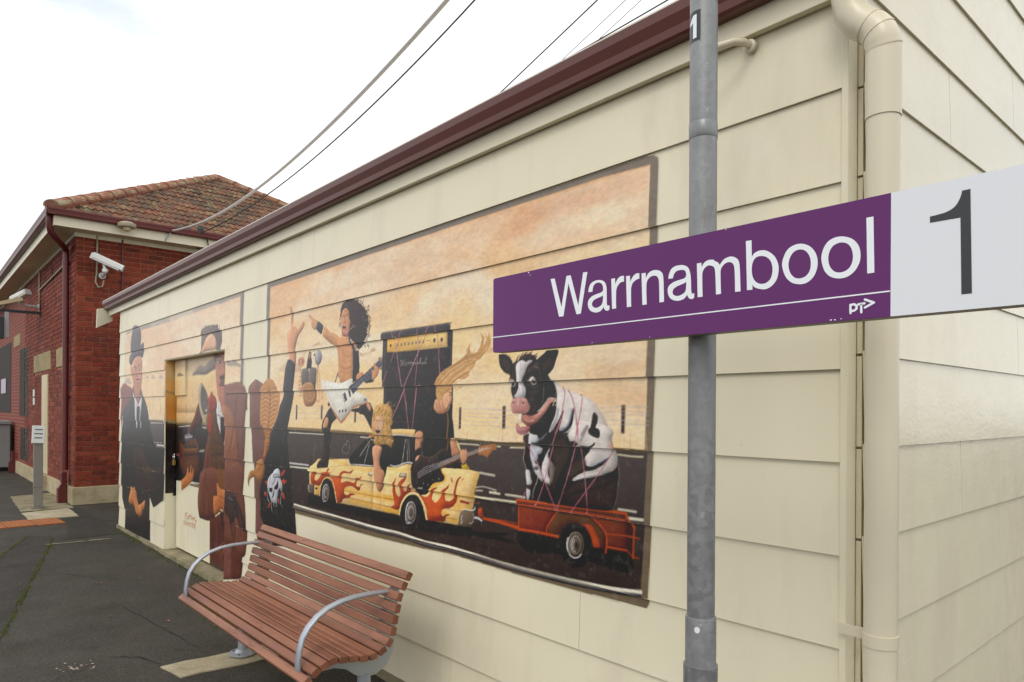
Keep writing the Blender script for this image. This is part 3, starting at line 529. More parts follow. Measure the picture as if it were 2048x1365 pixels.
MURAL = """
F W 124,113,101 s=0 g=112,98,78,-2563,2371,-2552,926 | -5417,2590 607,-1 749,1 599,0 490,1 407,0 344,-2 296,1 231,-1 43,-6 21,-15 3,-32 -3,-323 -8,-495 -13,-537 -10,-324 -12,-20 -134,-2 -219,-3 -181,1 -200,-1 -239,4 -311,7 -232,-10 -256,-5 -342,-7 -321,1 -285,13 -395,-2 -86,1 -135,272 -376,563
F W 218,170,128 s=0 g=230,198,146,-2973,2651,-2967,1966 | -5347,2550 538,-1 749,5 598,4 490,4 407,0 345,0 295,1 258,-14 -3,-329 -6,-501 -5,-310 -531,3 -750,2 -1086,20 -1284,0
C W 228,208,180 o=0.8 clip=1 n=1 | -5347,2550 3680,-1 -14,-1140 -3651,-14
C W 208,158,122 o=0.28 clip=1 n=2 | -5347,2550 3680,-1 -3,-271 -3674,17
S W 228,205,175 s=1 w=100.2 soft=90.2 o=0.75 clip=1 | -2267,2362 141,33 104,1
S W 226,190,155 s=1 w=88.4 soft=79.6 o=0.45 clip=1 | -2384,2295 197,35 263,-5
S W 226,206,180 s=1 w=154.3 soft=138.9 o=0.6 clip=1 | -4126,2441 322,2 290,-86
S W 228,208,182 s=1 w=121.3 soft=109.1 o=0.5 clip=1 | -3355,2449 383,44 254,-46
S W 228,214,192 s=1 w=152.5 soft=137.2 o=0.6 clip=1 | -3202,2204 404,55 161,-120
S W 228,206,178 s=1 w=164.9 soft=148.4 o=0.5 clip=1 | -4807,2317 613,1 392,-76
S W 228,214,192 s=1 w=99.8 soft=89.8 o=0.5 clip=1 | -2878,1805 164,93
S W 206,156,112 s=1 w=52.2 soft=46.9 o=0.35 clip=1 | -1975,1759 162,0 125,8
S W 226,178,130 s=1 w=123.8 soft=111.4 o=0.45 clip=1 | -2150,1535 231,129 231,-23
S W 232,205,160 s=1 w=96.3 soft=86.7 o=0.4 clip=1 | -2876,1495 320,32
S W 226,180,140 s=1 w=181.1 soft=163 o=0.5 clip=1 | -5154,1743 354,30 322,-77
S W 214,155,118 s=1 w=89.2 soft=80.2 o=0.45 clip=1 | -2527,2437 307,54 503,-9
S W 232,214,186 s=1 w=52.3 soft=47.1 o=0.5 clip=1 | -1980,2419 162,7 125,-8
S W 232,212,172 s=1 w=62 soft=55.8 o=0.5 clip=1 | -2282,2233 359,30 231,-20
S W 232,214,186 s=1 w=120.7 soft=108.6 o=0.5 clip=1 | -4482,2007 802,-19 59,-153
C W 229,218,198 o=0.4 n=5 m=0.6 | -5347,2550 3680,-1 -3,-599 -3665,-282
C W 232,208,170 o=0.1 n=6 m=0.25 | -5347,2550 3680,-1 -3,-599 -3665,-282
C W 206,156,120 o=0.22 n=8 m=1.2 | -5347,2550 3680,-1 -3,-252 -3674,-2
C W 236,208,160 o=0.25 n=9 m=0.4 | -5340,2060 3670,-110 -12,-492 -3651,15
F W 176,142,108 s=1 soft=5.7 o=0.75 | -4589,2040 32,10 36,4 45,11 9,-17 53,-12 -53,2
F W 176,138,104 s=1 soft=6.5 o=0.8 | -3942,1960 44,-10 73,-4 43,19 25,11 31,-18 -56,-7 -57,-11 -73,-4
F W 198,168,136 s=1 soft=10.9 o=0.6 | -5156,1893 36,29 60,27 48,3 1,-69
F W 190,150,122 s=1 soft=10.5 o=0.6 | -4884,1921 67,2 45,-26 -22,-28 -84,4
F W 196,150,110 s=1 soft=7.4 o=0.7 | -2670,1883 22,16 32,8 16,-8 5,-14 -32,-6
F W 202,160,124 s=1 soft=5.8 o=0.6 | -2941,1862 24,10 36,-13 -54,-4
S W 232,204,150 s=1 w=9.2 w2=2.3 soft=7.6 o=0.6 | -5151,1453 -19,57
S W 224,176,128 s=1 w=8.9 w2=2.2 soft=7.4 o=0.6 | -4967,1453 -1,104
S W 236,214,166 s=1 w=8.7 w2=2.2 soft=7.2 o=0.6 | -4793,1453 16,91
S W 206,150,104 s=1 w=8.6 w2=2.1 soft=7.2 o=0.6 | -4716,1453 -9,79
S W 232,204,150 s=1 w=8.4 w2=2.1 soft=7 o=0.6 | -4554,1454 7,66
S W 224,176,128 s=1 w=7.6 w2=1.9 soft=6.4 o=0.6 | -3990,1454 5,63
S W 236,214,166 s=1 w=7.5 w2=1.9 soft=6.2 o=0.6 | -3862,1454 -13,52
S W 206,150,104 s=1 w=7.4 w2=1.8 soft=6.2 o=0.6 | -3805,1454 -1,92
S W 232,204,150 s=1 w=7.2 w2=1.8 soft=6 o=0.6 | -3684,1454 11,81
S W 224,176,128 s=1 w=6.3 w2=1.6 soft=5.2 o=0.6 | -2931,1454 0,42
S W 236,214,166 s=1 w=6.2 w2=1.6 soft=5.2 o=0.6 | -2891,1454 8,75
S W 206,150,104 s=1 w=6.1 w2=1.5 soft=5.1 o=0.6 | -2805,1454 -5,66
S W 232,204,150 s=1 w=6 w2=1.5 soft=5 o=0.6 | -2723,1454 4,58
S W 224,176,128 s=1 w=6 w2=1.5 soft=5 o=0.6 | -2686,1454 -9,49
S W 236,214,166 s=1 w=5.8 w2=1.5 soft=4.9 o=0.6 | -2608,1454 0,41
S W 206,150,104 s=1 w=5.7 w2=1.4 soft=4.8 o=0.6 | -2532,1454 7,72
S W 232,204,150 s=1 w=5.7 w2=1.4 soft=4.8 o=0.6 | -2498,1454 -5,64
S W 224,176,128 s=1 w=5.6 w2=1.4 soft=4.7 o=0.6 | -2426,1454 3,56
S W 236,214,166 s=1 w=5.5 w2=1.4 soft=4.6 o=0.6 | -2357,1454 -7,48
S W 206,150,104 s=1 w=5.5 w2=1.4 soft=4.6 o=0.6 | -2325,1454 -1,41
S W 232,204,150 s=1 w=5.4 w2=1.3 soft=4.5 o=0.6 | -2259,1454 6,34
S W 224,176,128 s=1 w=5.4 w2=1.3 soft=4.5 o=0.6 | -2229,1454 -4,63
S W 236,214,166 s=1 w=5.3 w2=1.3 soft=4.4 o=0.6 | -2166,1454 3,55
S W 206,150,104 s=1 w=5.2 w2=1.3 soft=4.3 o=0.6 | -2104,1454 -6,48
S W 232,204,150 s=1 w=5.2 w2=1.3 soft=4.3 o=0.6 | -2076,1454 -1,41
S W 224,176,128 s=1 w=5.1 w2=1.3 soft=4.2 o=0.6 | -2017,1454 5,34
S W 236,214,166 s=1 w=5 w2=1.3 soft=4.2 o=0.6 | -1960,1454 -3,61
S W 206,150,104 s=1 w=5 w2=1.2 soft=4.1 o=0.6 | -1935,1454 3,54
S W 232,204,150 s=1 w=4.9 w2=1.2 soft=4.1 o=0.6 | -1880,1454 -5,47
S W 224,176,128 s=1 w=4.8 w2=1.2 soft=4 o=0.6 | -1826,1454 -1,41
S W 236,214,166 s=1 w=4.8 w2=1.2 soft=4 o=0.6 | -1802,1454 4,35
S W 206,150,104 s=1 w=4.7 w2=1.2 soft=3.9 o=0.6 | -1751,1454 -3,59
S W 232,204,150 s=1 w=4.7 w2=1.2 soft=3.9 o=0.6 | -1728,1454 2,53
S W 224,176,128 s=1 w=4.6 w2=1.2 soft=3.9 o=0.6 | -1679,1454 -5,47
S W 150,84,56 s=1 w=3.3 w2=2.4 | -4788,1893 -5,-81 -9,-133
S W 150,84,56 s=1 w=3.3 w2=2.4 | -4783,1893 19,-215
S W 120,84,66 s=1 w=3.3 | -4815,1832 55,0
S W 120,84,66 s=1 w=3.3 | -4815,1798 55,0
S W 120,84,66 s=1 w=3.3 | -4815,1770 56,0
S W 120,84,66 s=1 w=3.3 | -4814,1746 55,0
S W 120,84,66 s=1 w=3.3 | -4814,1717 55,1
S W 120,84,66 s=1 w=3.3 | -4814,1693 56,1
S W 168,88,62 s=1 w=10.4 w2=13.2 o=0.9 | -4766,1941 35,-5
S W 168,88,62 s=1 w=10.4 w2=13.3 o=0.9 | -4768,1936 29,-17
S W 168,88,62 s=1 w=10.4 w2=13.3 o=0.9 | -4775,1933 15,-25
S W 168,88,62 s=1 w=10.5 w2=13.4 o=0.9 | -4783,1933 -5,-27
S W 168,88,62 s=1 w=10.5 w2=13.4 o=0.9 | -4791,1935 -23,-20
S W 168,88,62 s=1 w=10.6 w2=13.4 o=0.9 | -4796,1940 -34,-9
S W 168,88,62 s=1 w=10.6 w2=13.4 o=0.9 | -4796,1944 -34,6
S W 168,88,62 s=1 w=10.5 w2=13.4 o=0.9 | -4791,1948 -24,16
S W 168,88,62 s=1 w=10.5 w2=13.4 o=0.9 | -4784,1950 -5,20
S W 168,88,62 s=1 w=10.4 w2=13.3 o=0.9 | -4775,1949 14,17
S W 168,88,62 s=1 w=10.4 w2=13.3 o=0.9 | -4768,1945 29,8
F W 225,200,175 s=1 | -4765,1941 -1,-5 -4,-3 -6,-2 -7,-1 -8,1 -6,3 -4,4 -1,4 1,5 4,3 6,2 7,1 8,-1 6,-3 4,-4
F W 90,70,66 s=1 | -4775,1941 0,-1 -2,-2 -2,0 -2,0 -3,0 -2,1 -1,1 -1,2 1,1 1,1 2,1 3,0 2,0 2,-1 2,-2
S W 150,100,74 s=1 w=2.4 | -4751,1967 38,41
F W 112,104,98 s=1 g=84,78,76,-4755,1882,-4652,1789 | -4766,1878 49,10 59,2 11,-82 -5,-28 -102,3
F W 112,104,98 s=1 g=84,78,76,-4632,1877,-4532,1786 | -4637,1887 58,3 51,-10 1,-57 -10,-50 -99,7
S W 138,128,116 s=1 w=2.3 o=0.5 | -4755,1877 97,-2
S W 138,128,116 s=1 w=2.3 o=0.5 | -4631,1873 98,-5
S W 138,128,116 s=1 w=2.3 o=0.5 | -4755,1865 97,-2
S W 138,128,116 s=1 w=2.3 o=0.5 | -4631,1860 98,-4
S W 138,128,116 s=1 w=2.3 o=0.5 | -4755,1853 97,-2
S W 138,128,116 s=1 w=2.3 o=0.5 | -4631,1848 99,-4
S W 138,128,116 s=1 w=2.3 o=0.5 | -4755,1840 97,-1
S W 138,128,116 s=1 w=2.3 o=0.5 | -4631,1836 99,-4
S W 138,128,116 s=1 w=2.3 o=0.5 | -4755,1828 98,-1
S W 138,128,116 s=1 w=2.3 o=0.5 | -4631,1824 99,-4
S W 138,128,116 s=1 w=2.3 o=0.5 | -4754,1816 97,-1
S W 138,128,116 s=1 w=2.3 o=0.5 | -4631,1812 99,-4
S W 138,128,116 s=1 w=2.3 o=0.5 | -4754,1803 97,0
S W 138,128,116 s=1 w=2.3 o=0.5 | -4631,1800 99,-4
S W 138,128,116 s=1 w=2.3 o=0.5 | -4754,1791 97,-1
S W 138,128,116 s=1 w=2.3 o=0.5 | -4630,1788 98,-4
F W 60,54,54 s=0 o=0.9 | -4760,1787 12,-19 -11,-33 233,-4 -6,51
F W 168,122,84 s=1 | -4748,1754 32,28 70,7 58,-8 36,-31 21,-37 -6,-51 -50,-38 -63,-5 -59,7 -38,52
S W 214,170,124 s=1 w=3.3 soft=1.9 o=0.6 | -4619,1698 -3,-8 -10,-5 -13,-1 -11,5 -5,7 2,9 8,6 13,2 11,-4 7,-7
S W 120,80,52 s=1 w=3.3 soft=1.9 o=0.6 | -4598,1698 -7,-17 -19,-10 -25,-1 -22,9 -11,16 4,16 17,13 24,3 24,-7 13,-14
S W 214,170,124 s=1 w=3.3 soft=1.9 o=0.6 | -4577,1697 -11,-24 -29,-15 -37,-2 -33,13 -16,24 5,25 26,19 37,4 35,-10 20,-22
S W 120,80,52 s=1 w=3.3 soft=1.9 o=0.6 | -4556,1697 -14,-32 -39,-21 -50,-2 -44,18 -22,31 8,34 35,24 49,7 46,-14 27,-29
S W 120,80,52 s=1 w=3.3 soft=1.9 o=0.6 | -4540,1697 -17,-39 -46,-25 -59,-2 -53,21 -27,38 9,40 42,30 59,7 55,-17 33,-34
F W 52,50,56 s=1 | -4680,1935 10,33 11,30 21,9 18,-14 3,-28 14,-33 -8,-42 -37,-4 -37,7
F W 190,140,112 s=1 | -4654,1988 16,8 12,-10 -4,-25 -11,-9 -11,10
S W 60,44,40 s=1 w=2.8 | -4651,1980 22,-1
S W 60,44,40 s=1 w=2.3 | -4648,1966 15,-1
F W 168,166,170 s=1 g=108,106,114,-4529,1997,-4487,1908 | -4559,1957 9,36 46,16 36,-16 16,-32 -10,-36 -40,-23 -42,18
S W 208,208,210 s=1 w=11.9 soft=11.9 o=0.7 | -4529,1988 -1,-46
S W 150,78,52 s=1 w=4.1 | -4513,1902 -5,-135
S W 150,78,52 s=1 w=4.1 | -4508,1902 13,-235
S W 150,78,52 s=1 w=4.1 | -4502,1899 58,-233
S W 140,80,60 s=1 w=3.2 | -4576,2013 8,-37
F W 50,50,60 s=1 | -4560,1978 0,-3 -2,-3 -3,-1 -4,-1 -3,1 -3,2 -3,3 0,3 0,3 2,3 3,1 4,1 4,-1 3,-2 2,-3
F W 196,142,104 s=1 soft=4.5 o=0.7 | -4546,1653 41,11 31,-2 -31,-16
F W 98,74,62 s=0 g=70,54,50,-4849,1629,-4848,1523 | -4862,1625 5,4 19,0 3,-5 0,-101 -23,0
F W 98,74,62 s=0 g=70,54,50,-4444,1626,-4443,1528 | -4457,1622 5,4 18,0 3,-5 0,-92 -22,-1
F W 98,74,62 s=0 g=70,54,50,-3973,1587,-3973,1518 | -3986,1584 5,3 18,0 3,-4 -1,-65 -22,0
S W 176,172,180 s=1 w=2.7 o=0.85 | -4938,1616 202,-4 292,6 79,-1
S W 176,172,180 s=1 w=2.7 o=0.85 | -4938,1597 203,-2 291,6 79,-1
S W 176,172,180 s=1 w=2.7 o=0.85 | -4937,1573 202,-2 292,8 78,-1
S W 176,172,180 s=1 w=2.7 o=0.85 | -4937,1553 202,10 292,-3 78,0
S W 176,172,180 s=1 w=2.7 o=0.85 | -4937,1526 202,6 292,3 79,0
S W 176,172,180 s=1 w=2.4 o=0.8 | -3776,1620 71,1
S W 176,172,180 s=1 w=2.4 o=0.8 | -3776,1608 71,1
S W 176,172,180 s=1 w=2.5 o=0.8 | -4060,1570 212,-2
S W 176,172,180 s=1 w=2.5 o=0.8 | -4060,1551 212,-1
S W 176,172,180 s=1 w=2.5 o=0.8 | -4059,1538 212,-1
F W 98,74,62 s=0 g=70,54,50,-2870,1613,-2869,1502 | -2881,1610 4,3 15,0 2,-4 0,-107 -18,-1
F W 98,74,62 s=0 g=70,54,50,-2523,1620,-2522,1512 | -2536,1617 5,3 19,0 2,-3 0,-105 -23,0
F W 98,74,62 s=0 g=70,54,50,-1792,1625,-1792,1510 | -1803,1623 4,2 15,0 2,-3 0,-112 -18,-1
S W 178,176,186 s=1 w=2.5 o=0.85 | -2937,1601 113,1 149,0 118,-2
S W 178,176,186 s=1 w=2.5 o=0.85 | -2937,1580 113,2 149,-2 118,-1
S W 178,176,186 s=1 w=2.5 o=0.85 | -2937,1564 113,2 149,-5 118,-1
S W 178,176,186 s=1 w=2.5 o=0.85 | -2936,1538 113,3 148,-1 118,-1
S W 178,176,186 s=1 w=2.5 o=0.85 | -2936,1518 113,3 148,-2 119,0
S W 178,176,186 s=1 w=2.7 o=0.85 | -2633,1600 105,-4 100,0
S W 178,176,186 s=1 w=2.7 o=0.85 | -2633,1579 105,-6 100,0
S W 178,176,186 s=1 w=2.7 o=0.85 | -2632,1561 104,-4 100,1
S W 178,176,186 s=1 w=2.7 o=0.85 | -2632,1538 104,-1 101,1
S W 178,176,186 s=1 w=2.7 o=0.85 | -2632,1521 105,-4 100,1
S W 178,176,186 s=1 w=2.2 o=0.85 | -1915,1607 78,5 76,1 94,-2
S W 178,176,186 s=1 w=2.2 o=0.85 | -1904,1589 67,5 76,1 95,-1
S W 178,176,186 s=1 w=2.2 o=0.85 | -1892,1575 55,6 76,1 95,-1
S W 178,176,186 s=1 w=2.2 o=0.85 | -1877,1560 40,-1 76,2 95,0
S W 178,176,186 s=1 w=2.2 o=0.85 | -1870,1541 33,1 76,2 95,0
S W 236,214,160 s=1 w=7.7 w2=2.1 soft=5.1 o=0.55 | -2833,1435 -13,51
S W 232,200,140 s=1 w=7.6 w2=2 soft=5.1 o=0.55 | -2807,1436 8,79
S W 224,176,120 s=1 w=7.6 w2=2 soft=5.1 o=0.55 | -2781,1436 -1,51
S W 236,214,160 s=1 w=7.6 w2=2 soft=5 o=0.55 | -2756,1436 -9,78
S W 232,200,140 s=1 w=7.5 w2=2 soft=5 o=0.55 | -2731,1437 12,50
S W 224,176,120 s=1 w=7.5 w2=2 soft=5 o=0.55 | -2706,1437 3,77
S W 236,214,160 s=1 w=7.4 w2=2 soft=5 o=0.55 | -2681,1438 -5,49
S W 232,200,140 s=1 w=7.4 w2=2 soft=4.9 o=0.55 | -2657,1438 -12,76
S W 224,176,120 s=1 w=7.3 w2=2 soft=4.9 o=0.55 | -2633,1438 7,50
S W 236,214,160 s=1 w=7.3 w2=1.9 soft=4.9 o=0.55 | -2609,1439 -1,75
S W 232,200,140 s=1 w=7.3 w2=1.9 soft=4.9 o=0.55 | -2586,1439 -8,48
S W 224,176,120 s=1 w=7.2 w2=1.9 soft=4.8 o=0.55 | -2562,1439 10,75
S W 236,214,160 s=1 w=7.2 w2=1.9 soft=4.8 o=0.55 | -2539,1440 3,48
S W 232,200,140 s=1 w=7.2 w2=1.9 soft=4.8 o=0.55 | -2517,1440 -4,74
S W 224,176,120 s=1 w=7.1 w2=1.9 soft=4.8 o=0.55 | -2494,1441 -11,47
S W 236,214,160 s=1 w=7.1 w2=1.9 soft=4.7 o=0.55 | -2472,1441 7,73
S W 232,200,140 s=1 w=7 w2=1.9 soft=4.7 o=0.55 | -2450,1441 0,47
S W 224,176,120 s=1 w=7 w2=1.9 soft=4.7 o=0.55 | -2428,1442 -7,72
S W 236,214,160 s=1 w=7 w2=1.9 soft=4.6 o=0.55 | -2406,1442 10,47
S W 232,200,140 s=1 w=6.9 w2=1.9 soft=4.6 o=0.55 | -2385,1442 3,72
S W 232,200,140 s=1 w=6.1 w2=1.6 soft=4 o=0.55 | -1827,1451 -9,63
S W 224,176,120 s=1 w=6 w2=1.6 soft=4 o=0.55 | -1811,1452 5,40
S W 236,214,160 s=1 w=6 w2=1.6 soft=4 o=0.55 | -1795,1452 -1,62
S W 232,200,140 s=1 w=6 w2=1.6 soft=4 o=0.55 | -1779,1452 -6,40
S W 224,176,120 s=1 w=5.9 w2=1.6 soft=3.9 o=0.55 | -1764,1452 7,62
S W 236,214,160 s=1 w=5.9 w2=1.6 soft=3.9 o=0.55 | -1748,1453 2,39
S W 232,200,140 s=1 w=5.9 w2=1.6 soft=3.9 o=0.55 | -1733,1453 -3,61
S W 224,176,120 s=1 w=5.9 w2=1.6 soft=3.9 o=0.55 | -1718,1453 -7,39
S W 236,214,160 s=1 w=5.8 w2=1.6 soft=3.9 o=0.55 | -1702,1453 4,61
S W 232,200,140 s=1 w=5.8 w2=1.5 soft=3.9 o=0.55 | -1687,1454 -1,38
S W 224,176,120 s=1 w=5.8 w2=1.5 soft=3.9 o=0.55 | -1672,1454 -6,60
S W 222,196,170 s=1 w=4.7 soft=2.4 o=0.8 | -2116,1697 38,8 45,5 12,-4
S W 226,200,176 s=1 w=3.5 soft=1.4 o=0.8 | -1974,1746 12,6 23,13 -4,-14 -23,-8
S W 224,198,170 s=1 w=4.7 soft=1.8 o=0.8 | -2005,1691 10,3
F W 132,110,74 s=0 | -5333,1461 337,4 566,-2 512,-3 467,-5 541,1 354,-10 213,8 501,-1 172,-3 -2,-15 -884,-9 -1362,9 -1414,-9
F W 74,66,64 s=0 g=56,48,46,-2962,1388,-2957,811 | -5332,1434 337,8 1077,-4 1008,2 354,-9 714,5 168,1 -11,-260 -12,-297 -216,-9 -295,-7 -343,-5 -406,5 -488,-1 -597,9 -427,16 -537,2
S W 60,52,50 s=1 w=173.2 soft=173.2 o=0.5 clip=1 | -4964,1072 1517,5 1739,19
S W 222,218,200 s=1 w=7.6 soft=1.9 | -4989,1421 110,2 156,-1 107,2 199,0
S W 222,214,192 s=1 w=7.2 soft=2.3 | -3918,1424 101,-2
S W 226,216,182 s=1 w=7.4 soft=1.5 | -2897,1423 93,1 84,-1
S W 226,216,182 s=1 w=7.1 soft=1.4 | -2600,1422 44,0
S W 224,216,182 s=1 w=7.2 soft=1.6 | -2482,1421 54,2 46,1
S W 224,216,176 s=1 w=6.6 soft=1.4 | -1827,1422 37,-2 43,-2 48,1
S W 198,196,192 s=1 w=12.7 soft=5.8 | -4971,1198 120,0 108,2 105,0
S W 210,206,196 s=1 w=10.5 soft=4.7 | -4970,1171 174,3 152,4
S W 206,200,180 s=1 w=10.8 soft=6.5 o=0.85 | -2707,1286 58,-3 57,-3
S W 196,192,178 s=1 w=6.4 soft=4.3 o=0.8 | -2736,1210 59,9 57,-4 44,-5
S W 216,208,180 s=1 w=6.5 soft=2.2 | -2733,1196 53,2
S W 216,208,180 s=1 w=7.8 soft=2.1 | -2623,1197 47,3
S W 196,190,172 s=1 w=10.9 soft=5.8 o=0.9 | -2747,1167 70,-6 86,-4
S W 216,210,184 s=1 w=9.8 soft=2.7 | -2626,1197 77,-1
S W 206,200,180 s=1 w=9.6 soft=3.5 | -2505,1197 70,0 65,-1
S W 216,208,176 s=1 w=10.8 soft=3.6 | -2743,1163 138,3 177,3
S W 52,48,44 s=1 w=4.5 soft=3.6 o=0.7 | -2743,1152 138,3 177,4
S W 220,214,190 s=1 w=8.8 soft=1.5 | -1812,1204 42,0 46,-1
S W 214,208,186 s=1 w=11.6 soft=1.5 | -1764,1174 40,1 33,1
S W 120,110,100 s=1 w=4.3 soft=2.9 o=0.6 | -1751,1161 59,1
S W 104,100,102 s=1 w=15.7 soft=5.2 | -4874,874 249,-4 232,-1 351,-3 373,-4 224,4 256,-11 232,6 252,-6 227,-5 270,3 182,4 166,8 163,17
S W 36,34,38 s=1 w=6.6 soft=5.2 o=0.9 | -4874,865 249,-4 232,0 351,-3 373,-4 224,5 256,-11 232,6 252,-5 227,-5 271,4 181,4 166,8 163,17
S W 222,216,196 s=1 w=14.4 soft=3.9 | -4874,900 249,-6 231,-1 352,-5 373,-5 224,3 255,-12 233,5 252,-6 227,-6 270,2 182,3 166,7 163,16
S W 236,234,222 s=1 w=7.7 o=0.8 | -4042,891 254,-6 233,-2
F W 204,148,114 s=1 | -4960,2351 16,7 15,-11 13,-35 -7,-52 0,-49 26,-5 41,-12 18,-21 37,25 53,29 21,-4 -1,-23 -29,-31 -49,-30 -29,-28 -20,-41 -14,-51 -3,-42 -3,-60 -69,3 -47,41 -6,66 -6,44 -11,58 -6,31 21,20 31,15 10,43 -3,48 -6,39
S W 176,118,88 s=1 w=3.5 soft=3.5 o=0.5 clip=1 | -4943,2202 32,-29 15,25
S W 176,118,88 s=1 w=3.4 soft=3.4 o=0.5 clip=1 | -4871,2187 25,-28
S W 184,126,96 s=1 w=17.2 soft=17.2 o=0.5 clip=1 | -4865,2144 -30,-58 1,-108
F W 124,86,76 s=0 g=106,72,66,-5729,1784,-5636,1298 | -5779,1763 14,21 50,26 85,31 97,-25 95,-26 146,-170 5,-341 -406,-19 -15,89 -38,102 -16,169 -15,110
S W 96,66,56 s=1 w=21.3 soft=21.3 o=0.6 clip=1 | -5588,1834 8,-96
S W 148,106,94 s=1 w=7.5 soft=5.4 o=0.6 clip=1 | -5714,1794 84,41
S W 70,50,48 s=1 w=3.8 o=0.8 | -5768,1730 37,-289 36,-181
F W 106,74,68 s=0 | -5712,1342 23,-98 22,-98 35,-260 20,-260 19,-95 246,35 -10,789
S W 66,48,46 s=1 w=4.6 o=0.7 | -5689,1244 53,-359 28,-291
S W 90,62,56 s=1 w=38.8 soft=32.3 o=0.5 clip=1 | -5493,1157 -38,-229 36,-209
F W 54,52,58 s=1 g=40,38,42,-5011,1817,-5125,1319 | -5019,1960 24,7 41,-5 46,-22 29,-23 -3,-56 -21,-130 -22,-87 -36,-98 -32,-88 -25,-85 2,-88 -375,-18 38,69 38,84 51,37 74,82 36,81 55,60 17,54 17,119 8,40 21,38
S W 74,72,80 s=1 w=19.5 soft=19.5 o=0.5 clip=1 | -4977,1934 24,-94 -10,-98
S W 30,30,34 s=1 w=3.5 | -5184,1544 8,-96
F W 36,33,36 s=0 | -5342,1362 319,11 30,-95 51,-123 17,-171 29,-86 29,-74 22,-97 14,-45 4,-81 -616,-93 -2,172 -76,68 -10,160 23,119 57,113 47,99
S W 52,46,50 s=1 w=54.7 soft=54.7 o=0.5 clip=1 | -5171,1324 79,-264 76,-295
F W 186,132,82 s=2 | -5392,1833 59,1 64,-15 51,-42 51,-46 13,-41 -12,-70 -24,-76 -74,-82 -38,-27 -78,9 -80,14 -54,14 -22,69 -1,132 12,80 60,46
S W 126,84,48 s=1 w=7.3 soft=5.2 o=0.6 clip=1 | -5355,1734 -69,22 -77,-20
S W 126,84,48 s=1 w=7.2 soft=5.1 o=0.6 clip=1 | -5338,1734 70,24 82,-2
S W 220,174,118 s=1 w=4.7 soft=3.1 o=0.7 clip=1 | -5364,1716 -66,27 -71,-20
S W 220,174,118 s=1 w=4.6 soft=3.1 o=0.7 clip=1 | -5325,1718 64,25 75,-2
S W 126,84,48 s=1 w=7.3 soft=5.2 o=0.6 clip=1 | -5355,1700 -71,21 -75,-20
S W 126,84,48 s=1 w=7.2 soft=5.1 o=0.6 clip=1 | -5338,1700 70,24 75,-1
S W 220,174,118 s=1 w=4.7 soft=3.1 o=0.7 clip=1 | -5364,1682 -66,26 -71,-20
S W 220,174,118 s=1 w=4.6 soft=3.1 o=0.7 clip=1 | -5325,1684 64,25 68,-1
S W 126,84,48 s=1 w=7.3 soft=5.2 o=0.6 clip=1 | -5354,1666 -74,21 -73,-20
S W 126,84,48 s=1 w=7.2 soft=5.1 o=0.6 clip=1 | -5337,1665 70,26 67,-1
S W 220,174,118 s=1 w=4.7 soft=3.1 o=0.7 clip=1 | -5363,1648 -66,26 -71,-21
S W 220,174,118 s=1 w=4.6 soft=3.1 o=0.7 clip=1 | -5324,1650 63,25 61,0
S W 126,84,48 s=1 w=7.3 soft=5.2 o=0.6 clip=1 | -5354,1631 -77,22 -69,-21
S W 126,84,48 s=1 w=7.2 soft=5.1 o=0.6 clip=1 | -5337,1631 70,26 60,-1
S W 220,174,118 s=1 w=4.7 soft=3.1 o=0.7 clip=1 | -5363,1613 -66,26 -71,-20
S W 220,174,118 s=1 w=4.6 soft=3.1 o=0.7 clip=1 | -5324,1616 64,25 53,0
S W 126,84,48 s=1 w=7.3 soft=5.2 o=0.6 clip=1 | -5353,1597 -80,21 -67,-21
S W 126,84,48 s=1 w=7.2 soft=5.1 o=0.6 clip=1 | -5337,1597 71,26 52,0
S W 220,174,118 s=1 w=4.7 soft=3.1 o=0.7 clip=1 | -5362,1579 -67,26 -70,-21
S W 220,174,118 s=1 w=4.6 soft=3.1 o=0.7 clip=1 | -5323,1582 63,26 46,0
S W 126,84,48 s=1 w=7.3 soft=5.2 o=0.6 clip=1 | -5353,1563 -82,21 -64,-22
S W 126,84,48 s=1 w=7.2 soft=5.1 o=0.6 clip=1 | -5336,1563 70,26 44,1
S W 220,174,118 s=1 w=4.7 soft=3.1 o=0.7 clip=1 | -5362,1545 -66,26 -71,-22
S W 220,174,118 s=1 w=4.6 soft=3.1 o=0.7 clip=1 | -5323,1548 64,26 38,0
S W 126,84,48 s=1 w=7.3 soft=5.2 o=0.6 clip=1 | -5353,1529 -84,20 -62,-22
S W 126,84,48 s=1 w=7.1 soft=5.1 o=0.6 clip=1 | -5336,1529 71,27 36,0
S W 220,174,118 s=1 w=4.7 soft=3.1 o=0.7 clip=1 | -5361,1511 -67,25 -70,-22
S W 220,174,118 s=1 w=4.6 soft=3.1 o=0.7 clip=1 | -5322,1514 63,26 31,1
S W 126,84,48 s=1 w=7.3 soft=5.2 o=0.6 clip=1 | -5352,1495 -87,19 -59,-21
S W 126,84,48 s=1 w=7.1 soft=5.1 o=0.6 clip=1 | -5335,1495 70,27 29,0
S W 220,174,118 s=1 w=4.7 soft=3.1 o=0.7 clip=1 | -5361,1477 -66,25 -71,-23
S W 220,174,118 s=1 w=4.6 soft=3.1 o=0.7 clip=1 | -5322,1480 64,27 22,0
S W 126,84,48 s=1 w=7.3 soft=5.2 o=0.6 clip=1 | -5352,1461 -90,19 -56,-22
S W 126,84,48 s=1 w=7.1 soft=5.1 o=0.6 clip=1 | -5335,1461 71,27 21,1
S W 220,174,118 s=1 w=4.7 soft=3.1 o=0.7 clip=1 | -5361,1443 -66,24 -71,-22
S W 220,174,118 s=1 w=4.6 soft=3.1 o=0.7 clip=1 | -5322,1446 64,27 15,0
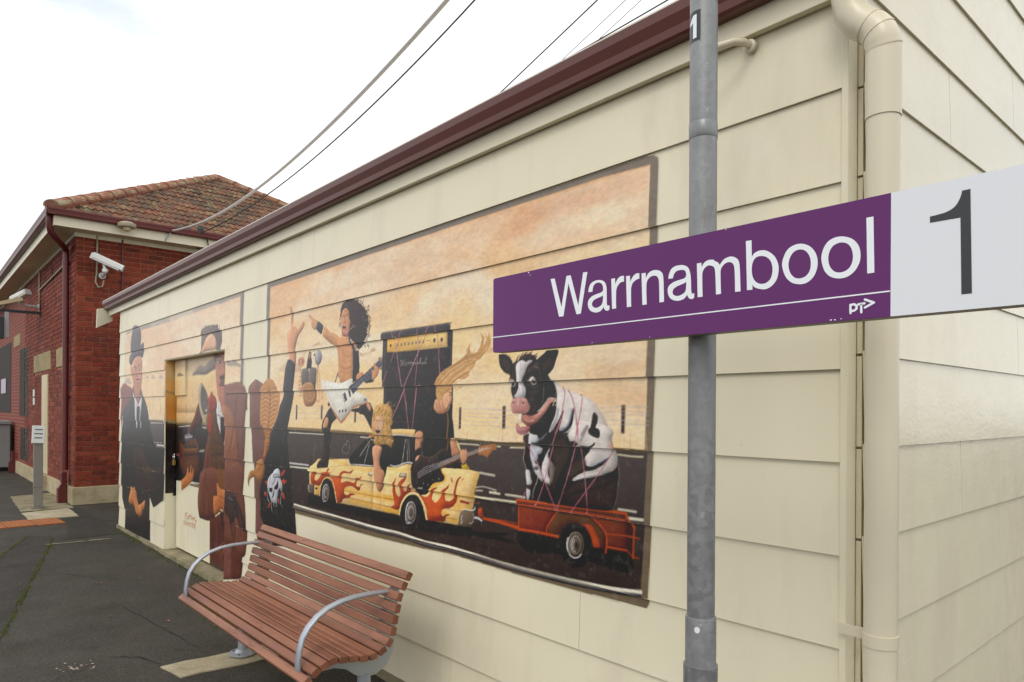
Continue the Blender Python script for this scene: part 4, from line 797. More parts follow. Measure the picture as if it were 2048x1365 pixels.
S W 104,68,40 s=1 w=13.4 soft=12.4 o=0.7 clip=1 | -5352,1775 6,-155 -15,-171
F W 164,108,62 s=1 | -5473,1447 158,-4 -25,-55 -10,-78 -15,-42 -79,-4 12,95
S W 104,64,36 s=1 w=5.2 soft=2.6 o=0.7 clip=1 | -5446,1432 60,-12 52,13
S W 212,160,98 s=1 w=3.6 soft=2.1 o=0.7 clip=1 | -5433,1422 47,-10 45,11
S W 104,64,36 s=1 w=5.2 soft=2.6 o=0.7 clip=1 | -5442,1403 56,-11 47,13
S W 212,160,98 s=1 w=3.6 soft=2.1 o=0.7 clip=1 | -5428,1393 42,-9 40,10
S W 104,64,36 s=1 w=5.2 soft=2.6 o=0.7 clip=1 | -5437,1374 51,-11 42,13
S W 212,160,98 s=1 w=3.6 soft=2.1 o=0.7 clip=1 | -5424,1364 38,-9 36,11
S W 104,64,36 s=1 w=5.2 soft=2.6 o=0.7 clip=1 | -5433,1346 48,-12 36,14
S W 212,160,98 s=1 w=3.6 soft=2.1 o=0.7 clip=1 | -5420,1336 35,-9 30,10
S W 104,64,36 s=1 w=5.2 soft=2.6 o=0.7 clip=1 | -5429,1317 44,-11 31,13
S W 212,160,98 s=1 w=3.6 soft=2.1 o=0.7 clip=1 | -5415,1307 30,-9 25,11
S W 104,64,36 s=1 w=5.2 soft=2.6 o=0.7 clip=1 | -5424,1289 39,-12 26,14
S W 212,160,98 s=1 w=3.6 soft=2.1 o=0.7 clip=1 | -5411,1279 27,-9 19,10
F W 164,106,58 s=1 | -5438,1352 100,3 -34,-77 -45,-72 -48,1 20,61
S W 96,58,34 s=1 w=5.1 soft=2.5 o=0.7 clip=1 | -5444,1332 42,-11 38,16
S W 96,58,34 s=1 w=5.1 soft=2.5 o=0.7 clip=1 | -5444,1306 42,-11 39,15
S W 96,58,34 s=1 w=5.1 soft=2.5 o=0.7 clip=1 | -5444,1279 43,-11 38,16
S W 96,58,34 s=1 w=5.1 soft=2.5 o=0.7 clip=1 | -5443,1252 42,-11 38,16
S W 96,58,34 s=1 w=5.1 soft=2.5 o=0.7 clip=1 | -5443,1225 43,-10 38,16
F W 170,62,44 s=1 | -5426,1213 -2,-4 -4,-3 -7,-3 -8,-1 -9,0 -6,2 -5,3 -2,4 2,4 4,3 7,3 8,1 8,0 7,-2 5,-3
F W 166,112,66 s=1 | -5465,1200 26,-40 -12,-77 -57,-66 -75,-6 -52,24 -65,-1 -53,-30 -13,-51 -30,51 21,55 44,31 78,7 21,31 33,35 81,31
S W 112,72,40 s=1 w=5.9 soft=5.3 o=0.6 clip=1 | -5477,1183 -57,-68 -118,-40 -87,-20
S W 112,72,40 s=1 w=5.8 soft=5.1 o=0.6 clip=1 | -5460,1159 -32,-79 -74,-45
S W 112,72,40 s=1 w=5.9 soft=5.2 o=0.6 clip=1 | -5518,1175 -83,-64 -95,-30
S W 204,156,104 s=1 w=4.5 soft=3.9 o=0.6 clip=1 | -5468,1171 -49,-74 -101,-40
S W 204,156,104 s=1 w=4.6 soft=3.9 o=0.6 clip=1 | -5551,1166 -59,-49 -121,-41
F W 176,70,44 s=1 | -5138,1087 23,29 36,21 30,5 -15,-25 -29,-21
F W 176,70,44 s=1 | -5115,1052 37,16 30,-5 43,-2 -29,-15 -14,-13 -44,2
F W 176,70,44 s=1 | -5091,966 29,-1 15,-23 22,-20 -51,5
F W 176,70,44 s=1 | -5437,1032 28,-7 24,12 3,-32 -32,1
F W 176,70,44 s=1 | -5432,937 35,8 7,-36 -34,3
F W 176,70,44 s=1 | -5367,854 32,16 -3,-38 -38,-16
F W 176,70,44 s=1 | -5165,906 22,15 8,-33 -22,-5
F W 186,186,192 s=1 | -5283,1101 23,20 64,23 46,-21 10,-49 30,-28 18,-41 -22,-32 -37,-16 -27,-40 5,-30 -25,-15 -74,2 -29,19 -22,23 -29,35 -25,36 5,57 47,38
S W 96,96,104 s=1 w=8.7 soft=7.4 o=0.8 clip=1 | -5275,1083 62,11 61,-21
S W 96,96,104 s=1 w=8.7 soft=7.5 o=0.8 clip=1 | -5221,1071 -38,-43 -31,-21
S W 96,96,104 s=1 w=8.8 soft=7.6 o=0.8 clip=1 | -5322,1073 -23,-46 -7,-51
S W 96,96,104 s=1 w=8.7 soft=7.5 o=0.8 clip=1 | -5240,974 -10,-51
F W 28,26,30 s=0 | -5344,977 62,10 12,-16 -19,-21 -44,3
F W 28,26,30 s=1 | -5243,992 46,35 22,26 5,-49 -19,-21 -41,-4
F W 40,38,42 s=1 | -5261,959 12,1 -5,-38 -16,-14
F W 28,26,30 s=1 o=0.8 | -5151,994 30,-22 -14,-63 -23,29 -11,30
S W 30,28,32 s=1 w=6.1 soft=1.8 | -5275,1070 123,5
S W 196,196,202 s=1 w=5.6 w2=2.5 | -5269,871 3,-31
S W 196,196,202 s=1 w=5.6 w2=2.5 | -5244,870 3,-33
S W 196,196,202 s=1 w=5.6 w2=2.5 | -5218,873 3,-31
S W 196,196,202 s=1 w=5.5 w2=2.5 | -5192,885 3,-27
S W 206,206,212 s=1 w=5.7 o=0.95 | -5376,961 9,-62 45,-34
S W 206,206,212 s=1 w=5.6 o=0.95 | -5322,865 16,-42 11,-24
S W 206,206,212 s=1 w=5.5 o=0.95 | -5137,1056 38,-58 -14,-62 -7,-62 9,-17
F W 48,46,50 s=1 | -4341,1599 -43,-45 -39,-37 -4,-61 112,3 28,43 65,36 46,14 -19,25 -93,35
F W 48,46,50 s=1 | -4034,1589 43,15 93,8 74,25 48,-17 24,-24 -7,-32 -3,-91 -8,10 -53,48 -41,32 -67,16
F W 196,140,100 s=1 | -4394,1531 30,15 24,-10 0,-31 -23,-40 -40,-7 -12,24
S W 230,190,150 s=1 w=2.7 o=0.7 | -4394,1531 -19,-45 10,-27
F W 196,140,104 s=1 | -3836,1627 24,14 28,-14 9,-23 -16,-16 -29,14
F W 46,44,48 s=1 | -3920,1624 82,14 45,2 32,-39 9,-31 -9,-40 -8,-45 -31,31 -37,35 -46,18 -37,4
F W 196,140,104 s=1 | -3836,1628 21,12 31,-18 8,-23 -16,-11 -27,18
F W 46,40,38 s=1 g=58,46,40,-4369,1440,-4388,1205 | -4412,1464 97,2 1,-74 -5,-59 -15,-65 -5,-60 -70,-9 -95,-7 -6,18 56,31 31,32 7,65
F W 46,42,44 s=0 | -4412,1469 -4,-51 5,-39 102,4 5,39 -6,49
S W 84,60,46 s=1 w=5 soft=4 o=0.5 | -4406,1379 38,-19 38,7
S W 84,60,46 s=1 w=5 soft=4 o=0.5 | -4406,1354 39,-17 37,5
S W 84,60,46 s=1 w=5 soft=4 o=0.5 | -4405,1329 38,-16 37,5
S W 84,60,46 s=1 w=5 soft=4 o=0.5 | -4405,1304 38,-15 38,4
S W 84,60,46 s=1 w=5 soft=4 o=0.5 | -4405,1279 38,-14 38,3
S W 84,60,46 s=1 w=5 soft=4 o=0.5 | -4405,1254 39,-13 37,3
F W 34,30,30 s=1 | -4510,1210 56,26 44,-17 74,5 -3,-16 -70,-9 -95,-8
S W 74,64,66 s=1 w=11.4 | -4193,1864 -50,-86
F W 198,142,98 s=1 | -4432,2106 17,54 35,-7 60,-38 51,-10 58,-20 45,-19 4,23 96,-8 16,-24 23,-43 9,-64 8,-100 -7,-50 -174,5 -13,53 -5,64 -13,55 -29,41 -59,23 -69,33
F W 198,142,98 s=0 | -4213,1952 10,-70 19,-36 6,-74 168,-4 4,105 -10,131 -221,15
S W 150,98,66 s=1 w=8.5 soft=8.5 o=0.6 | -4243,2060 21,-40 21,-21
S W 150,98,66 s=1 w=6.1 soft=6.1 o=0.5 | -4161,2062 40,-11 47,4
S W 150,98,66 s=1 w=6.1 soft=6.1 o=0.5 | -4137,1999 -15,-34 40,-25 63,0 23,18
S W 150,98,66 s=1 w=6.8 soft=6.8 o=0.45 | -4192,1902 49,-33 63,-7 55,13
S W 150,98,66 s=1 w=7.1 soft=7.1 o=0.4 | -4415,2152 61,-41 102,-43
S W 150,98,66 s=1 w=7.7 soft=7.7 o=0.5 | -4209,1961 17,-78
S W 150,98,66 s=1 w=9.7 soft=9.7 o=0.5 | -4023,2003 5,-128
S W 150,98,66 s=1 w=5.1 soft=5.1 o=0.4 | -4171,1924 54,-20 62,1
S W 150,98,66 s=1 w=6 soft=6 o=0.45 | -4189,1881 46,-15 80,-3 44,11
S W 150,98,66 s=1 w=5.1 soft=5.1 o=0.4 | -4170,1846 54,-11 88,1
S W 150,98,66 s=1 w=5.2 soft=5.2 o=0.4 | -4134,1819 5,-44
S W 150,98,66 s=1 w=6.8 soft=6.8 o=0.5 | -4036,1824 -4,-51
S W 150,98,66 s=1 w=6.1 soft=6.1 o=0.35 | -4161,1871 -4,-77
S W 222,172,128 s=1 w=10.1 soft=10.1 o=0.5 | -4311,2096 67,-17
S W 222,172,128 s=1 w=11.5 soft=11.5 o=0.5 | -4185,1979 17,-59
S W 222,172,128 s=1 w=12.8 soft=12.8 o=0.5 | -4096,1916 32,-24
S W 222,172,128 s=1 w=9.5 soft=9.5 o=0.5 | -4380,2133 52,-39
S W 222,172,128 s=1 w=12.8 soft=12.8 o=0.4 | -4107,1886 9,-34
F W 212,160,122 s=1 | -4667,2269 24,-4 56,-24 55,-26 19,-18 -5,-24 -22,-16 -18,-5 -33,13 -19,20 -9,26 4,16 -37,22
S W 160,106,76 s=1 w=2.9 soft=1.6 o=0.7 | -4610,2225 51,-9 36,-6
S W 160,106,76 s=1 w=2.9 soft=1.6 o=0.7 | -4600,2205 32,-3
S W 160,106,76 s=1 w=2.9 soft=1.6 o=0.7 | -4600,2189 32,-3
S W 160,106,76 s=1 w=2.9 soft=1.6 o=0.7 | -4591,2171 33,-2
S W 160,106,76 s=1 w=2.9 soft=1.6 o=0.7 | -4559,2197 10,-29
F W 72,72,82 s=0 g=48,50,58,-4477,2194,-4476,2121 | -4515,2208 38,-10 49,-27 0,-18 -20,-40 -28,8 -62,36 16,21
F W 64,50,50 s=1 g=52,40,38,-4092,2296,-3898,2017 | -4176,2267 12,21 32,12 40,7 47,0 54,-10 45,-20 45,-25 37,-26 22,-32 22,-20 8,-33 -7,-36 -14,-20 14,-23 -28,-27 -22,-21 -29,-20 -37,-16 -30,13 -16,31 -34,18 -36,25 -19,24 -21,55 -56,74 -32,-13 -10,-30 15,-39 -11,31 -4,43 8,30
H W 84,62,56 w=2.7 o=0.7 clip=1 n=90 L=21.2 seed=3 m=0 | -4164,2315 336,-39 3,-294 -336,22
H W 40,32,32 w=3.1 o=0.6 clip=1 n=70 L=21.2 seed=4 m=0 | -4164,2315 336,-39 3,-294 -336,22
H W 64,50,50 w=4.5 o=1 clip=0 n=22 L=18.6 seed=5 m=0 | -3976,2292 90,-11 0,-42 -90,10
H W 64,50,50 w=4.4 o=1 clip=0 n=34 L=18.4 seed=15 m=0 | -3901,2248 88,-9 0,-69 -87,8
H W 64,50,50 w=4.4 o=1 clip=0 n=46 L=20.1 seed=6 m=0 | -3856,2181 72,-7 1,-130 -72,6
H W 64,50,50 w=4.4 o=1 clip=0 n=34 L=17.7 seed=7 m=0 | -3921,2055 103,-8 0,-72 -102,6
H W 64,50,50 w=3.9 o=1 clip=0 n=12 L=13.1 seed=8 m=0 | -4196,2273 24,-3 2,-135 -25,2
H W 226,206,178 w=2.9 o=0.8 clip=0 n=16 L=11 seed=9 m=0 | -3886,2236 87,-10 2,-217 -87,6
F W 196,138,102 s=1 | -4151,2249 35,7 32,-11 20,-24 4,-35 16,-24 -7,-37 -11,-37 -12,-21 -24,1 -40,11 -20,32 -13,40 -4,39 8,30
S W 150,98,70 s=1 w=9.8 soft=9.1 o=0.6 clip=1 | -4068,2210 13,-54 -11,-67
S W 220,168,130 s=1 w=10 soft=9.2 o=0.5 clip=1 | -4147,2179 -3,-38
S W 70,46,38 s=1 w=4.6 soft=1.5 o=0.85 | -4163,2204 20,2 20,-10
S W 70,46,38 s=1 w=4.9 soft=1.5 o=0.85 | -4115,2207 32,6 9,-6
S W 70,46,38 s=1 w=3.1 soft=1.5 o=0.85 | -4121,2196 -2,-27 8,-5
S W 70,46,38 s=1 w=2.7 soft=1.5 o=0.85 | -4142,2160 20,2 15,-6
S W 70,46,38 s=1 w=2.3 soft=1.5 o=0.85 | -4131,2245 12,-15 27,11
S W 70,46,38 s=1 w=5.4 soft=1.5 o=0.85 | -4154,2111 16,-28 32,-10
F W 214,206,190 s=1 | -4140,2193 -1,-2 -3,-1 -4,-1 -4,0 -5,1 -4,1 -3,2 -1,3 1,1 3,2 4,1 4,0 5,-1 4,-2 3,-2
F W 214,206,190 s=1 | -4087,2193 -1,-2 -3,-1 -3,-1 -5,0 -5,1 -3,2 -3,2 -1,2 1,2 3,1 3,1 5,0 4,-1 4,-2 3,-1
F W 60,50,44 s=1 | -4149,2194 -1,-1 -1,-1 -1,-1 -2,0 -2,0 -1,1 -2,1 0,2 0,1 1,1 2,0 2,0 2,0 1,-1 1,-1
F W 60,50,44 s=1 | -4096,2194 0,-1 -1,-1 -2,0 -2,0 -1,0 -2,1 -1,1 0,1 0,1 1,1 2,1 1,0 2,-1 2,0 1,-2
F W 52,34,34 s=1 | -4148,2141 18,6 24,-7 4,-14 -4,-15 -24,2 -14,12
S W 226,216,200 s=1 w=3.4 | -4141,2141 31,-2
F W 196,122,126 s=1 | -4138,2125 24,0 20,-19 16,-13 -4,-13 -24,1 -20,12
S W 226,166,166 s=1 w=4.6 soft=3.8 o=0.6 | -4122,2112 24,-23
S W 226,206,180 s=1 w=3 o=0.9 | -4098,2091 39,16 31,10 35,9
S W 220,200,170 s=1 w=2.2 o=0.7 | -4016,2137 26,-6
F W 66,68,82 s=1 | -4066,2081 19,-13 16,-31 20,-35 -12,-18 -23,50 -12,24
F W 54,54,64 s=0 g=40,40,46,-3978,1998,-3967,1788 | -4026,2043 14,-26 35,-45 34,3 13,-64 9,-42 -4,-49 -8,-33 -77,-19 4,105 -10,106
F W 196,134,92 s=1 | -4015,2040 34,-22 17,-19 -1,-15 -19,-12 -12,29
F W 56,56,64 s=1 | -3925,1787 58,6 97,21 32,-33 -15,-14 -80,-4 -33,10
F W 194,136,98 s=1 | -3959,1804 17,21 34,7 37,-6 4,-16 -41,-24 -42,-5
F W 206,150,118 s=0 | -4446,1793 110,-163 105,-83 74,-43 31,14 118,86 184,35 4,26 -285,-1 -281,91
F W 222,217,205 s=0 | -4451,1800 151,-18 140,-14 89,19 57,11 11,-9 -8,-38 -42,-12 104,-35 17,4 113,-41 -9,-18 -180,-30 -30,-32 -120,-63 -64,40 -95,61 -69,68 -50,68
S W 200,192,182 s=1 w=13.3 soft=13.3 o=0.5 clip=1 | -4406,1783 79,-118 132,-101
S W 238,236,228 s=1 w=17.3 soft=17.3 o=0.6 clip=1 | -4328,1763 177,-13
S W 238,234,224 s=1 w=2.7 o=0.8 | -4446,1793 60,-96 69,-69 159,-106
S W 170,110,80 s=1 w=5.2 soft=2.6 o=0.8 | -4317,1617 95,-66 65,-40
S W 170,112,84 s=1 w=4.2 soft=2.5 o=0.7 | -4144,1513 132,93 180,35
F W 60,58,68 s=0 | -4146,1698 27,13 34,-50 -29,-14
F W 52,52,62 s=0 | -4081,1723 21,4 24,-41 -20,-9
S W 170,172,182 s=1 w=1.3 o=0.7 | -4134,1700 27,-49
S W 170,172,182 s=1 w=1.3 o=0.7 | -4125,1703 25,-49
S W 170,172,182 s=1 w=1.3 o=0.7 | -4116,1705 23,-48
S W 170,172,182 s=1 w=1.3 o=0.7 | -4107,1708 22,-47
S W 60,58,62 s=1 w=3 | -4161,1690 37,-50
F W 54,50,50 s=1 | -4172,1586 -1,-4 -2,-3 -3,-2 -4,-1 -4,1 -3,2 -2,3 -1,4 1,4 2,3 3,3 4,1 4,-1 3,-2 2,-4
F W 150,140,130 s=1 | -4181,1589 0,-2 -1,-1 -1,0 -2,-1 -1,1 -1,0 -1,1 0,2 0,1 1,1 1,1 1,0 2,0 1,-1 1,-1
F W 54,50,50 s=1 | -4132,1589 -1,-4 -2,-4 -3,-2 -4,-1 -4,1 -3,2 -2,3 -1,4 1,4 2,4 3,2 4,1 4,-1 3,-2 2,-4
F W 150,140,130 s=1 | -4141,1591 0,-1 -1,-1 -1,-1 -2,0 -1,0 -1,1 -1,1 0,1 0,1 1,1 1,1 1,1 2,-1 1,0 1,-2
F W 54,50,50 s=1 | -4091,1593 -1,-4 -2,-4 -3,-2 -4,-1 -3,1 -4,2 -2,4 -1,3 1,4 2,4 3,2 4,1 4,-1 3,-2 2,-4
F W 150,140,130 s=1 | -4100,1595 0,-1 -1,-1 -1,-1 -1,0 -2,0 -1,1 -1,1 0,1 0,1 1,1 1,1 2,0 1,0 1,0 1,-2
F W 70,62,60 s=1 | -3844,1659 -1,-3 -2,-2 -3,-2 -4,-1 -4,1 -4,2 -2,2 -1,4 1,3 2,2 3,2 4,1 5,-1 3,-2 2,-2
F W 66,58,56 s=0 | -4361,1637 20,11 19,-20 -24,-14
F W 58,58,70 s=0 | -4053,1739 13,9 190,73 119,56 54,25 61,-26 -99,-44 -143,-56 -91,-47 -64,-33 -22,22
S W 176,180,192 s=0 w=1.8 o=0.8 | -4031,1728 181,79 158,88
S W 176,180,192 s=0 w=1.8 o=0.8 | -4023,1724 182,78 161,89
S W 176,180,192 s=0 w=1.8 o=0.8 | -4015,1720 183,77 165,89
S W 176,180,192 s=0 w=1.8 o=0.8 | -4007,1715 184,76 168,91
S W 176,180,192 s=0 w=1.8 o=0.8 | -3999,1711 185,75 171,91
S W 176,180,192 s=0 w=1.8 o=0.8 | -3992,1707 187,74 174,91
S W 140,144,156 s=1 w=2.1 o=0.7 | -4001,1751 39,-24
S W 140,144,156 s=1 w=2.1 o=0.7 | -3968,1765 38,-24
S W 140,144,156 s=1 w=2.1 o=0.7 | -3936,1779 38,-23
S W 140,144,156 s=1 w=2.1 o=0.7 | -3905,1793 38,-23
S W 140,144,156 s=1 w=2 o=0.7 | -3873,1807 37,-23
S W 140,144,156 s=1 w=2 o=0.7 | -3842,1821 36,-24
S W 140,144,156 s=1 w=2 o=0.7 | -3812,1835 37,-24
S W 140,144,156 s=1 w=2 o=0.7 | -3781,1848 36,-24
S W 140,144,156 s=1 w=2 o=0.7 | -3751,1861 35,-23
F W 142,118,94 s=0 g=112,92,72,-3677,1906,-3556,1834 | -3700,1900 8,13 23,3 38,-16 45,-18 38,-29 7,-22 -44,-4 -60,9 -39,7 53,22 15,13
S W 186,186,190 s=1 w=1.6 o=0.8 | -3700,1892 42,15
S W 186,186,190 s=1 w=1.6 o=0.8 | -3687,1887 40,15
S W 186,186,190 s=1 w=1.6 o=0.8 | -3675,1883 39,14
S W 186,186,190 s=1 w=1.6 o=0.8 | -3663,1878 37,14
S W 186,186,190 s=1 w=1.6 o=0.8 | -3650,1873 35,13
S W 186,186,190 s=1 w=1.6 o=0.8 | -3638,1869 34,12
S W 170,170,172 s=1 w=2.4 | -3673,1910 11,9 11,-8
S W 170,170,172 s=1 w=2.4 | -3642,1905 11,8 11,-8
S W 170,170,172 s=1 w=2.4 | -3620,1900 12,8 10,-8
S W 170,170,172 s=1 w=2.3 | -3582,1888 11,8 10,-7
F W 200,142,104 s=1 | -3751,1882 16,1 12,-16 31,-12 10,-20 -17,-31 -31,-19 -23,-7 -12,8 3,28 -12,29 20,-5 16,7 -8,17
S W 140,90,62 s=1 w=2.4 soft=1.2 o=0.7 | -3738,1853 23,-21 4,-20
S W 140,90,62 s=1 w=2.4 soft=1.2 o=0.7 | -3707,1848 16,-16
S W 140,90,62 s=1 w=2.4 soft=1.2 o=0.7 | -3746,1834 16,-29
F W 58,54,58 s=0 g=50,45,47,-3333,2056,-3330,1741 | -3661,2041 10,14 27,3 361,-1 258,0 37,1 16,-7 0,-33 10,-6 1,-193 2,-233 1,-73 -696,-15 -2,233 -11,59 0,225 -12,5
F W 52,46,48 s=0 | -3633,1724 695,-13 2,-222 -13,-32 -681,-22
F W 44,38,38 s=0 | -3616,1715 659,-12 1,-161 -597,-16 -57,2
S W 104,100,102 s=1 w=5 soft=4.1 o=0.7 | -3647,2028 12,20 47,1 326,-1 257,-2
S W 120,112,106 s=1 w=5.9 soft=5.1 o=0.7 | -2986,2048 25,-2 0,-25
S W 30,28,32 s=1 w=2.8 o=0.8 | -3647,2019 314,1 381,-2
S W 30,28,30 s=1 w=1.9 o=0.8 | -3651,2041 8,15 23,3 357,-2 296,0 16,-6
S W 96,92,94 s=1 w=5.8 soft=5.8 o=0.6 | -3625,2005 3,-133 8,-249
S W 92,88,88 s=1 w=7.3 soft=6.6 o=0.6 | -2961,2002 4,-88 1,-73
S W 30,28,30 s=1 w=3.3 soft=2.1 o=0.7 | -3603,2004 6,-257 2,-151
S W 66,60,60 s=1 w=1.8 soft=1.1 o=0.45 | -3590,1846 618,-17
S W 66,60,60 s=1 w=1.8 soft=1.1 o=0.45 | -3590,1836 618,-16
S W 66,60,60 s=1 w=1.8 soft=1.1 o=0.45 | -3590,1826 618,-14
S W 66,60,60 s=1 w=1.8 soft=1.1 o=0.45 | -3589,1816 618,-13
S W 66,60,60 s=1 w=1.8 soft=1.1 o=0.45 | -3589,1806 618,-12
S W 66,60,60 s=1 w=1.8 soft=1.1 o=0.45 | -3589,1796 618,-11
S W 66,60,60 s=1 w=1.8 soft=1.1 o=0.45 | -3589,1786 618,-10
S W 66,60,60 s=1 w=1.8 soft=1.1 o=0.45 | -3589,1777 618,-9
S W 66,60,60 s=1 w=1.8 soft=1.1 o=0.45 | -3589,1767 618,-8
S W 66,60,60 s=1 w=1.8 soft=1.1 o=0.45 | -3589,1757 618,-7
S W 66,60,60 s=1 w=1.8 soft=1.1 o=0.45 | -3589,1747 618,-6
S W 66,60,60 s=1 w=1.8 soft=1.1 o=0.45 | -3589,1737 618,-5
S W 66,60,60 s=1 w=1.8 soft=1.1 o=0.45 | -3589,1727 618,-3
S W 66,60,60 s=1 w=1.8 soft=1.1 o=0.45 | -3588,1717 617,-2
S W 66,60,60 s=1 w=1.8 soft=1.1 o=0.45 | -3588,1707 617,-1
S W 66,60,60 s=1 w=1.8 soft=1.1 o=0.45 | -3588,1697 618,0
S W 66,60,60 s=1 w=1.8 soft=1.1 o=0.45 | -3588,1687 618,1
S W 66,60,60 s=1 w=1.8 soft=1.1 o=0.45 | -3588,1677 618,3
S W 66,60,60 s=1 w=1.8 soft=1.1 o=0.45 | -3588,1668 618,3
S W 66,60,60 s=1 w=1.8 soft=1.1 o=0.45 | -3588,1658 618,4
S W 66,60,60 s=1 w=1.8 soft=1.1 o=0.45 | -3588,1648 618,5
S W 66,60,60 s=1 w=1.8 soft=1.1 o=0.45 | -3588,1638 618,6
S W 66,60,60 s=1 w=1.8 soft=1.1 o=0.45 | -3588,1628 618,8
S W 66,60,60 s=1 w=1.8 soft=1.1 o=0.45 | -3587,1618 617,9
S W 66,60,60 s=1 w=1.8 soft=1.1 o=0.45 | -3587,1608 617,10
S W 66,60,60 s=1 w=1.8 soft=1.1 o=0.45 | -3587,1598 617,11
F W 216,168,82 s=0 g=226,190,120,-3556,2000,-3126,1970 | -3599,2015 337,2 269,-4 5,-80 -280,0 -330,5
S W 228,184,104 s=1 w=15.7 soft=15.7 o=0.5 clip=1 | -3556,1943 224,2
S W 236,206,140 s=1 w=6.1 soft=5.4 o=0.6 clip=1 | -3140,2001 -46,-61
F W 60,56,60 s=1 | -3548,1976 -1,-3 -2,-3 -3,-2 -3,0 -4,1 -3,2 -2,3 -1,3 1,4 2,3 3,1 4,1 3,-1 3,-2 2,-3
F W 56,54,60 s=1 | -3099,1975 -1,-5 -2,-3 -4,-3 -4,0 -4,1 -4,3 -2,4 -1,5 1,4 2,4 4,2 4,1 4,-1 4,-3 2,-4
F W 150,140,130 s=1 | -3105,1975 -1,-2 -1,-1 -1,-1 -2,-1 -2,1 -1,1 -1,2 -1,2 1,2 1,2 1,1 2,0 2,-1 1,-1 1,-2
F W 56,54,60 s=1 | -3030,1974 -1,-5 -2,-3 -4,-2 -4,-1 -5,1 -4,3 -2,4 -1,4 1,5 2,3 4,2 4,1 5,-2 4,-2 2,-4
F W 150,140,130 s=1 | -3036,1974 -1,-2 -1,-1 -1,-1 -2,0 -2,0 -2,1 -1,2 -1,2 1,2 1,1 2,1 2,0 1,0 2,-1 1,-2
F W 132,120,104 s=1 | -3472,1975 0,-3 -3,-3 -3,-2 -4,0 -4,1 -4,2 -2,3 -1,4 1,3 2,3 4,1 4,1 4,-1 3,-2 2,-3
F W 186,172,150 s=1 | -3480,1978 0,-1 -1,-1 -1,-1 -2,0 -1,0 -1,1 -1,1 -1,2 1,1 1,1 1,1 1,0 2,0 1,-1 1,-2
F W 80,60,50 s=1 | -3463,1991 0,0 -1,-1 -1,-1 -1,0 -1,0 -1,1 -1,1 0,1 0,1 1,1 1,0 1,0 1,0 1,-1 1,-1
F W 132,120,104 s=1 | -3432,1975 -1,-3 -2,-3 -3,-2 -4,0 -4,1 -4,2 -2,3 -1,3 1,4 2,3 3,1 4,1 4,-1 4,-3 2,-3
F W 186,172,150 s=1 | -3440,1978 -1,-1 0,-1 -2,-1 -1,0 -1,0 -2,1 0,1 -1,2 1,1 0,1 2,1 1,0 1,0 2,-1 0,-2
F W 80,60,50 s=1 | -3423,1991 -1,-1 0,-1 -1,0 -1,-1 -1,1 -1,0 -1,1 0,1 0,1 1,1 1,0 1,0 1,0 1,-1 0,0
F W 132,120,104 s=1 | -3393,1975 -1,-3 -2,-3 -3,-2 -4,0 -4,1 -3,2 -3,3 -1,3 1,4 2,2 4,2 4,0 4,0 3,-3 2,-3
F W 186,172,150 s=1 | -3401,1978 0,-1 -1,-2 -1,0 -2,0 -1,0 -1,1 -1,1 0,1 0,2 1,1 1,1 1,0 2,-1 1,0 1,-2
F W 80,60,50 s=1 | -3384,1990 -1,-1 0,-1 -1,0 -1,0 -1,0 -1,1 -1,0 0,1 0,1 1,1 1,0 1,1 1,-1 1,0 0,-1
F W 132,120,104 s=1 | -3355,1975 0,-3 -2,-3 -4,-2 -4,0 -3,1 -4,2 -2,3 -1,3 1,4 2,2 3,2 4,0 4,-1 3,-2 3,-3
F W 186,172,150 s=1 | -3363,1978 0,-1 -1,-2 -1,0 -1,0 -1,0 -2,1 0,1 -1,1 1,2 0,1 1,1 2,0 1,-1 1,-1 1,-1
F W 80,60,50 s=1 | -3346,1989 0,-1 -1,0 -1,-1 -1,0 -1,0 -1,1 -1,1 0,1 0,0 1,1 1,1 1,0 1,-1 1,0 1,-1
F W 132,120,104 s=1 | -3317,1975 0,-3 -2,-3 -4,-2 -4,0 -3,1 -4,2 -2,3 -1,3 1,4 2,2 4,2 3,0 4,-1 3,-2 3,-3
F W 186,172,150 s=1 | -3324,1978 -1,-2 0,-1 -2,0 -1,0 -1,0 -2,1 0,1 -1,1 1,2 0,1 2,0 1,1 1,-1 1,-1 1,-1
F W 80,60,50 s=1 | -3308,1988 0,0 -1,-1 -1,-1 -1,0 -1,1 -1,0 -1,1 0,1 0,1 1,0 1,1 1,0 1,0 1,-1 1,-1
F W 132,120,104 s=1 | -3279,1975 -1,-3 -2,-3 -3,-2 -4,0 -4,1 -3,2 -2,3 -1,3 1,3 2,3 3,2 4,0 4,-1 3,-2 2,-3
F W 186,172,150 s=1 | -3287,1978 0,-2 -1,-1 -1,0 -1,-1 -2,1 -1,1 -1,1 0,1 0,2 1,1 1,0 1,0 2,0 1,-1 1,-1
F W 80,60,50 s=1 | -3271,1988 0,-1 -1,-1 -1,0 -1,0 -1,0 -1,0 0,1 -1,1 1,1 0,1 1,0 1,0 1,0 1,-1 1,0
F W 132,120,104 s=1 | -3242,1975 -1,-3 -2,-3 -3,-2 -4,0 -4,1 -3,2 -2,3 -1,3 1,3 2,3 3,2 4,0 4,-1 3,-2 2,-3
F W 186,172,150 s=1 | -3250,1978 0,-2 -1,-1 -1,0 -1,-1 -2,1 -1,1 -1,1 0,1 0,1 1,2 1,0 1,0 2,0 1,-1 1,-1
F W 80,60,50 s=1 | -3234,1987 0,-1 -1,-1 -1,0 -1,0 -1,0 -1,1 -1,0 0,1 0,1 1,1 1,0 1,0 1,0 1,0 1,-1
F W 132,120,104 s=1 | -3206,1975 -1,-3 -2,-3 -3,-2 -4,0 -3,1 -3,2 -2,3 -1,3 0,3 3,3 3,2 3,0 4,-1 3,-2 2,-3
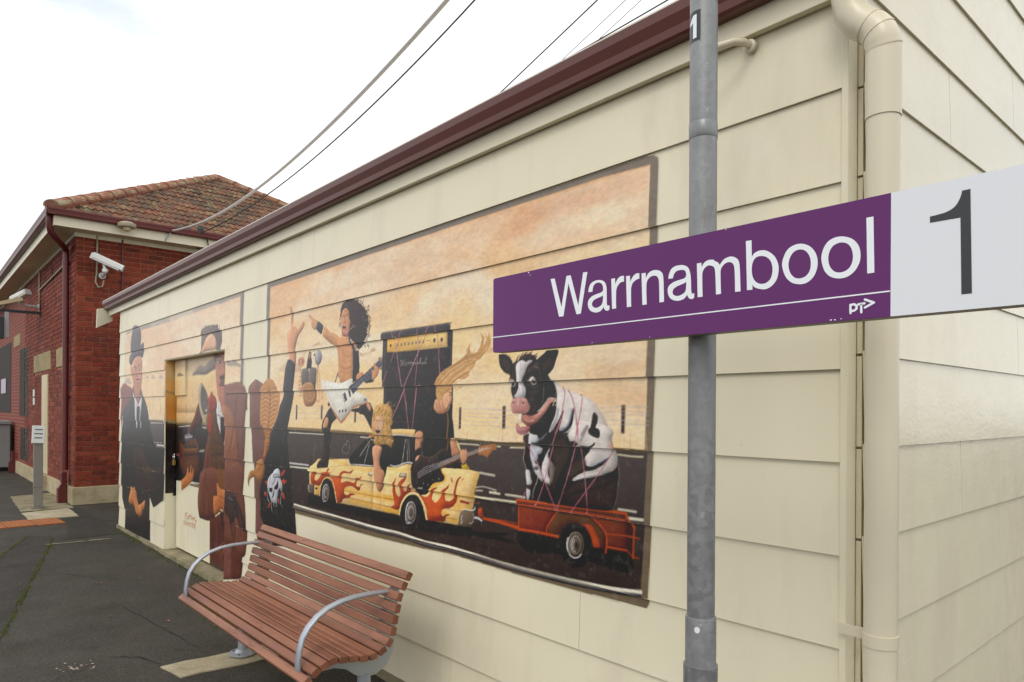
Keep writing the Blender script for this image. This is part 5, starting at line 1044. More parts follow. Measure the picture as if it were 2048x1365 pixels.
F W 186,172,150 s=1 | -3214,1978 0,-2 -1,-1 -1,0 -1,-1 -1,1 -1,1 -1,1 0,1 0,1 1,1 1,1 1,0 1,0 1,-1 1,-1
F W 80,60,50 s=1 | -3198,1986 0,-1 -1,0 -1,-1 -1,0 -1,0 -1,1 0,1 0,1 0,1 0,0 1,1 1,0 1,0 1,-1 1,-1
F W 60,50,46 s=1 | -3173,1979 0,-1 -1,-1 -1,-1 -1,0 -2,0 -1,1 0,1 -1,1 1,1 0,1 1,1 2,0 1,0 1,-1 1,-1
F W 60,50,46 s=1 | -3153,1977 0,-1 -1,-1 -1,0 -1,-1 -1,1 -2,1 0,1 -1,1 1,1 0,1 1,0 2,1 1,-1 1,-1 1,-1
S W 88,80,78 s=1 w=6.5 soft=5.7 o=0.6 | -3536,1524 277,8
S W 30,27,28 s=1 w=3.3 soft=1.6 | -3553,1518 287,8
S W 206,198,184 s=1 w=2.2 o=0.95 | -3448,1882 9,2 -5,-20 4,-15 8,6 9,24
S W 206,198,184 s=1 w=2.2 o=0.95 | -3423,1879 -1,-16 4,-13 10,12 8,24
S W 206,198,184 s=1 w=2.2 o=0.95 | -3389,1865 -9,-5 0,-9 11,2 5,11 0,-13 6,2
S W 206,198,184 s=1 w=2.2 o=0.95 | -3371,1864 8,2 -3,-14
S W 206,198,184 s=1 w=2.2 o=0.95 | -3363,1866 10,-2
S W 206,198,184 s=1 w=2.2 o=0.95 | -3347,1863 9,4 -5,-16
S W 206,198,184 s=1 w=2.2 o=0.95 | -3338,1867 8,-4
S W 206,198,184 s=1 w=2.2 o=0.95 | -3328,1862 5,2 -1,-12 8,10 9,1 -1,-11
S W 206,198,184 s=1 w=2.1 o=0.95 | -3294,1861 -7,-4 1,-6 9,3 4,7 0,-9 4,1
S W 206,198,184 s=1 w=2.1 o=0.95 | -3277,1860 4,2 -2,-11 9,10 4,-9 7,9 4,-9
S W 206,198,184 s=1 w=2.1 o=0.95 | -3245,1855 8,22 2,7 -6,-6 -3,-23 8,-4 6,5 -7,4
S W 206,198,184 s=1 w=2.1 o=0.95 | -3221,1857 -5,-5 7,-2 5,6 -7,4
S W 206,198,184 s=1 w=2.1 o=0.95 | -3206,1857 -4,-4 6,-3 7,6 -7,4
S W 206,198,184 s=1 w=2.1 o=0.95 | -3194,1853 10,22 4,9 -8,-3 -2,-25 6,-4 7,3
S W 184,116,136 s=0 w=5.3 | -3543,2060 41,-100 74,-231
S W 184,116,136 s=0 w=5.3 | -3437,2058 -61,-98 -57,-83
S W 184,116,136 s=0 w=5 | -3592,1825 -52,-85
S W 184,116,136 s=0 w=5.4 | -3270,2059 2,-145 -32,-317
S W 184,116,136 s=0 w=5.6 | -3159,2058 -109,-144 -142,-195 -81,-122
S W 184,116,136 s=0 w=5.2 | -3102,2059 31,-123 21,-146
S W 184,116,136 s=0 w=5.2 | -3409,1691 33,-94
S W 184,116,136 s=0 w=5.2 | -3407,1711 -125,-165
S W 184,116,136 s=0 w=5 | -3407,1690 67,-245
S W 184,116,136 s=0 w=5.4 | -3286,1709 -37,-280
S W 214,156,170 s=0 w=1.6 o=0.7 | -3537,2054 39,-94 73,-229
S W 214,156,170 s=0 w=1.6 o=0.7 | -3268,1914 -142,-195
S W 184,116,136 s=1 w=5 | -3340,1445 1,-19 22,1
F W 232,200,140 s=0 g=214,178,110,-3409,1485,-3409,1451 | -3544,1483 135,6 132,-1 -10,-35 -122,-1 -127,-1
F W 30,27,30 s=0 | -3917,1297 122,133 31,5 220,7 257,0 1,-147 -90,-2 -93,-27 -81,-3 -230,-12 -136,-5
F W 34,31,34 s=0 | -4059,1279 86,60 121,70 62,15 45,-11 1,-161 -209,-7 -81,0
S W 190,186,180 s=1 w=6.3 soft=2.1 | -3536,1449 96,3 145,-5
S W 240,238,232 s=1 w=2.5 | -3519,1451 110,-1
S W 226,158,90 s=1 w=15.2 soft=3.6 | -3808,1430 57,8
S W 190,186,180 s=1 w=5.4 | -3799,1428 18,-16 26,-1
S W 168,160,150 s=1 w=6 soft=1.8 | -3795,1407 -122,-105
S W 168,160,150 s=1 w=5.9 soft=1.8 | -3801,1389 -55,-130
S W 174,166,156 s=1 w=6.3 soft=1.7 | -3395,1426 -28,-136
S W 176,170,162 s=1 w=4.2 soft=1.7 | -3381,1431 16,-137
S W 100,94,92 s=1 w=4.2 soft=1.7 | -3370,1431 16,-136
S W 186,182,176 s=1 w=4.1 soft=1.7 | -3361,1432 16,-137
F W 232,208,150 s=1 g=222,180,60,-2897,1436,-2834,1304 | -2920,1457 20,-17 41,-55 31,-51 43,-36 -67,-1 -13,16 13,20 -19,36 -32,52
F W 230,196,136 s=0 | -4639,1180 43,22 58,24 45,31 50,1 -44,-24 -23,-24 10,-19 91,8 70,9 10,53 141,11 129,8 25,-38 81,3 209,3 7,-237 -4,-25 -285,-1 -190,-3 -42,76 -43,60 -64,19 -54,-19 -44,-54 -4,-63 -86,3 -1,63 -81,3 -7,88 -18,9
F W 230,196,136 s=0 | -3752,1248 174,14 29,-2 127,19 3,-293 -331,1
F W 230,196,136 s=0 | -3614,1173 32,85 113,9 63,19 80,5 9,-111 22,-23 141,1 34,39 75,22 37,10 -17,22 -27,26 33,12 33,7 97,0 99,1 86,-7 -6,-23 -26,-57 -17,-64 -14,-49 -107,-91 -286,-9 -21,54 -58,58 -74,24 -68,-21 -46,-46 -23,-77 -162,-4
S W 218,160,58 s=1 w=37.5 soft=33.8 o=0.55 | -4442,1147 194,-25 221,-48 363,-2 217,0
S W 218,160,58 s=1 w=19.3 soft=17.4 o=0.4 | -4248,1059 43,-74
S W 218,160,58 s=1 w=23.2 soft=20.9 o=0.6 | -4027,1013 277,1 304,-8
S W 218,160,58 s=1 w=34.5 soft=31 o=0.8 | -4508,1060 -5,-53
S W 218,160,58 s=1 w=22.6 soft=20.3 o=0.35 | -4313,1262 265,-23
S W 218,160,58 s=1 w=16.5 soft=14.8 o=0.5 | -4612,1155 1,-83
S W 218,160,58 s=1 w=28.8 soft=25.9 o=0.55 | -3613,1073 162,5
S W 218,160,58 s=1 w=26.3 soft=23.7 o=0.7 | -3126,1180 81,31 47,27 -47,35
S W 218,160,58 s=1 w=20.2 soft=18.2 o=0.5 | -3154,1158 137,-7 264,6
S W 218,160,58 s=1 w=38.1 soft=34.3 o=0.5 | -2888,1140 -31,-41 124,-5
S W 218,160,58 s=1 w=29.4 soft=26.5 o=0.4 | -2736,1265 -17,-97
S W 218,160,58 s=1 w=30.7 soft=27.6 o=0.5 | -3016,1057 65,-30 64,-8
S W 218,160,58 s=1 w=13.2 soft=11.9 o=0.5 | -3322,1287 12,-106
S W 218,160,58 s=1 w=18.6 soft=16.7 o=0.6 | -3612,999 162,1
S W 218,160,58 s=1 w=21.5 soft=19.3 o=0.35 | -4009,1223 257,1
S W 218,160,58 s=1 w=20.3 soft=18.3 o=0.35 | -3565,1255 112,-10 108,16
S W 112,66,36 s=1 w=2.2 o=0.85 | -4217,1069 190,-2 276,1 304,2
S W 112,66,36 s=1 w=2.2 o=0.85 | -4206,1024 179,3 277,-4 303,2
S W 112,66,36 s=1 w=2.1 o=0.85 | -3613,1068 166,0
S W 112,66,36 s=1 w=2.1 o=0.85 | -3613,1022 159,4
S W 112,66,36 s=1 w=1.9 o=0.85 | -3174,1068 157,5 149,2
S W 112,66,36 s=1 w=1.9 o=0.85 | -3160,1021 144,5 123,4
S W 150,106,60 s=1 w=2.3 o=0.7 | -4010,1242 -27,-122 -17,-124
S W 150,106,60 s=1 w=2.2 o=0.7 | -3663,1107 0,-114
S W 150,106,60 s=1 w=2.1 o=0.7 | -3352,1287 12,-109
F W 178,76,44 s=1 g=190,84,44,-4442,1162,-4165,989 | -4618,1123 11,27 41,13 57,-1 -6,-8 -34,-15 -5,-31 29,-6 39,21 44,39 76,14 16,19 38,5 -27,-21 27,-6 32,16 -32,-25 -21,-9 21,-9 125,15 25,25 55,14 59,-5 58,22 -14,-19 -34,-11 -79,-4 -39,-30 -10,-34 80,16 78,-6 28,10 19,25 56,6 26,14 -17,-22 -56,-12 -9,-24 -4,-12 42,-3 18,20 30,0 -30,-11 -9,-26 -28,-8 -47,15 -58,4 -59,-14 -14,-26 10,-18 44,0 29,14 72,-2 -62,-13 -19,-18 -79,-11 -25,-26 -45,-9 -19,2 -44,74 -43,60 -64,18 -65,-29 -42,-33 -59,-4 -63,3 -18,20
F W 178,76,44 s=1 g=184,80,42,-3374,1155,-3083,1010 | -3531,1137 3,21 28,24 20,23 -12,-27 -11,-22 4,-29 20,-28 24,-4 13,16 -13,32 -1,26 35,28 54,21 -23,-31 -27,-23 12,-29 20,-2 19,26 41,25 -11,-26 8,-20 30,3 22,10 36,-21 44,-10 35,9 28,31 34,17 45,7 -38,-17 -27,-26 -3,-28 24,-13 24,6 30,30 20,34 39,19 20,17 3,15 0,-30 -29,-22 -16,-25 7,-23 26,-3 35,13 19,29 16,51 22,36 28,8 -25,-23 -15,-47 -3,-46 -16,-28 -38,-25 -66,-13 -16,-25 17,-14 26,13 39,3 -39,-13 -9,-28 -71,-7 -90,-3 -11,49 -39,48 -51,28 -52,10 -68,-22 -50,-47 -19,-40 -80,2 28,18 -5,25 -16,29
F W 196,88,40 s=1 soft=7.8 o=0.7 clip=1 | -3167,1064 137,6 -13,-35 -110,-7
F W 178,76,44 s=1 | -3530,1119 2,35 28,24 22,29 -10,-28 -15,-32 12,-37 32,-16 12,3 0,-72 -96,-2 37,21 -9,42
F W 178,76,44 s=1 | -2943,1248 13,-18 0,-10 -9,9
F W 178,76,44 s=1 | -2852,1237 7,8 14,4 -14,-11
F W 26,24,26 s=1 | -4457,999 5,66 33,43 49,17 48,-9 43,-36 32,-55 21,-44 -73,-30
S W 238,206,140 s=1 w=7.9 soft=1.5 | -4467,1001 6,64 42,51 54,20 59,-9 42,-45 27,-61 19,-37
F W 32,30,33 s=1 | -4297,1039 -5,-37 -18,-32 -26,-23 -31,-10 -32,3 -27,18 -19,29 -6,36 6,37 17,33 27,23 32,9 31,-4 27,-19 18,-28
F W 54,50,52 s=1 | -4313,1037 -4,-30 -14,-26 -21,-19 -25,-8 -26,3 -21,15 -15,23 -6,30 5,30 14,27 22,18 25,8 25,-3 22,-15 14,-24
F W 30,28,30 s=1 | -4319,1036 -4,-26 -13,-24 -19,-17 -22,-8 -23,3 -20,13 -13,22 -5,26 4,28 13,24 19,17 23,7 23,-4 19,-13 13,-21
F W 150,144,138 s=1 | -4327,1036 -4,-24 -11,-21 -16,-16 -19,-6 -20,2 -17,12 -11,20 -5,23 4,25 11,21 17,15 19,6 20,-3 16,-12 12,-19
F W 60,54,54 s=1 | -4337,1035 -3,-20 -9,-17 -13,-12 -15,-6 -16,2 -14,10 -9,16 -3,19 2,20 9,17 14,13 15,5 16,-3 14,-9 9,-16
F W 140,130,122 s=1 | -4342,1034 -3,-16 -7,-15 -12,-11 -14,-4 -13,2 -12,8 -8,13 -3,17 2,17 8,14 12,11 13,4 14,-2 12,-8 8,-13
F W 92,84,78 s=1 | -4357,1033 -1,-10 -5,-9 -7,-7 -8,-2 -8,1 -7,5 -5,8 -2,10 2,10 5,9 6,7 9,2 8,-1 7,-5 5,-8
S W 226,226,232 s=1 w=3.4 soft=1 | -4385,976 -9,-6 -9,-2 -8,1 -7,6 -5,8 -3,12 -2,13 1,15 2,16 4,14 6,13 7,11
S W 220,220,226 s=1 w=2.3 soft=1 | -4384,1002 -3,0 -3,2 -3,3 -2,3 -2,5 -1,5 0,6 1,6 1,6 1,6 2,5 3,4
F W 26,24,26 s=1 | -3442,992 11,52 50,51 60,18 52,-11 52,-43 29,-61 -57,-48
S W 236,206,150 s=1 w=13.9 soft=1.2 | -3450,989 19,64 50,51 64,23 56,-7 51,-44 25,-46 15,-32
S W 200,150,80 s=1 w=3.3 soft=2.1 o=0.7 | -3433,1044 52,51 64,22
F W 32,30,33 s=1 | -3240,1028 -6,-38 -19,-34 -29,-25 -34,-12 -35,3 -30,17 -20,31 -7,37 6,40 20,35 30,24 34,11 35,-4 29,-19 19,-29
F W 54,50,52 s=1 | -3258,1026 -5,-31 -15,-28 -23,-21 -27,-9 -28,2 -24,15 -16,25 -6,31 5,32 16,28 24,20 28,9 27,-3 23,-15 16,-25
F W 30,28,30 s=1 | -3265,1025 -4,-28 -14,-25 -20,-19 -25,-9 -25,3 -22,13 -14,23 -5,27 4,29 14,26 22,18 25,8 24,-3 21,-13 14,-23
F W 150,144,138 s=1 | -3273,1024 -4,-25 -12,-23 -18,-16 -21,-8 -22,3 -18,12 -13,20 -4,24 4,26 12,23 18,16 22,7 21,-2 18,-13 12,-19
F W 60,54,54 s=1 | -3284,1023 -3,-21 -10,-18 -14,-13 -17,-7 -18,2 -14,10 -10,16 -4,21 3,21 10,18 15,14 17,5 17,-2 15,-10 9,-16
F W 140,130,122 s=1 | -3289,1022 -3,-17 -8,-16 -13,-11 -15,-6 -16,2 -13,8 -8,14 -4,17 3,18 9,16 13,11 15,6 15,-2 13,-9 9,-14
F W 92,84,78 s=1 | -3305,1021 -2,-11 -5,-10 -8,-7 -8,-3 -9,1 -8,5 -5,9 -2,10 1,11 5,10 8,7 9,3 9,-1 8,-6 5,-8
S W 226,226,232 s=1 w=4.5 soft=0.8 | -3337,960 -10,-6 -10,-3 -8,1 -7,5 -6,9 -4,12 -1,15 0,15 3,17 4,15 7,14 8,12
S W 220,220,226 s=1 w=3 soft=0.8 | -3335,987 -4,1 -3,1 -3,3 -2,4 -2,5 -1,5 0,6 0,7 1,6 2,6 2,5 3,5
F W 30,27,28 s=1 soft=3.8 o=0.85 | -3875,983 263,-2 162,6 32,-47 69,-24 97,25 14,45 85,10 273,7 110,-1 4,-38 -184,-18 -273,-17 -227,7 -247,13 -367,8
F W 32,30,33 s=1 | -3240,1028 -6,-38 -19,-34 -29,-25 -34,-12 -35,3 -30,17 -20,31 -7,37 6,40 20,35 30,24 34,11 35,-4 29,-19 19,-29
F W 54,50,52 s=1 | -3258,1026 -5,-31 -15,-28 -23,-21 -27,-9 -28,2 -24,15 -16,25 -6,31 5,32 16,28 24,20 28,9 27,-3 23,-15 16,-25
F W 30,28,30 s=1 | -3265,1025 -4,-28 -14,-25 -20,-19 -25,-9 -25,3 -22,13 -14,23 -5,27 4,29 14,26 22,18 25,8 24,-3 21,-13 14,-23
F W 150,144,138 s=1 | -3273,1024 -4,-25 -12,-23 -18,-16 -21,-8 -22,3 -18,12 -13,20 -4,24 4,26 12,23 18,16 22,7 21,-2 18,-13 12,-19
F W 60,54,54 s=1 | -3284,1023 -3,-21 -10,-18 -14,-13 -17,-7 -18,2 -14,10 -10,16 -4,21 3,21 10,18 15,14 17,5 17,-2 15,-10 9,-16
F W 140,130,122 s=1 | -3289,1022 -3,-17 -8,-16 -13,-11 -15,-6 -16,2 -13,8 -8,14 -4,17 3,18 9,16 13,11 15,6 15,-2 13,-9 9,-14
F W 92,84,78 s=1 | -3305,1021 -2,-11 -5,-10 -8,-7 -8,-3 -9,1 -8,5 -5,9 -2,10 1,11 5,10 8,7 9,3 9,-1 8,-6 5,-8
S W 226,226,232 s=1 w=4.5 soft=0.8 | -3337,960 -10,-6 -10,-3 -8,1 -7,5 -6,9 -4,12 -1,15 0,15 3,17 4,15 7,14 8,12
S W 220,220,226 s=1 w=3 soft=0.8 | -3335,987 -4,1 -3,1 -3,3 -2,4 -2,5 -1,5 0,6 0,7 1,6 2,6 2,5 3,5
F W 34,30,30 s=1 soft=5.8 o=0.8 | -4657,933 23,55 81,15 86,-3 27,-44 55,-17 75,16 84,23 200,2 276,3 304,4 0,-50 -392,-9 -388,7 -269,-5
F W 32,30,33 s=1 | -4297,1039 -5,-37 -18,-32 -26,-23 -31,-10 -32,3 -27,18 -19,29 -6,36 6,37 17,33 27,23 32,9 31,-4 27,-19 18,-28
F W 54,50,52 s=1 | -4313,1037 -4,-30 -14,-26 -21,-19 -25,-8 -26,3 -21,15 -15,23 -6,30 5,30 14,27 22,18 25,8 25,-3 22,-15 14,-24
F W 30,28,30 s=1 | -4319,1036 -4,-26 -13,-24 -19,-17 -22,-8 -23,3 -20,13 -13,22 -5,26 4,28 13,24 19,17 23,7 23,-4 19,-13 13,-21
F W 150,144,138 s=1 | -4327,1036 -4,-24 -11,-21 -16,-16 -19,-6 -20,2 -17,12 -11,20 -5,23 4,25 11,21 17,15 19,6 20,-3 16,-12 12,-19
F W 60,54,54 s=1 | -4337,1035 -3,-20 -9,-17 -13,-12 -15,-6 -16,2 -14,10 -9,16 -3,19 2,20 9,17 14,13 15,5 16,-3 14,-9 9,-16
F W 140,130,122 s=1 | -4342,1034 -3,-16 -7,-15 -12,-11 -14,-4 -13,2 -12,8 -8,13 -3,17 2,17 8,14 12,11 13,4 14,-2 12,-8 8,-13
F W 92,84,78 s=1 | -4357,1033 -1,-10 -5,-9 -7,-7 -8,-2 -8,1 -7,5 -5,8 -2,10 2,10 5,9 6,7 9,2 8,-1 7,-5 5,-8
S W 226,226,232 s=1 w=3.4 soft=1 | -4385,976 -9,-6 -9,-2 -8,1 -7,6 -5,8 -3,12 -2,13 1,15 2,16 4,14 6,13 7,11
S W 220,220,226 s=1 w=2.3 soft=1 | -4384,1002 -3,0 -3,2 -3,3 -2,3 -2,5 -1,5 0,6 1,6 1,6 1,6 2,5 3,4
F W 120,112,104 s=0 g=80,72,64,-4647,1069,-4576,1014 | -4658,1058 17,17 30,-3 52,-8 4,-59 -56,8 -45,9
S W 196,190,182 s=1 w=3.6 | -4652,1056 4,-34 37,-8
F W 108,52,40 s=0 | -4542,1055 38,1 0,-14 -36,-1
F W 124,108,92 s=0 g=92,78,66,-2856,1076,-2794,1012 | -2880,1009 6,27 15,43 22,10 67,2 20,8 1,-41 -18,-50 -39,-3 -71,0
S W 226,224,222 s=1 w=5.2 soft=1.5 | -2859,1077 9,10 37,3 37,0 26,9 -1,9
S W 230,228,226 s=1 w=3.8 soft=1.1 | -2853,1057 -6,-23 10,-10 -13,-9
S W 226,224,220 s=1 w=3.3 soft=1.1 | -2761,1075 0,-37 -12,-12 -15,-2
S W 58,50,48 s=1 w=3 | -2881,1007 10,41 14,33
S W 40,36,36 s=1 w=3.3 | -2865,999 95,7 19,48
F W 150,66,44 s=0 | -2876,1134 26,2 55,-5 0,-11 -80,3
S W 190,90,60 s=1 w=3.3 o=0.8 | -2795,1129 42,1 41,4
S W 196,194,192 s=1 w=8 soft=2.2 | -2749,1055 20,2 36,-7
F W 170,164,156 s=1 g=230,210,160,-3796,1212,-3761,1195 | -3807,1200 11,12 48,4 5,-18 -26,-6 -32,2
S W 60,52,46 s=1 w=2.2 | -3805,1200 11,-6 33,-1 16,6
F W 196,180,150 s=1 | -3448,1216 13,13 60,3 -7,-15 -58,-7
S W 60,54,50 s=1 w=2.9 | -3448,1215 13,14 62,3 -9,-17 -61,-4 -5,4
S W 240,238,232 s=1 w=2.5 | -3430,1230 32,1
S W 90,76,60 s=1 w=1.9 | -4093,1305 3,-78
S W 196,188,176 s=1 w=2.4 o=0.8 | -4096,1303 -10,11 -37,1 -5,26 19,22 35,9 -3,-12 13,36 26,-23 1,-28 -17,-29 -22,-13
S W 140,132,126 s=1 w=4.1 o=0.7 | -4550,1225 -6,41 -18,35 29,27 -17,12
S W 140,132,126 s=1 w=3.1 o=0.6 | -4550,1282 11,36 5,20
S W 206,204,200 s=1 w=5.2 | -4057,1278 13,-27 15,-6
S W 196,194,190 s=1 w=5.5 soft=1.4 | -4029,1244 95,5 92,1 94,2
S W 60,54,54 s=1 w=2.3 | -4029,1239 142,7 139,2
S W 150,110,60 s=1 w=1.9 o=0.8 | -4636,1178 227,19 242,30 128,13
S W 220,218,216 s=1 w=6.8 soft=1.7 | -3550,1270 49,-4 47,10 78,19 60,2
S W 70,62,56 s=1 w=2.5 | -3558,1263 57,-2 51,9 74,19 57,1
S W 206,204,200 s=1 w=5.4 soft=1.4 | -3916,1250 91,1 72,1
F W 38,35,37 s=1 | -3672,1390 46,19 91,-14 -8,-47 -16,-49 -24,-44 -24,-59 -43,45 -17,56 8,45
F W 204,150,118 s=1 g=190,132,98,-3711,1362,-3666,1143 | -3761,1359 11,16 39,9 52,-7 10,-17 -10,-31 -12,-36 9,-39 46,-23 9,-30 -16,-45 -25,-40 -26,-15 -26,11 -22,40 -13,52 -5,58 -18,62
S W 146,96,72 s=1 w=2.7 soft=1.8 o=0.7 | -3737,1374 5,-22
S W 146,96,72 s=1 w=2.7 soft=1.8 o=0.7 | -3713,1378 2,-23
S W 146,96,72 s=1 w=2.7 soft=1.8 o=0.7 | -3687,1378 0,-22
S W 146,96,72 s=1 w=2.6 soft=1.8 o=0.7 | -3665,1249 24,-60 -8,-57
S W 146,96,72 s=1 w=2.7 soft=1.8 o=0.7 | -3731,1227 27,-78
S W 146,96,72 s=1 w=2.6 soft=1.8 o=0.7 | -3676,1297 9,-48
F W 192,148,84 s=1 | -3756,1467 -7,36 5,45 10,40 22,29 38,13 51,5 34,-5 20,15 6,-17 32,-17 20,-26 -3,-26 -8,-26 16,-8 -20,-26 17,-39 -12,-22 8,-25 -16,-39 -25,11 -58,7 -76,-10 -48,14 4,36
H W 128,88,44 w=3.1 o=0.9 clip=1 n=90 L=15.2 seed=21 m=0 | -3757,1633 228,-1 1,-73 -228,-2
H W 226,190,120 w=2.5 o=0.9 clip=1 n=80 L=13.4 seed=22 m=0 | -3757,1633 228,-1 1,-73 -228,-2
H W 124,84,44 w=3.1 o=0.9 clip=1 n=80 L=14.9 seed=23 m=0 | -3628,1567 103,1 2,-129 -103,-4
H W 224,186,116 w=2.4 o=0.9 clip=1 n=70 L=13.1 seed=24 m=0 | -3628,1567 103,1 2,-129 -103,-4
H W 124,84,44 w=3.1 o=0.9 clip=1 n=70 L=15.2 seed=25 m=0 | -3755,1449 228,7 0,-69 -228,-9
H W 224,186,116 w=2.5 o=0.9 clip=1 n=60 L=13.4 seed=26 m=0 | -3755,1449 228,7 0,-69 -228,-9
H W 124,84,44 w=3.1 o=0.85 clip=1 n=16 L=13.5 seed=27 m=0 | -3765,1565 36,1 2,-116 -37,-1
H W 192,148,84 w=3.5 o=1 clip=0 n=26 L=14.8 seed=28 m=0 | -3587,1645 74,0 1,-137 -73,-2
H W 192,148,84 w=3.5 o=1 clip=0 n=16 L=14.7 seed=29 m=0 | -3568,1472 52,1 1,-98 -52,-3
F W 214,166,130 s=1 | -3726,1539 35,25 38,-2 30,-22 0,-30 -8,-31 -25,-31 -34,-4 -26,20 -18,35
S W 176,124,92 s=1 w=7.1 soft=6.2 o=0.5 clip=1 | -3728,1508 9,-40 25,-21
S W 232,188,152 s=1 w=8.8 soft=8 o=0.5 clip=1 | -3691,1540 6,-45
H W 150,106,56 w=2.7 o=1 clip=0 n=14 L=11.6 seed=61 m=0 | -3735,1570 120,1 0,-24 -119,-1
H W 226,190,120 w=2.2 o=1 clip=0 n=10 L=10.7 seed=62 m=0 | -3735,1570 120,1 0,-22 -119,-1
H W 170,124,66 w=2.6 o=1 clip=0 n=10 L=12.3 seed=63 m=0 | -3636,1549 25,0 1,-96 -25,0
S W 120,78,56 s=1 w=3.6 soft=1.3 o=0.8 | -3730,1528 22,5 20,-6
S W 120,78,56 s=1 w=3.5 soft=1.3 o=0.8 | -3676,1529 19,4 20,-5
S W 120,78,56 s=1 w=2.7 soft=1.3 o=0.8 | -3685,1522 -6,-22 -8,-12 23,1
S W 120,78,56 s=1 w=2.2 soft=1.3 o=0.8 | -3685,1527 9,0
S W 120,78,56 s=1 w=2.2 soft=1.3 o=0.8 | -3716,1477 -9,-14
S W 120,78,56 s=1 w=1.8 soft=1.3 o=0.8 | -3725,1508 17,4
F W 196,190,170 s=1 | -3700,1522 -1,-2 -2,-1 -4,-1 -4,0 -4,0 -3,1 -2,1 -1,1 1,2 2,1 3,1 4,0 4,0 4,-1 2,-1
F W 80,74,60 s=1 | -3706,1522 -1,-2 -1,-1 -1,0 -2,-1 -1,1 -2,0 -1,1 0,1 0,2 1,1 2,0 1,1 2,-1 1,0 1,-1
F W 196,190,170 s=1 | -3645,1523 -1,-2 -2,-1 -3,-1 -4,0 -4,0 -3,1 -2,1 -1,1 1,2 2,1 3,1 4,0 4,0 3,-1 2,-1
F W 80,74,60 s=1 | -3651,1523 0,-2 -1,-1 -1,0 -2,-1 -2,1 -1,0 -1,1 0,1 0,2 1,1 1,0 2,1 2,-1 1,0 1,-1
F W 60,38,34 s=1 | -3714,1475 24,7 30,-6 -5,-15 -25,-5 -20,8
S W 232,224,206 s=1 w=4 | -3705,1475 34,0
F W 34,31,33 s=0 | -3277,1471 11,42 36,57 43,33 77,16 95,-41 39,14 30,-8 16,-42 13,-53 4,-34 -42,-13 1,-69 19,-22 70,-30 13,-15 -13,-10 -181,-6 -160,54 -15,40 14,61 -66,18
S W 62,56,58 s=1 w=3.5 soft=4.7 o=0.6 clip=1 | -3089,1587 40,-15 47,4
S W 62,56,58 s=1 w=5.7 soft=4.8 o=0.6 clip=1 | -3187,1599 -14,-37 14,-36
S W 62,56,58 s=1 w=4.7 soft=4.7 o=0.6 clip=1 | -3082,1516 48,-14 52,9
S W 62,56,58 s=1 w=4.9 soft=4.9 o=0.6 clip=1 | -3237,1538 15,-25
F W 204,150,116 s=1 g=182,126,94,-3083,1646,-3029,1584 | -3097,1654 21,4 47,-12 34,-51 -14,-13 -26,-5 -41,6 -31,24 0,20
F W 210,158,122 s=1 | -3043,1658 47,11 23,19 9,23 17,-12 4,-27 -7,-23 -10,-19 -9,-27 -13,-11 -20,2 -27,25 -10,19
F W 210,158,122 s=1 | -3046,1648 44,44 25,11 31,-1 3,-22 -6,-18 7,-13 -13,-9 -9,-25 -18,-17 -38,0 -25,24
S W 140,92,66 s=1 w=2.7 soft=1.6 o=0.6 | -3036,1638 21,-35 26,-11
S W 140,92,66 s=1 w=2.8 soft=1.6 o=0.6 | -3090,1635 14,-44
S W 140,92,66 s=1 w=2.4 soft=1.6 o=0.6 | -3063,1642 14,-55
S W 60,42,38 s=1 w=3.5 soft=1.2 o=0.8 | -2973,1686 16,2 7,-8
S W 60,42,38 s=1 w=2.7 soft=1.2 o=0.8 | -2975,1675 18,-2
S W 60,42,38 s=1 w=3.9 soft=1.2 o=0.8 | -2957,1632 -16,-8 -9,-25
S W 226,200,180 s=1 w=3.5 | -2966,1626 -9,-19
S W 110,70,50 s=1 w=1.9 | -2957,1646 10,3
F W 196,150,96 s=2 | -3095,1731 10,26 25,26 38,24 75,26 66,23 36,16 29,19 5,25 20,23 -2,-28 17,-24 40,3 22,20 11,23 5,24 -14,25 28,-19 5,-21 -2,-24 16,19 3,17 -11,22 19,-19 10,23 9,-24 8,-21 -11,-27 -37,-32 -39,-25 -22,-6 -22,-34 -29,-13 -5,-24 -41,-17 -47,3 -30,-15 -36,-21 -12,-22 -50,-17 -25,-29 -25,-6 -26,14 -10,33
S W 134,94,56 s=1 w=4 soft=3.2 o=0.65 clip=1 | -3085,1735 89,71 121,39 70,32
S W 134,94,56 s=1 w=3.9 soft=3.2 o=0.65 clip=1 | -3059,1730 94,57 120,49 40,34
S W 134,94,56 s=1 w=3.9 soft=3.2 o=0.65 clip=1 | -3008,1729 104,52 88,39 12,42
S W 134,94,56 s=1 w=4 soft=3.2 o=0.65 clip=1 | -2983,1718 109,48 76,25
S W 134,94,56 s=1 w=3.8 soft=3.1 o=0.65 clip=1 | -2759,1874 56,11 49,38 16,33
S W 134,94,56 s=1 w=3.8 soft=3.1 o=0.65 clip=1 | -2781,1861 67,4 44,25
S W 134,94,56 s=1 w=4.1 soft=3.3 o=0.65 clip=1 | -3085,1697 20,-30 45,7 56,36
S W 134,94,56 s=1 w=4.1 soft=3.3 o=0.65 clip=1 | -3072,1708 33,-26 56,21
S W 134,94,56 s=1 w=3.8 soft=3.1 o=0.65 clip=1 | -2703,1926 13,24 -14,25
S W 134,94,56 s=1 w=3.9 soft=3.2 o=0.65 clip=1 | -2805,1884 6,31
S W 226,192,138 s=1 w=3.3 soft=2.6 o=0.75 clip=1 | -3072,1749 88,64 121,42
S W 226,192,138 s=1 w=3.3 soft=2.5 o=0.75 clip=1 | -3027,1733 93,60 107,46
S W 226,192,138 s=1 w=3.2 soft=2.5 o=0.75 clip=1 | -2965,1732 109,47 64,26
S W 226,192,138 s=1 w=3.1 soft=2.4 o=0.75 clip=1 | -2736,1880 55,17 32,39
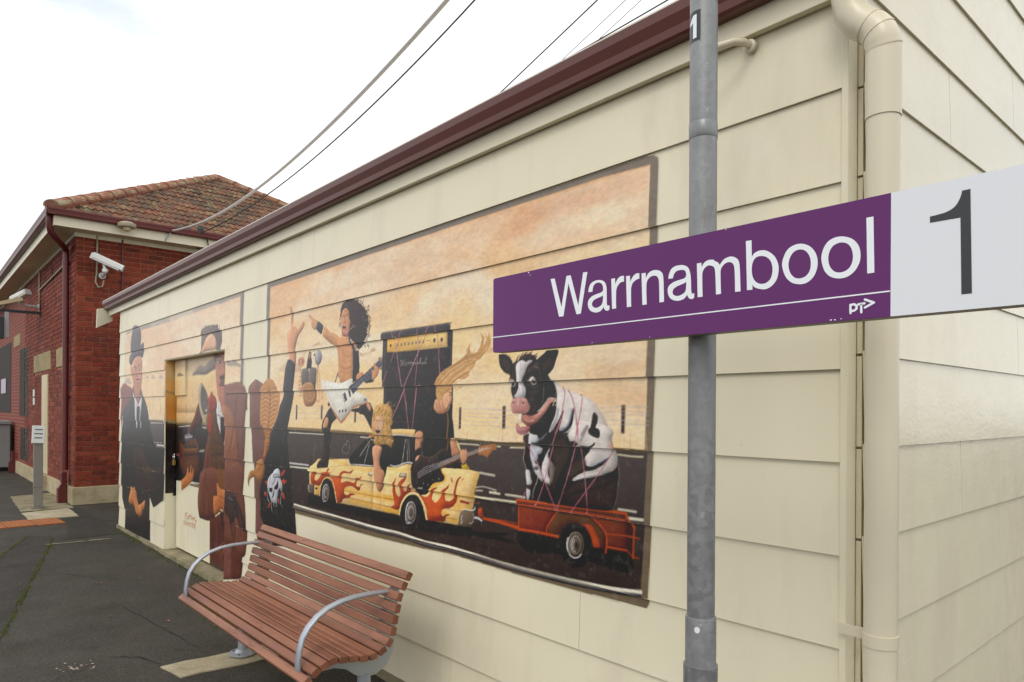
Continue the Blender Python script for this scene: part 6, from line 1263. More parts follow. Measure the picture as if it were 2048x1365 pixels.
S W 226,192,138 s=1 w=3.1 soft=2.4 o=0.75 clip=1 | -2770,1854 45,-3
S W 226,192,138 s=1 w=3.4 soft=2.6 o=0.75 clip=1 | -3078,1686 26,-23 57,29
S W 226,192,138 s=1 w=3.1 soft=2.4 o=0.75 clip=1 | -2690,1932 9,20
S W 226,192,138 s=1 w=3.2 soft=2.5 o=0.75 clip=1 | -2799,1855 -11,-42 -17,-20
S W 96,92,84 s=1 w=5.2 soft=3.7 o=0.6 clip=1 | -3022,1807 26,-8
S W 96,92,84 s=1 w=5.2 soft=3.7 o=0.6 clip=1 | -3034,1789 32,-1
S W 96,92,84 s=1 w=5.2 soft=3.7 o=0.6 clip=1 | -3059,1760 25,-4
S W 96,92,84 s=1 w=5 soft=3.5 o=0.6 clip=1 | -2828,1871 24,-16
S W 96,92,84 s=1 w=4.9 soft=3.5 o=0.6 clip=1 | -2787,1869 23,5
S W 170,118,72 s=1 w=2.2 o=0.8 | -2928,1735 42,9 30,10
S W 170,118,72 s=1 w=2.2 o=0.8 | -2934,1720 25,-18 35,13
S W 170,118,72 s=1 w=2.2 o=0.8 | -2903,1716 35,-4
S W 170,118,72 s=1 w=2.2 o=0.8 | -2934,1738 24,-7 24,4
S W 170,118,72 s=1 w=2.1 o=0.8 | -2828,1899 12,7
S W 170,118,72 s=1 w=2.1 o=0.8 | -2765,1888 12,24
S W 122,82,46 s=1 w=2.7 w2=0.7 soft=1.4 o=0.75 clip=1 | -2942,1839 78,25 52,22 58,1 44,28
S W 226,190,134 s=1 w=2.5 w2=0.7 soft=1.4 o=0.75 clip=1 | -2971,1802 85,29 70,26 58,11 67,13 43,39
S W 158,112,66 s=1 w=3.1 w2=0.7 soft=1.4 o=0.75 clip=1 | -2803,1833 51,8 56,22
S W 236,206,156 s=1 w=1.9 w2=0.7 soft=1.4 o=0.75 clip=1 | -2945,1755 78,30 59,19 40,19
S W 140,96,56 s=1 w=2.8 w2=0.7 soft=1.4 o=0.75 clip=1 | -2849,1860 53,22 56,0
S W 122,82,46 s=1 w=3 w2=0.7 soft=1.5 o=0.75 clip=1 | -3095,1707 32,55 70,38 85,30 71,25
S W 226,190,134 s=1 w=2.3 w2=0.7 soft=1.5 o=0.75 clip=1 | -3055,1688 41,47 68,42 84,29 64,23
S W 158,112,66 s=1 w=2.4 w2=0.7 soft=1.5 o=0.75 clip=1 | -3045,1676 56,44 61,38 78,30
S W 236,206,156 s=1 w=2.8 w2=0.7 soft=1.4 o=0.75 clip=1 | -2946,1838 78,26 52,22 58,0 44,28 8,48
S W 140,96,56 s=1 w=3.2 w2=0.7 soft=1.5 o=0.75 clip=1 | -3097,1700 31,55 70,39
S W 122,82,46 s=1 w=2.6 w2=0.7 soft=1.4 o=0.75 clip=1 | -3044,1742 69,42 85,29 65,23 52,8
S W 226,190,134 s=1 w=2.1 w2=0.7 soft=1.5 o=0.75 clip=1 | -3050,1666 57,44 61,39
S W 158,112,66 s=1 w=2.8 w2=0.7 soft=1.5 o=0.75 clip=1 | -3102,1715 26,52 57,35 74,26 79,26 52,22
S W 236,206,156 s=1 w=1.9 w2=0.7 soft=1.4 o=0.75 clip=1 | -3038,1752 68,38 85,29 71,26
S W 140,96,56 s=1 w=2.6 w2=0.7 soft=1.4 o=0.75 clip=1 | -2951,1771 84,29 64,23 52,8
S W 122,82,46 s=1 w=3.2 w2=0.7 soft=1.5 o=0.75 clip=1 | -3040,1669 56,43 62,39
S W 226,190,134 s=1 w=2.6 w2=0.7 soft=1.5 o=0.75 clip=1 | -3058,1765 57,35 74,26
S W 158,112,66 s=1 w=3 w2=0.7 soft=1.4 o=0.75 clip=1 | -2816,1856 57,11 67,14
S W 236,206,156 s=1 w=3.1 w2=0.7 soft=1.4 o=0.75 clip=1 | -2968,1782 85,29 64,22 52,8 56,22 49,32
S W 140,96,56 s=1 w=1.8 w2=0.7 soft=1.4 o=0.75 clip=1 | -2938,1747 78,30 58,20
S W 122,82,46 s=1 w=3.1 w2=0.7 soft=1.5 o=0.75 clip=1 | -3101,1725 26,51 57,36 74,26
S W 226,190,134 s=1 w=1.8 w2=0.7 soft=1.4 o=0.75 clip=1 | -2997,1790 86,29 71,26 58,11 68,14
S W 158,112,66 s=1 w=2.1 w2=0.7 soft=1.4 o=0.75 clip=1 | -2810,1823 52,9 55,21 49,32 20,47
S W 236,206,156 s=1 w=3.2 w2=0.7 soft=1.4 o=0.75 clip=1 | -2936,1754 77,30 59,20
S W 140,96,56 s=1 w=2 w2=0.7 soft=1.4 o=0.75 clip=1 | -2920,1831 77,25 52,22 57,1 44,28
S W 122,82,46 s=1 w=1.8 w2=0.7 soft=1.4 o=0.75 clip=1 | -2977,1787 85,30 70,25 58,11
S W 226,190,134 s=1 w=2.7 w2=0.7 soft=1.4 o=0.75 clip=1 | -3012,1724 68,42 84,29 64,23 51,8
S W 158,112,66 s=1 w=2.4 w2=0.7 soft=1.5 o=0.75 clip=1 | -3067,1673 57,43 62,39
S W 236,206,156 s=1 w=2 w2=0.7 soft=1.4 o=0.75 clip=1 | -2843,1860 52,22 57,0
S W 140,96,56 s=1 w=2.5 w2=0.7 soft=1.4 o=0.75 clip=1 | -2839,1858 58,11 68,13 43,39 11,51
S W 122,82,46 s=1 w=2.7 w2=0.7 soft=1.4 o=0.75 clip=1 | -2771,1837 56,22 49,31
S W 226,190,134 s=1 w=2.6 w2=0.7 soft=1.4 o=0.75 clip=1 | -2990,1715 61,38 78,30 58,19
S W 158,112,66 s=1 w=2.1 w2=0.7 soft=1.4 o=0.75 clip=1 | -2862,1850 53,23 57,0 45,29 8,48
S W 236,206,156 s=1 w=2 w2=0.7 soft=1.4 o=0.75 clip=1 | -3043,1750 69,38 85,30 71,25
S W 206,160,106 s=1 w=3.1 w2=0.7 o=0.9 | -2704,1968 -5,18
S W 206,160,106 s=1 w=3.1 w2=0.7 o=0.9 | -2671,1955 -5,24
S W 206,160,106 s=1 w=3.1 w2=0.7 o=0.9 | -2649,1960 6,24
S W 206,160,106 s=1 w=3.1 w2=0.7 o=0.9 | -2630,1932 5,13
S W 206,160,106 s=1 w=3.2 w2=0.7 o=0.9 | -2805,1916 17,23
S W 206,160,106 s=1 w=3.2 w2=0.7 o=0.9 | -2816,1899 -3,17
S W 206,160,106 s=1 w=3.1 w2=0.7 o=0.9 | -2770,1889 19,20
S W 66,44,38 s=1 w=3.3 soft=1.1 o=0.9 | -2970,1688 12,3 11,-4
S W 66,44,38 s=1 w=2.6 soft=1.1 o=0.9 | -2964,1677 16,0
S W 66,44,38 s=1 w=2.5 soft=1.1 o=0.9 | -2945,1699 -3,-22 7,-19 -7,-12
S W 66,44,38 s=1 w=3.3 soft=1.1 o=0.9 | -2950,1640 -14,-4 10,-10
S W 120,76,52 s=1 w=9.5 soft=5.9 o=0.7 | -2970,1626 -12,-19 -19,-11
S W 232,222,206 s=1 w=3.3 o=0.9 | -2950,1636 -12,-7
S W 228,178,142 s=1 w=8.1 soft=6.6 o=0.6 | -2989,1666 19,-18
S W 150,98,72 s=1 w=6.7 soft=5.2 o=0.6 | -3036,1656 10,-34 19,-22
F W 202,146,112 s=1 g=182,126,96,-3273,1463,-3257,1382 | -3280,1463 22,17 36,1 22,-16 -11,-28 -25,-21 -3,-33 -48,-15 -6,37 2,33
F W 30,28,31 s=1 | -3285,1369 28,15 27,-1 -2,-24 -25,-18 -26,1
S W 150,98,72 s=1 w=3.2 soft=2.4 o=0.6 | -3229,1473 15,-32 -22,-17
F W 204,150,116 s=1 | -3279,1332 22,13 29,-2 15,-24 -4,-24 -17,-26 -22,-9 -22,15 -14,23
S W 140,92,68 s=1 w=2.5 soft=1.6 o=0.7 | -3271,1304 7,-37
S W 140,92,68 s=1 w=2.4 soft=1.6 o=0.7 | -3253,1305 6,-41
S W 140,92,68 s=1 w=2.4 soft=1.6 o=0.7 | -3235,1310 4,-36
F W 202,146,114 s=1 g=178,122,94,-2942,1442,-2916,1367 | -2958,1442 35,13 13,-15 13,-34 10,-7 16,-22 -26,-13 -44,-6 -10,30 -10,31
S W 140,92,70 s=1 w=2.7 soft=1.9 o=0.7 | -2948,1385 26,20 35,-6
S W 124,90,54 s=1 w=10 soft=1.5 | -2989,1588 14,-46 -6,-93 -9,-66
F W 56,46,42 s=1 g=44,36,34,-3257,1341,-3183,1164 | -3326,1234 5,38 20,34 37,14 29,27 64,-7 63,13 54,30 41,10 16,-3 -3,-20 -26,-28 -20,-29 14,-38 26,-25 4,-15 -23,-18 -54,-8 -41,-19 -28,-29 -35,-25 -57,-9 -45,22 -26,33
F W 46,38,36 s=1 o=0.9 | -3322,1250 7,42 19,22 -3,-132 23,-31 36,-19 51,0 28,17 7,9 28,30 -57,20
S W 108,90,78 s=1 w=4 soft=3.2 o=0.7 | -3235,1342 64,-6 63,11 61,33 40,9
S W 96,80,70 s=1 w=3.7 soft=3.7 o=0.6 | -3319,1272 -2,-50 36,-59
S W 88,74,66 s=1 w=2.4 soft=1.2 o=0.7 | -3206,1308 92,1 47,27
S W 120,104,92 s=1 w=3.1 soft=2.3 o=0.7 | -3059,1258 20,-15
F W 92,66,48 s=0 | -3073,1308 93,29 109,32 6,-29 -89,-29 -92,-27
F W 92,66,50 s=0 | -2816,1376 96,27 6,-26 -95,-27
F W 166,108,66 s=0 | -2720,1417 35,7 57,10 36,2 13,-13 -4,-16 -25,-3 -26,-22 -16,-17 -18,8 -17,4 -35,-2
F W 60,48,42 s=1 | -2703,1409 -1,-2 -1,-1 -1,-1 -2,0 -2,0 -2,1 -1,1 -1,2 1,1 1,1 1,1 2,1 2,0 2,-1 1,-2
F W 176,170,160 s=1 | -2707,1410 0,-1 -1,-1 -1,0 -1,0 -1,0 0,0 -1,1 0,0 0,1 1,1 0,0 1,0 1,0 1,0 0,-1
F W 60,48,42 s=1 | -2671,1410 -1,-1 -1,-1 -2,-1 -2,-1 -2,0 -1,1 -1,1 -1,2 1,1 1,2 1,1 2,0 2,0 2,-1 1,-1
F W 176,170,160 s=1 | -2675,1411 -1,-1 0,0 -1,-1 -1,0 -1,0 0,0 -1,1 0,1 0,0 1,1 0,0 1,1 1,0 1,-1 0,0
F W 60,48,42 s=1 | -2634,1416 -1,-2 -1,-1 -2,-1 -1,-1 -2,1 -2,0 -1,2 -1,1 1,2 1,1 2,1 1,0 2,0 2,-1 1,-1
F W 176,170,160 s=1 | -2638,1416 -1,0 0,-1 -1,-1 -1,0 0,0 -1,1 -1,0 0,1 0,1 1,0 0,1 1,0 1,0 1,-1 0,0
F W 60,48,42 s=1 | -2604,1422 0,-2 -1,-1 -2,-1 -2,0 -1,0 -2,1 -1,1 -1,1 1,2 1,1 1,1 2,0 2,0 2,-1 1,-1
F W 176,170,160 s=1 | -2607,1422 -1,0 0,-1 -1,-1 -1,0 -1,0 0,1 -1,0 0,1 0,1 1,0 0,1 1,0 1,0 1,-1 0,0
S W 150,146,140 s=1 w=2.6 | -2709,1422 2,9 7,-2
S W 150,146,140 s=1 w=2.5 | -2685,1432 1,9 7,-2
S W 150,146,140 s=1 w=2.5 | -2648,1437 1,9 7,-2
S W 150,146,140 s=1 w=2.5 | -2617,1440 1,9 7,-2
S W 206,206,212 s=1 w=2.4 o=0.9 | -3263,1239 79,42 124,32 106,33 83,23
S W 206,206,212 s=1 w=1.8 o=0.85 | -2813,1378 93,25 41,7
S W 206,206,212 s=1 w=2.4 o=0.9 | -3263,1230 79,40 124,35 106,34 83,24
S W 206,206,212 s=1 w=1.8 o=0.85 | -2813,1373 93,25 58,14
S W 206,206,212 s=1 w=2.4 o=0.9 | -3263,1221 79,37 124,39 106,35 83,25
S W 206,206,212 s=1 w=1.8 o=0.85 | -2813,1368 93,25 75,20
S W 206,206,212 s=1 w=2.4 o=0.9 | -3263,1212 79,35 125,42 105,36 83,26
S W 206,206,212 s=1 w=1.8 o=0.85 | -2813,1362 93,26 92,26
F W 60,56,54 s=0 | -3272,1246 12,1 12,-48 -11,-7
F W 170,164,150 s=1 | -3228,1164 -1,-2 -2,-3 -4,-1 -3,-1 -4,0 -4,1 -2,2 -1,2 1,3 2,2 4,2 3,1 4,0 4,-1 2,-2
F W 170,164,150 s=1 | -3205,1166 0,-2 -2,-2 -3,-2 -4,-1 -3,1 -4,1 -2,1 0,3 0,2 2,2 3,2 4,1 4,-1 3,-1 2,-1
F W 170,160,146 s=1 | -3048,1231 0,-1 -1,-1 -2,-1 -1,0 -2,0 -1,0 -1,1 0,1 0,1 1,1 1,1 2,0 1,0 2,0 1,-1
F W 170,160,146 s=1 | -3103,1221 0,-1 -1,-1 -1,-1 -2,0 -1,0 -2,0 0,1 -1,1 1,1 0,1 2,1 1,0 2,0 1,0 1,-1
F W 170,160,146 s=1 | -3147,1191 -1,-1 -1,-1 -1,-1 -2,0 -1,0 -2,1 0,1 -1,1 0,1 1,1 2,0 1,1 2,0 1,-1 1,-1
F W 170,160,146 s=1 | -3193,1193 -1,-1 -1,-1 -1,0 -2,-1 -1,0 -2,1 -1,1 0,1 0,1 1,1 2,1 1,0 2,0 1,-1 1,0
F W 204,148,114 s=1 | -2868,1381 12,15 22,0 21,-5 3,-26 -9,-27 -15,-12 -21,3 -13,22
S W 136,88,64 s=1 w=2.3 soft=1.1 o=0.7 | -2853,1389 1,-53
S W 136,88,64 s=1 w=2.2 soft=1.1 o=0.7 | -2837,1390 -2,-58
S W 136,88,64 s=1 w=2.2 soft=1.1 o=0.7 | -2823,1387 -2,-49
S W 204,148,114 s=1 w=4.5 | -2831,1401 9,-10
S W 30,26,28 s=1 w=6 | -2868,1320 28,0 12,7
F W 34,30,31 s=0 soft=2.9 o=0.9 | -2772,984 338,42 20,-28 33,-34 75,-5 177,15 163,-1 216,-12 2,26 -21,41 -5,10 -101,-4 -92,-7 -53,31 -138,-19 -263,-3 -120,-43 127,-16 -358,-11
F W 34,30,31 s=1 soft=3.7 o=0.9 | -2421,1027 269,13 23,-46 178,36 177,8 24,-73 -216,4 -163,5 -227,-19
F W 92,50,36 s=0 g=76,50,40,-2370,1146,-1865,1050 | -2427,1183 609,9 43,-7 24,-33 14,-10 -2,-117 -35,13 -101,-4 -5,-16 -30,18 -36,-2 -21,47 -48,33 -59,4 -50,-26 -34,-53 -70,-2 -193,3
F W 132,62,38 s=0 g=116,54,34,-2396,1143,-2246,1060 | -2415,1149 239,2 -52,-73 -6,-25 -180,-1
F W 128,62,40 s=0 g=100,52,36,-1916,1150,-1817,1050 | -1952,1153 173,4 5,-108 -101,0 -6,52
S W 150,74,46 s=1 w=3 soft=3 o=0.4 | -1916,1142 79,-1 58,0
S W 150,74,46 s=1 w=3 soft=3 o=0.4 | -1910,1129 74,-2 57,0
S W 150,74,46 s=1 w=3 soft=3 o=0.4 | -1904,1116 68,-2 57,0
S W 150,74,46 s=1 w=3 soft=3 o=0.4 | -1898,1103 62,-3 57,1
S W 150,74,46 s=1 w=3 soft=3 o=0.4 | -1891,1090 55,-3 57,1
S W 150,74,46 s=1 w=3 soft=3 o=0.4 | -1885,1078 49,-5 57,1
S W 150,74,46 s=1 w=3 soft=3 o=0.4 | -1879,1065 43,-5 57,1
F W 96,64,46 s=0 | -2170,1151 197,3 83,-58 5,-68 -20,9 -41,1 -21,47 -53,30 -60,5 -50,-29 -28,-44 -58,0 -3,33
F W 178,76,40 s=1 soft=3.1 | -2020,1117 48,6 31,-23 26,-42 5,-22 -36,-2 -16,40 -31,35
S W 178,76,40 s=1 w=11.1 soft=1.5 | -2425,1181 237,2 220,5 179,3 19,-12 21,-27 12,-13
S W 178,76,40 s=1 w=9.3 soft=1.5 | -2418,1158 230,4 220,3 189,-2
S W 96,46,34 s=1 w=3.1 soft=1.9 o=0.8 | -2418,1168 230,3 220,3 189,0
S W 178,76,40 s=1 w=6.9 soft=1.3 | -2424,1179 7,-138
S W 178,76,40 s=1 w=11 soft=2.1 | -2417,1043 110,4 149,-2
S W 178,76,40 s=1 w=8.3 soft=1.2 | -2170,1151 -55,-70 -4,-40
S W 178,76,40 s=1 w=8.3 soft=1.1 | -1967,1157 82,-60 4,-79
S W 178,76,40 s=1 w=6.6 soft=1.5 | -1875,1043 101,1
S W 178,76,40 s=1 w=8.7 soft=1.1 | -1739,1142 -1,-120
S W 178,76,40 s=1 w=5.1 soft=2.2 o=0.9 | -1876,1095 30,1 77,5 60,-3
S W 178,76,40 s=1 w=4.4 soft=1.5 | -1774,1046 31,-21 32,-2
S W 70,40,32 s=1 w=2.9 o=0.7 | -1774,1158 0,-116
S W 60,36,30 s=1 w=2.2 o=0.7 | -2405,1146 0,-90
S W 200,96,56 s=1 w=2.3 o=0.6 | -2415,1184 227,2 220,5 150,2
F W 178,76,40 s=1 | -2719,1100 10,13 18,0 6,-25 8,-20 -39,3
S W 178,76,40 s=1 w=11.6 w2=17 soft=2.2 | -2683,1061 114,-2 142,-9
S W 178,76,40 s=1 w=4 | -2683,1063 135,5 121,1
S W 80,40,30 s=1 w=2.3 | -2713,1083 30,0
S W 196,194,190 s=1 w=9.2 soft=2.8 | -2746,1058 34,-1 18,-9
F W 30,27,29 s=1 | -2143,1008 5,50 31,40 38,17 44,0 37,-17 24,-39 3,-46 -16,-46 -42,-30 -54,-6 -45,25
S W 78,72,68 s=1 w=3.9 soft=3.9 o=0.5 | -1967,1051 3,-47 -18,-37
F W 118,106,94 s=1 | -2001,1033 -3,-23 -11,-20 -16,-15 -19,-8 -19,1 -16,11 -12,17 -4,22 4,23 11,21 16,15 19,7 20,-2 16,-10 10,-17
F W 70,62,58 s=1 | -2009,1032 -3,-20 -9,-17 -13,-13 -16,-6 -16,1 -13,9 -9,15 -4,18 3,20 9,18 14,13 16,5 15,-1 14,-9 9,-15
F W 132,118,104 s=1 | -2015,1031 -2,-17 -8,-15 -11,-11 -14,-5 -14,1 -11,7 -8,13 -3,16 2,17 8,15 12,11 14,5 13,-1 12,-8 8,-12
F W 80,72,66 s=1 | -2024,1030 -2,-12 -6,-12 -8,-8 -10,-4 -10,1 -8,6 -6,9 -2,13 2,12 5,12 9,8 10,4 10,-1 8,-6 6,-10
F W 126,112,98 s=1 | -2031,1030 -1,-10 -4,-9 -6,-6 -8,-3 -7,1 -7,4 -4,8 -2,9 2,10 4,9 6,7 8,3 7,-1 7,-5 4,-7
F W 70,62,58 s=1 | -2036,1029 0,-7 -3,-6 -4,-5 -5,-2 -5,1 -5,3 -3,6 -1,7 1,7 3,6 4,5 5,2 5,-1 5,-3 2,-6
S W 232,232,236 s=1 w=3.6 soft=0.8 | -2016,991 -9,-10 -11,-7 -12,-4 -12,-1 -11,3 -11,6 -8,9 -6,11 -3,14 0,14 3,14 6,13
S W 214,214,218 s=1 w=3.2 soft=0.8 | -2093,991 -2,4 -3,4 -2,5 -2,4 -1,5 0,5 -1,5 1,5 0,6 2,5 1,5 2,5
S W 228,228,232 s=1 w=3.2 soft=0.8 | -2050,996 -5,0 -5,1 -4,3 -4,4 -3,4 -2,6 -1,6 0,6 1,6 2,6 3,6 4,5
S W 206,206,210 s=1 w=2.4 soft=0.8 | -2057,1011 -1,1 -2,2 -1,3 -1,2 0,3 -1,3 1,2 0,3 1,3 1,3 1,2 2,2
F W 46,39,37 s=0 | -2337,1497 55,46 89,32 60,28 100,-3 117,-22 38,-34 19,-28 11,-33 4,-34 17,-22 5,-44 4,-33 -1,-40 -4,-50 -8,-43 -15,-21 -105,-4 -120,-1 -146,3 -104,-1 -38,6 -2,54 -6,70 -17,38 -2,38 9,49 -3,32 24,10
F W 212,204,198 s=1 | -2211,1739 13,1 22,-15 26,-19 22,-18 25,-1 46,-12 48,-13 44,-18 31,-23 27,-29 26,-34 19,-36 11,-31 11,-28 -10,-17 -98,-4 -79,14 -29,22 -33,23 -42,2 -17,12 12,42 13,46 -13,-15 -25,-40 -35,-41 -17,-3 17,37 26,56 3,61 -6,31 -16,31
F W 212,204,198 s=1 | -2086,1564 227,-31 11,-50 -2,-26 6,-8 17,-19 5,-36 -7,-26 -29,-16 -45,-17 -49,-12 -55,-10 -57,-14 2,12 55,28 54,13 50,23 26,24 15,15 -52,-25 -39,-20 -31,-2 -18,16 2,21 16,16 11,15 -19,8 -55,2 15,13 -25,11 -25,-1 -10,18 -2,12 24,31
F W 46,39,37 s=1 | -2073,1603 12,0 -4,-36 -8,-30 -25,-24 -29,-13 -25,-8 -35,-12 17,37 17,25 5,-27 21,0 29,19 17,30
F W 52,42,40 s=1 | -1957,1580 9,12 16,-6 6,-17 -4,-23 -7,-17 19,-6 6,-20 -6,-14 -19,-1 -35,16 -4,15 15,18 4,23
F W 52,44,42 s=1 | -1973,1510 11,33 8,29 23,0 2,-23 -7,-17 17,-9 8,-17 -8,-20 -23,11 -23,2
F W 46,39,37 s=1 | -2049,1443 41,8 39,0 31,17 -6,-15 -29,-15 -15,-19 -14,-12 -30,-25 -40,-33 -17,41 16,37
F W 70,58,52 s=1 soft=7.3 o=0.7 | -2158,1472 35,4 25,-11 8,-27 -4,-36 -29,-56 -37,-58 -22,-38 -18,29 17,63 -9,61 9,43
F W 72,62,56 s=1 soft=5.9 o=0.8 | -2081,1367 49,26 32,2 8,-23 -8,-18 -40,-20 -40,-21 -17,11
F W 70,56,48 s=1 soft=8.4 o=0.6 | -2088,1270 57,23 98,17 93,27 15,-27 -3,-56 -18,-42 -105,-8 -120,2 -42,14
S W 30,26,27 s=1 w=6.9 soft=6.3 o=0.8 | -2101,1227 70,28 117,30 67,29
S W 28,25,26 s=1 w=15.2 soft=12.2 o=0.8 | -2094,1468 9,-54 -29,-55 -34,-57 -17,-51 -8,-43
S W 28,25,27 s=1 w=11.2 soft=8.1 o=0.8 | -2257,1274 14,-76
S W 28,25,26 s=1 w=11.5 soft=8.6 o=0.8 | -2217,1191 146,0 158,3 67,7
F W 204,202,202 s=1 g=190,192,200,-2337,1491,-2281,1405 | -2340,1494 31,4 27,-18 5,-16 -18,-13 -28,-4 51,-14 13,-2 -8,-23 -23,-10 0,-19 -32,-21 -19,31 -3,51
S W 64,66,78 s=1 w=10.7 soft=6.9 o=0.7 | -2323,1447 32,4 46,21
S W 40,38,42 s=1 w=12.5 soft=7.5 o=0.7 | -2282,1493 36,16 27,-8
S W 130,134,146 s=1 w=6.9 soft=5 o=0.7 | -2282,1464 28,11 26,19
F W 196,194,196 s=1 soft=1.9 | -2336,1383 18,-15 28,-14 19,-24 13,-24 5,-25 -18,8 -28,23 -18,24
F W 110,106,108 s=1 soft=3.2 | -2283,1338 -2,-3 -3,-4 -5,-2 -6,-1 -6,0 -5,2 -3,3 -2,3 2,4 3,3 5,3 6,1 6,-1 5,-1 3,-3
F W 206,202,200 s=1 soft=1.5 | -2258,1306 -2,43 11,32 22,36 17,19 -13,-35 14,-30 -9,-31 1,-31 17,-24 -4,-12 -18,1 -22,11
F W 120,108,102 s=1 soft=3.1 | -2209,1377 18,-11 11,-24 -4,-31 -7,-25 -26,-27 9,26 -5,55
F W 200,198,196 s=1 soft=1.3 | -2367,1323 26,-1 10,-35 9,-11 -9,-17 -23,-2 -8,25
F W 196,194,194 s=1 soft=1.3 | -2357,1247 22,-11 4,-18 -9,-24 -14,2
F W 70,62,60 s=1 soft=3.8 | -2328,1250 -1,-5 -3,-3 -5,-3 -5,-2 -6,1 -4,2 -4,3 -1,4 1,4 3,4 5,3 5,1 6,0 4,-2 3,-3
S W 206,190,170 s=1 w=2.9 | -2377,1448 -7,-49 -5,-26 13,-25 12,-25
S W 200,188,170 s=1 w=3.2 | -2286,1300 -8,-29 -18,-39 -4,-35
S W 150,140,132 s=1 w=1.1 o=0.8 | -1822,1389 9,-45 -6,-62 -9,-56 -18,-30
S W 120,126,150 s=1 w=12.2 soft=11 o=0.6 | -2160,1603 -10,-46 -30,-41
S W 120,124,146 s=1 w=12 soft=10.8 o=0.7 | -2073,1600 -25,-66 -37,-19
S W 130,116,110 s=1 w=13.5 soft=12.2 o=0.7 | -1988,1530 -28,-34
S W 206,164,150 s=1 w=7.4 soft=6.6 o=0.6 | -1892,1561 30,-56
S W 120,110,112 s=1 w=8.8 soft=8 o=0.7 | -1981,1531 -39,-60
S W 214,160,136 s=1 w=11.3 soft=10.2 o=0.7 | -1862,1468 11,-19
S W 140,150,176 s=1 w=5.7 soft=5.2 o=0.7 | -1972,1371 50,11 45,23
S W 190,160,146 s=1 w=11.3 soft=10.2 o=0.5 | -1840,1387 -14,-29
S W 226,222,220 s=1 w=7.6 soft=6.8 o=0.7 | -2048,1306 56,19 78,18
S W 200,186,180 s=1 w=17.2 soft=15.5 o=0.5 | -1957,1615 46,-46
S W 226,220,214 s=1 w=17.9 soft=16.1 o=0.6 | -2099,1663 21,-45
S W 228,222,216 s=1 w=15.2 soft=13.7 o=0.6 | -2154,1676 9,-43
S W 226,220,214 s=1 w=11.9 soft=10.7 o=0.6 | -2078,1487 29,12
S W 206,196,190 s=1 w=22.9 soft=20.6 o=0.6 | -1878,1516 -37,-50
F W 48,40,37 s=1 | -2476,1766 2,27 20,28 44,14 85,9 33,-15 32,-17 40,-51 18,-23 18,-25 13,-31 4,-27 -3,-52 -13,-37 -31,-44 -26,-25 -45,-9 -51,9 -15,25 -52,48 -55,84 -18,40 3,33
F W 44,38,37 s=1 | -2564,1865 8,3 46,-3 31,-16 22,-28 3,-29 -10,-26 -25,4 -35,15 -26,24 -11,31
F W 78,62,52 s=1 soft=7.9 o=0.5 | -2535,1849 36,-9 25,-24 0,-30 -30,5 -26,21
F W 44,38,37 s=1 | -2292,1829 31,18 32,20 30,1 40,-3 -2,-21 -11,-27 -13,-30 -22,-21 -26,-8 -27,7 -18,26
F W 84,66,54 s=1 soft=8 o=0.5 | -2251,1812 26,20 27,2 -9,-31 -26,-23 -23,4
S W 52,42,38 s=1 w=8.5 w2=1.6 | -2435,1830 10,16 15,9
S W 52,42,38 s=1 w=8.4 w2=1.6 | -2415,1836 19,21 10,9
S W 52,42,38 s=1 w=8.4 w2=1.6 | -2391,1844 19,18 19,3
S W 52,42,38 s=1 w=8.3 w2=1.6 | -2362,1846 28,17 9,0
S W 52,42,38 s=1 w=8.2 w2=1.6 | -2325,1844 23,5 9,9
S W 52,42,38 s=1 w=8.2 w2=1.6 | -2306,1836 13,9
S W 52,42,38 s=1 w=8.3 w2=1.6 | -2353,1842 9,19
F W 58,46,40 s=1 | -2410,1832 19,22 38,7 37,-11 19,-17 -28,-11 -47,8
F W 206,200,200 s=1 | -2437,1801 7,19 20,9 19,2 24,-7 24,5 21,-3 -21,-13 -17,-19 -11,-25 -19,-28 0,-23 17,-19 -2,-32 -15,-10 -38,2 -25,4 17,21 10,22 -3,26 -3,33
S W 128,118,122 s=1 w=2.9 soft=2.6 o=0.6 clip=1 | -2410,1819 5,-29 -5,-32
S W 128,118,122 s=1 w=2.9 soft=2.6 o=0.6 clip=1 | -2391,1809 -7,-29
S W 128,118,122 s=1 w=2.9 soft=2.6 o=0.6 clip=1 | -2372,1814 -19,-28
S W 128,118,122 s=1 w=2.9 soft=2.6 o=0.6 clip=1 | -2419,1700 -10,-30
S W 128,118,122 s=1 w=2.9 soft=2.6 o=0.6 clip=1 | -2400,1706 5,-33
S W 128,118,122 s=1 w=2.9 soft=2.6 o=0.6 clip=1 | -2414,1745 5,-26
F W 120,84,72 s=1 soft=2.6 | -2440,1733 -2,-8 -4,-7 -7,-4 -8,-2 -8,2 -7,5 -4,7 -2,8 2,8 4,6 7,5 8,1 8,-2 7,-4 4,-7
F W 206,204,200 s=1 | -2442,1726 -1,-6 -4,-5 -6,-4 -7,-1 -7,2 -6,3 -4,6 -1,6 1,6 4,6 6,3 7,1 7,-1 6,-4 3,-6
F W 24,22,26 s=1 | -2454,1725 0,-4 -2,-4 -4,-2 -3,0 -4,0 -3,3 -3,3 0,4 0,4 2,4 4,2 3,1 4,-1 4,-3 2,-3
F W 220,220,222 s=1 | -2465,1731 0,-2 -1,-1 -2,0 -1,-1 -2,1 -2,1 -1,1 0,1 0,1 1,1 2,1 2,0 1,0 2,-1 1,-1
F W 130,92,78 s=1 soft=2.6 | -2296,1735 -2,-8 -5,-7 -9,-5 -10,-2 -10,2 -8,5 -6,8 -2,8 2,9 6,7 8,5 10,1 10,-2 9,-5 5,-8
F W 206,206,204 s=1 | -2298,1733 -2,-7 -4,-5 -7,-4 -8,-1 -8,1 -7,4 -5,7 -2,7 2,7 4,6 7,3 8,1 9,-1 7,-4 4,-6
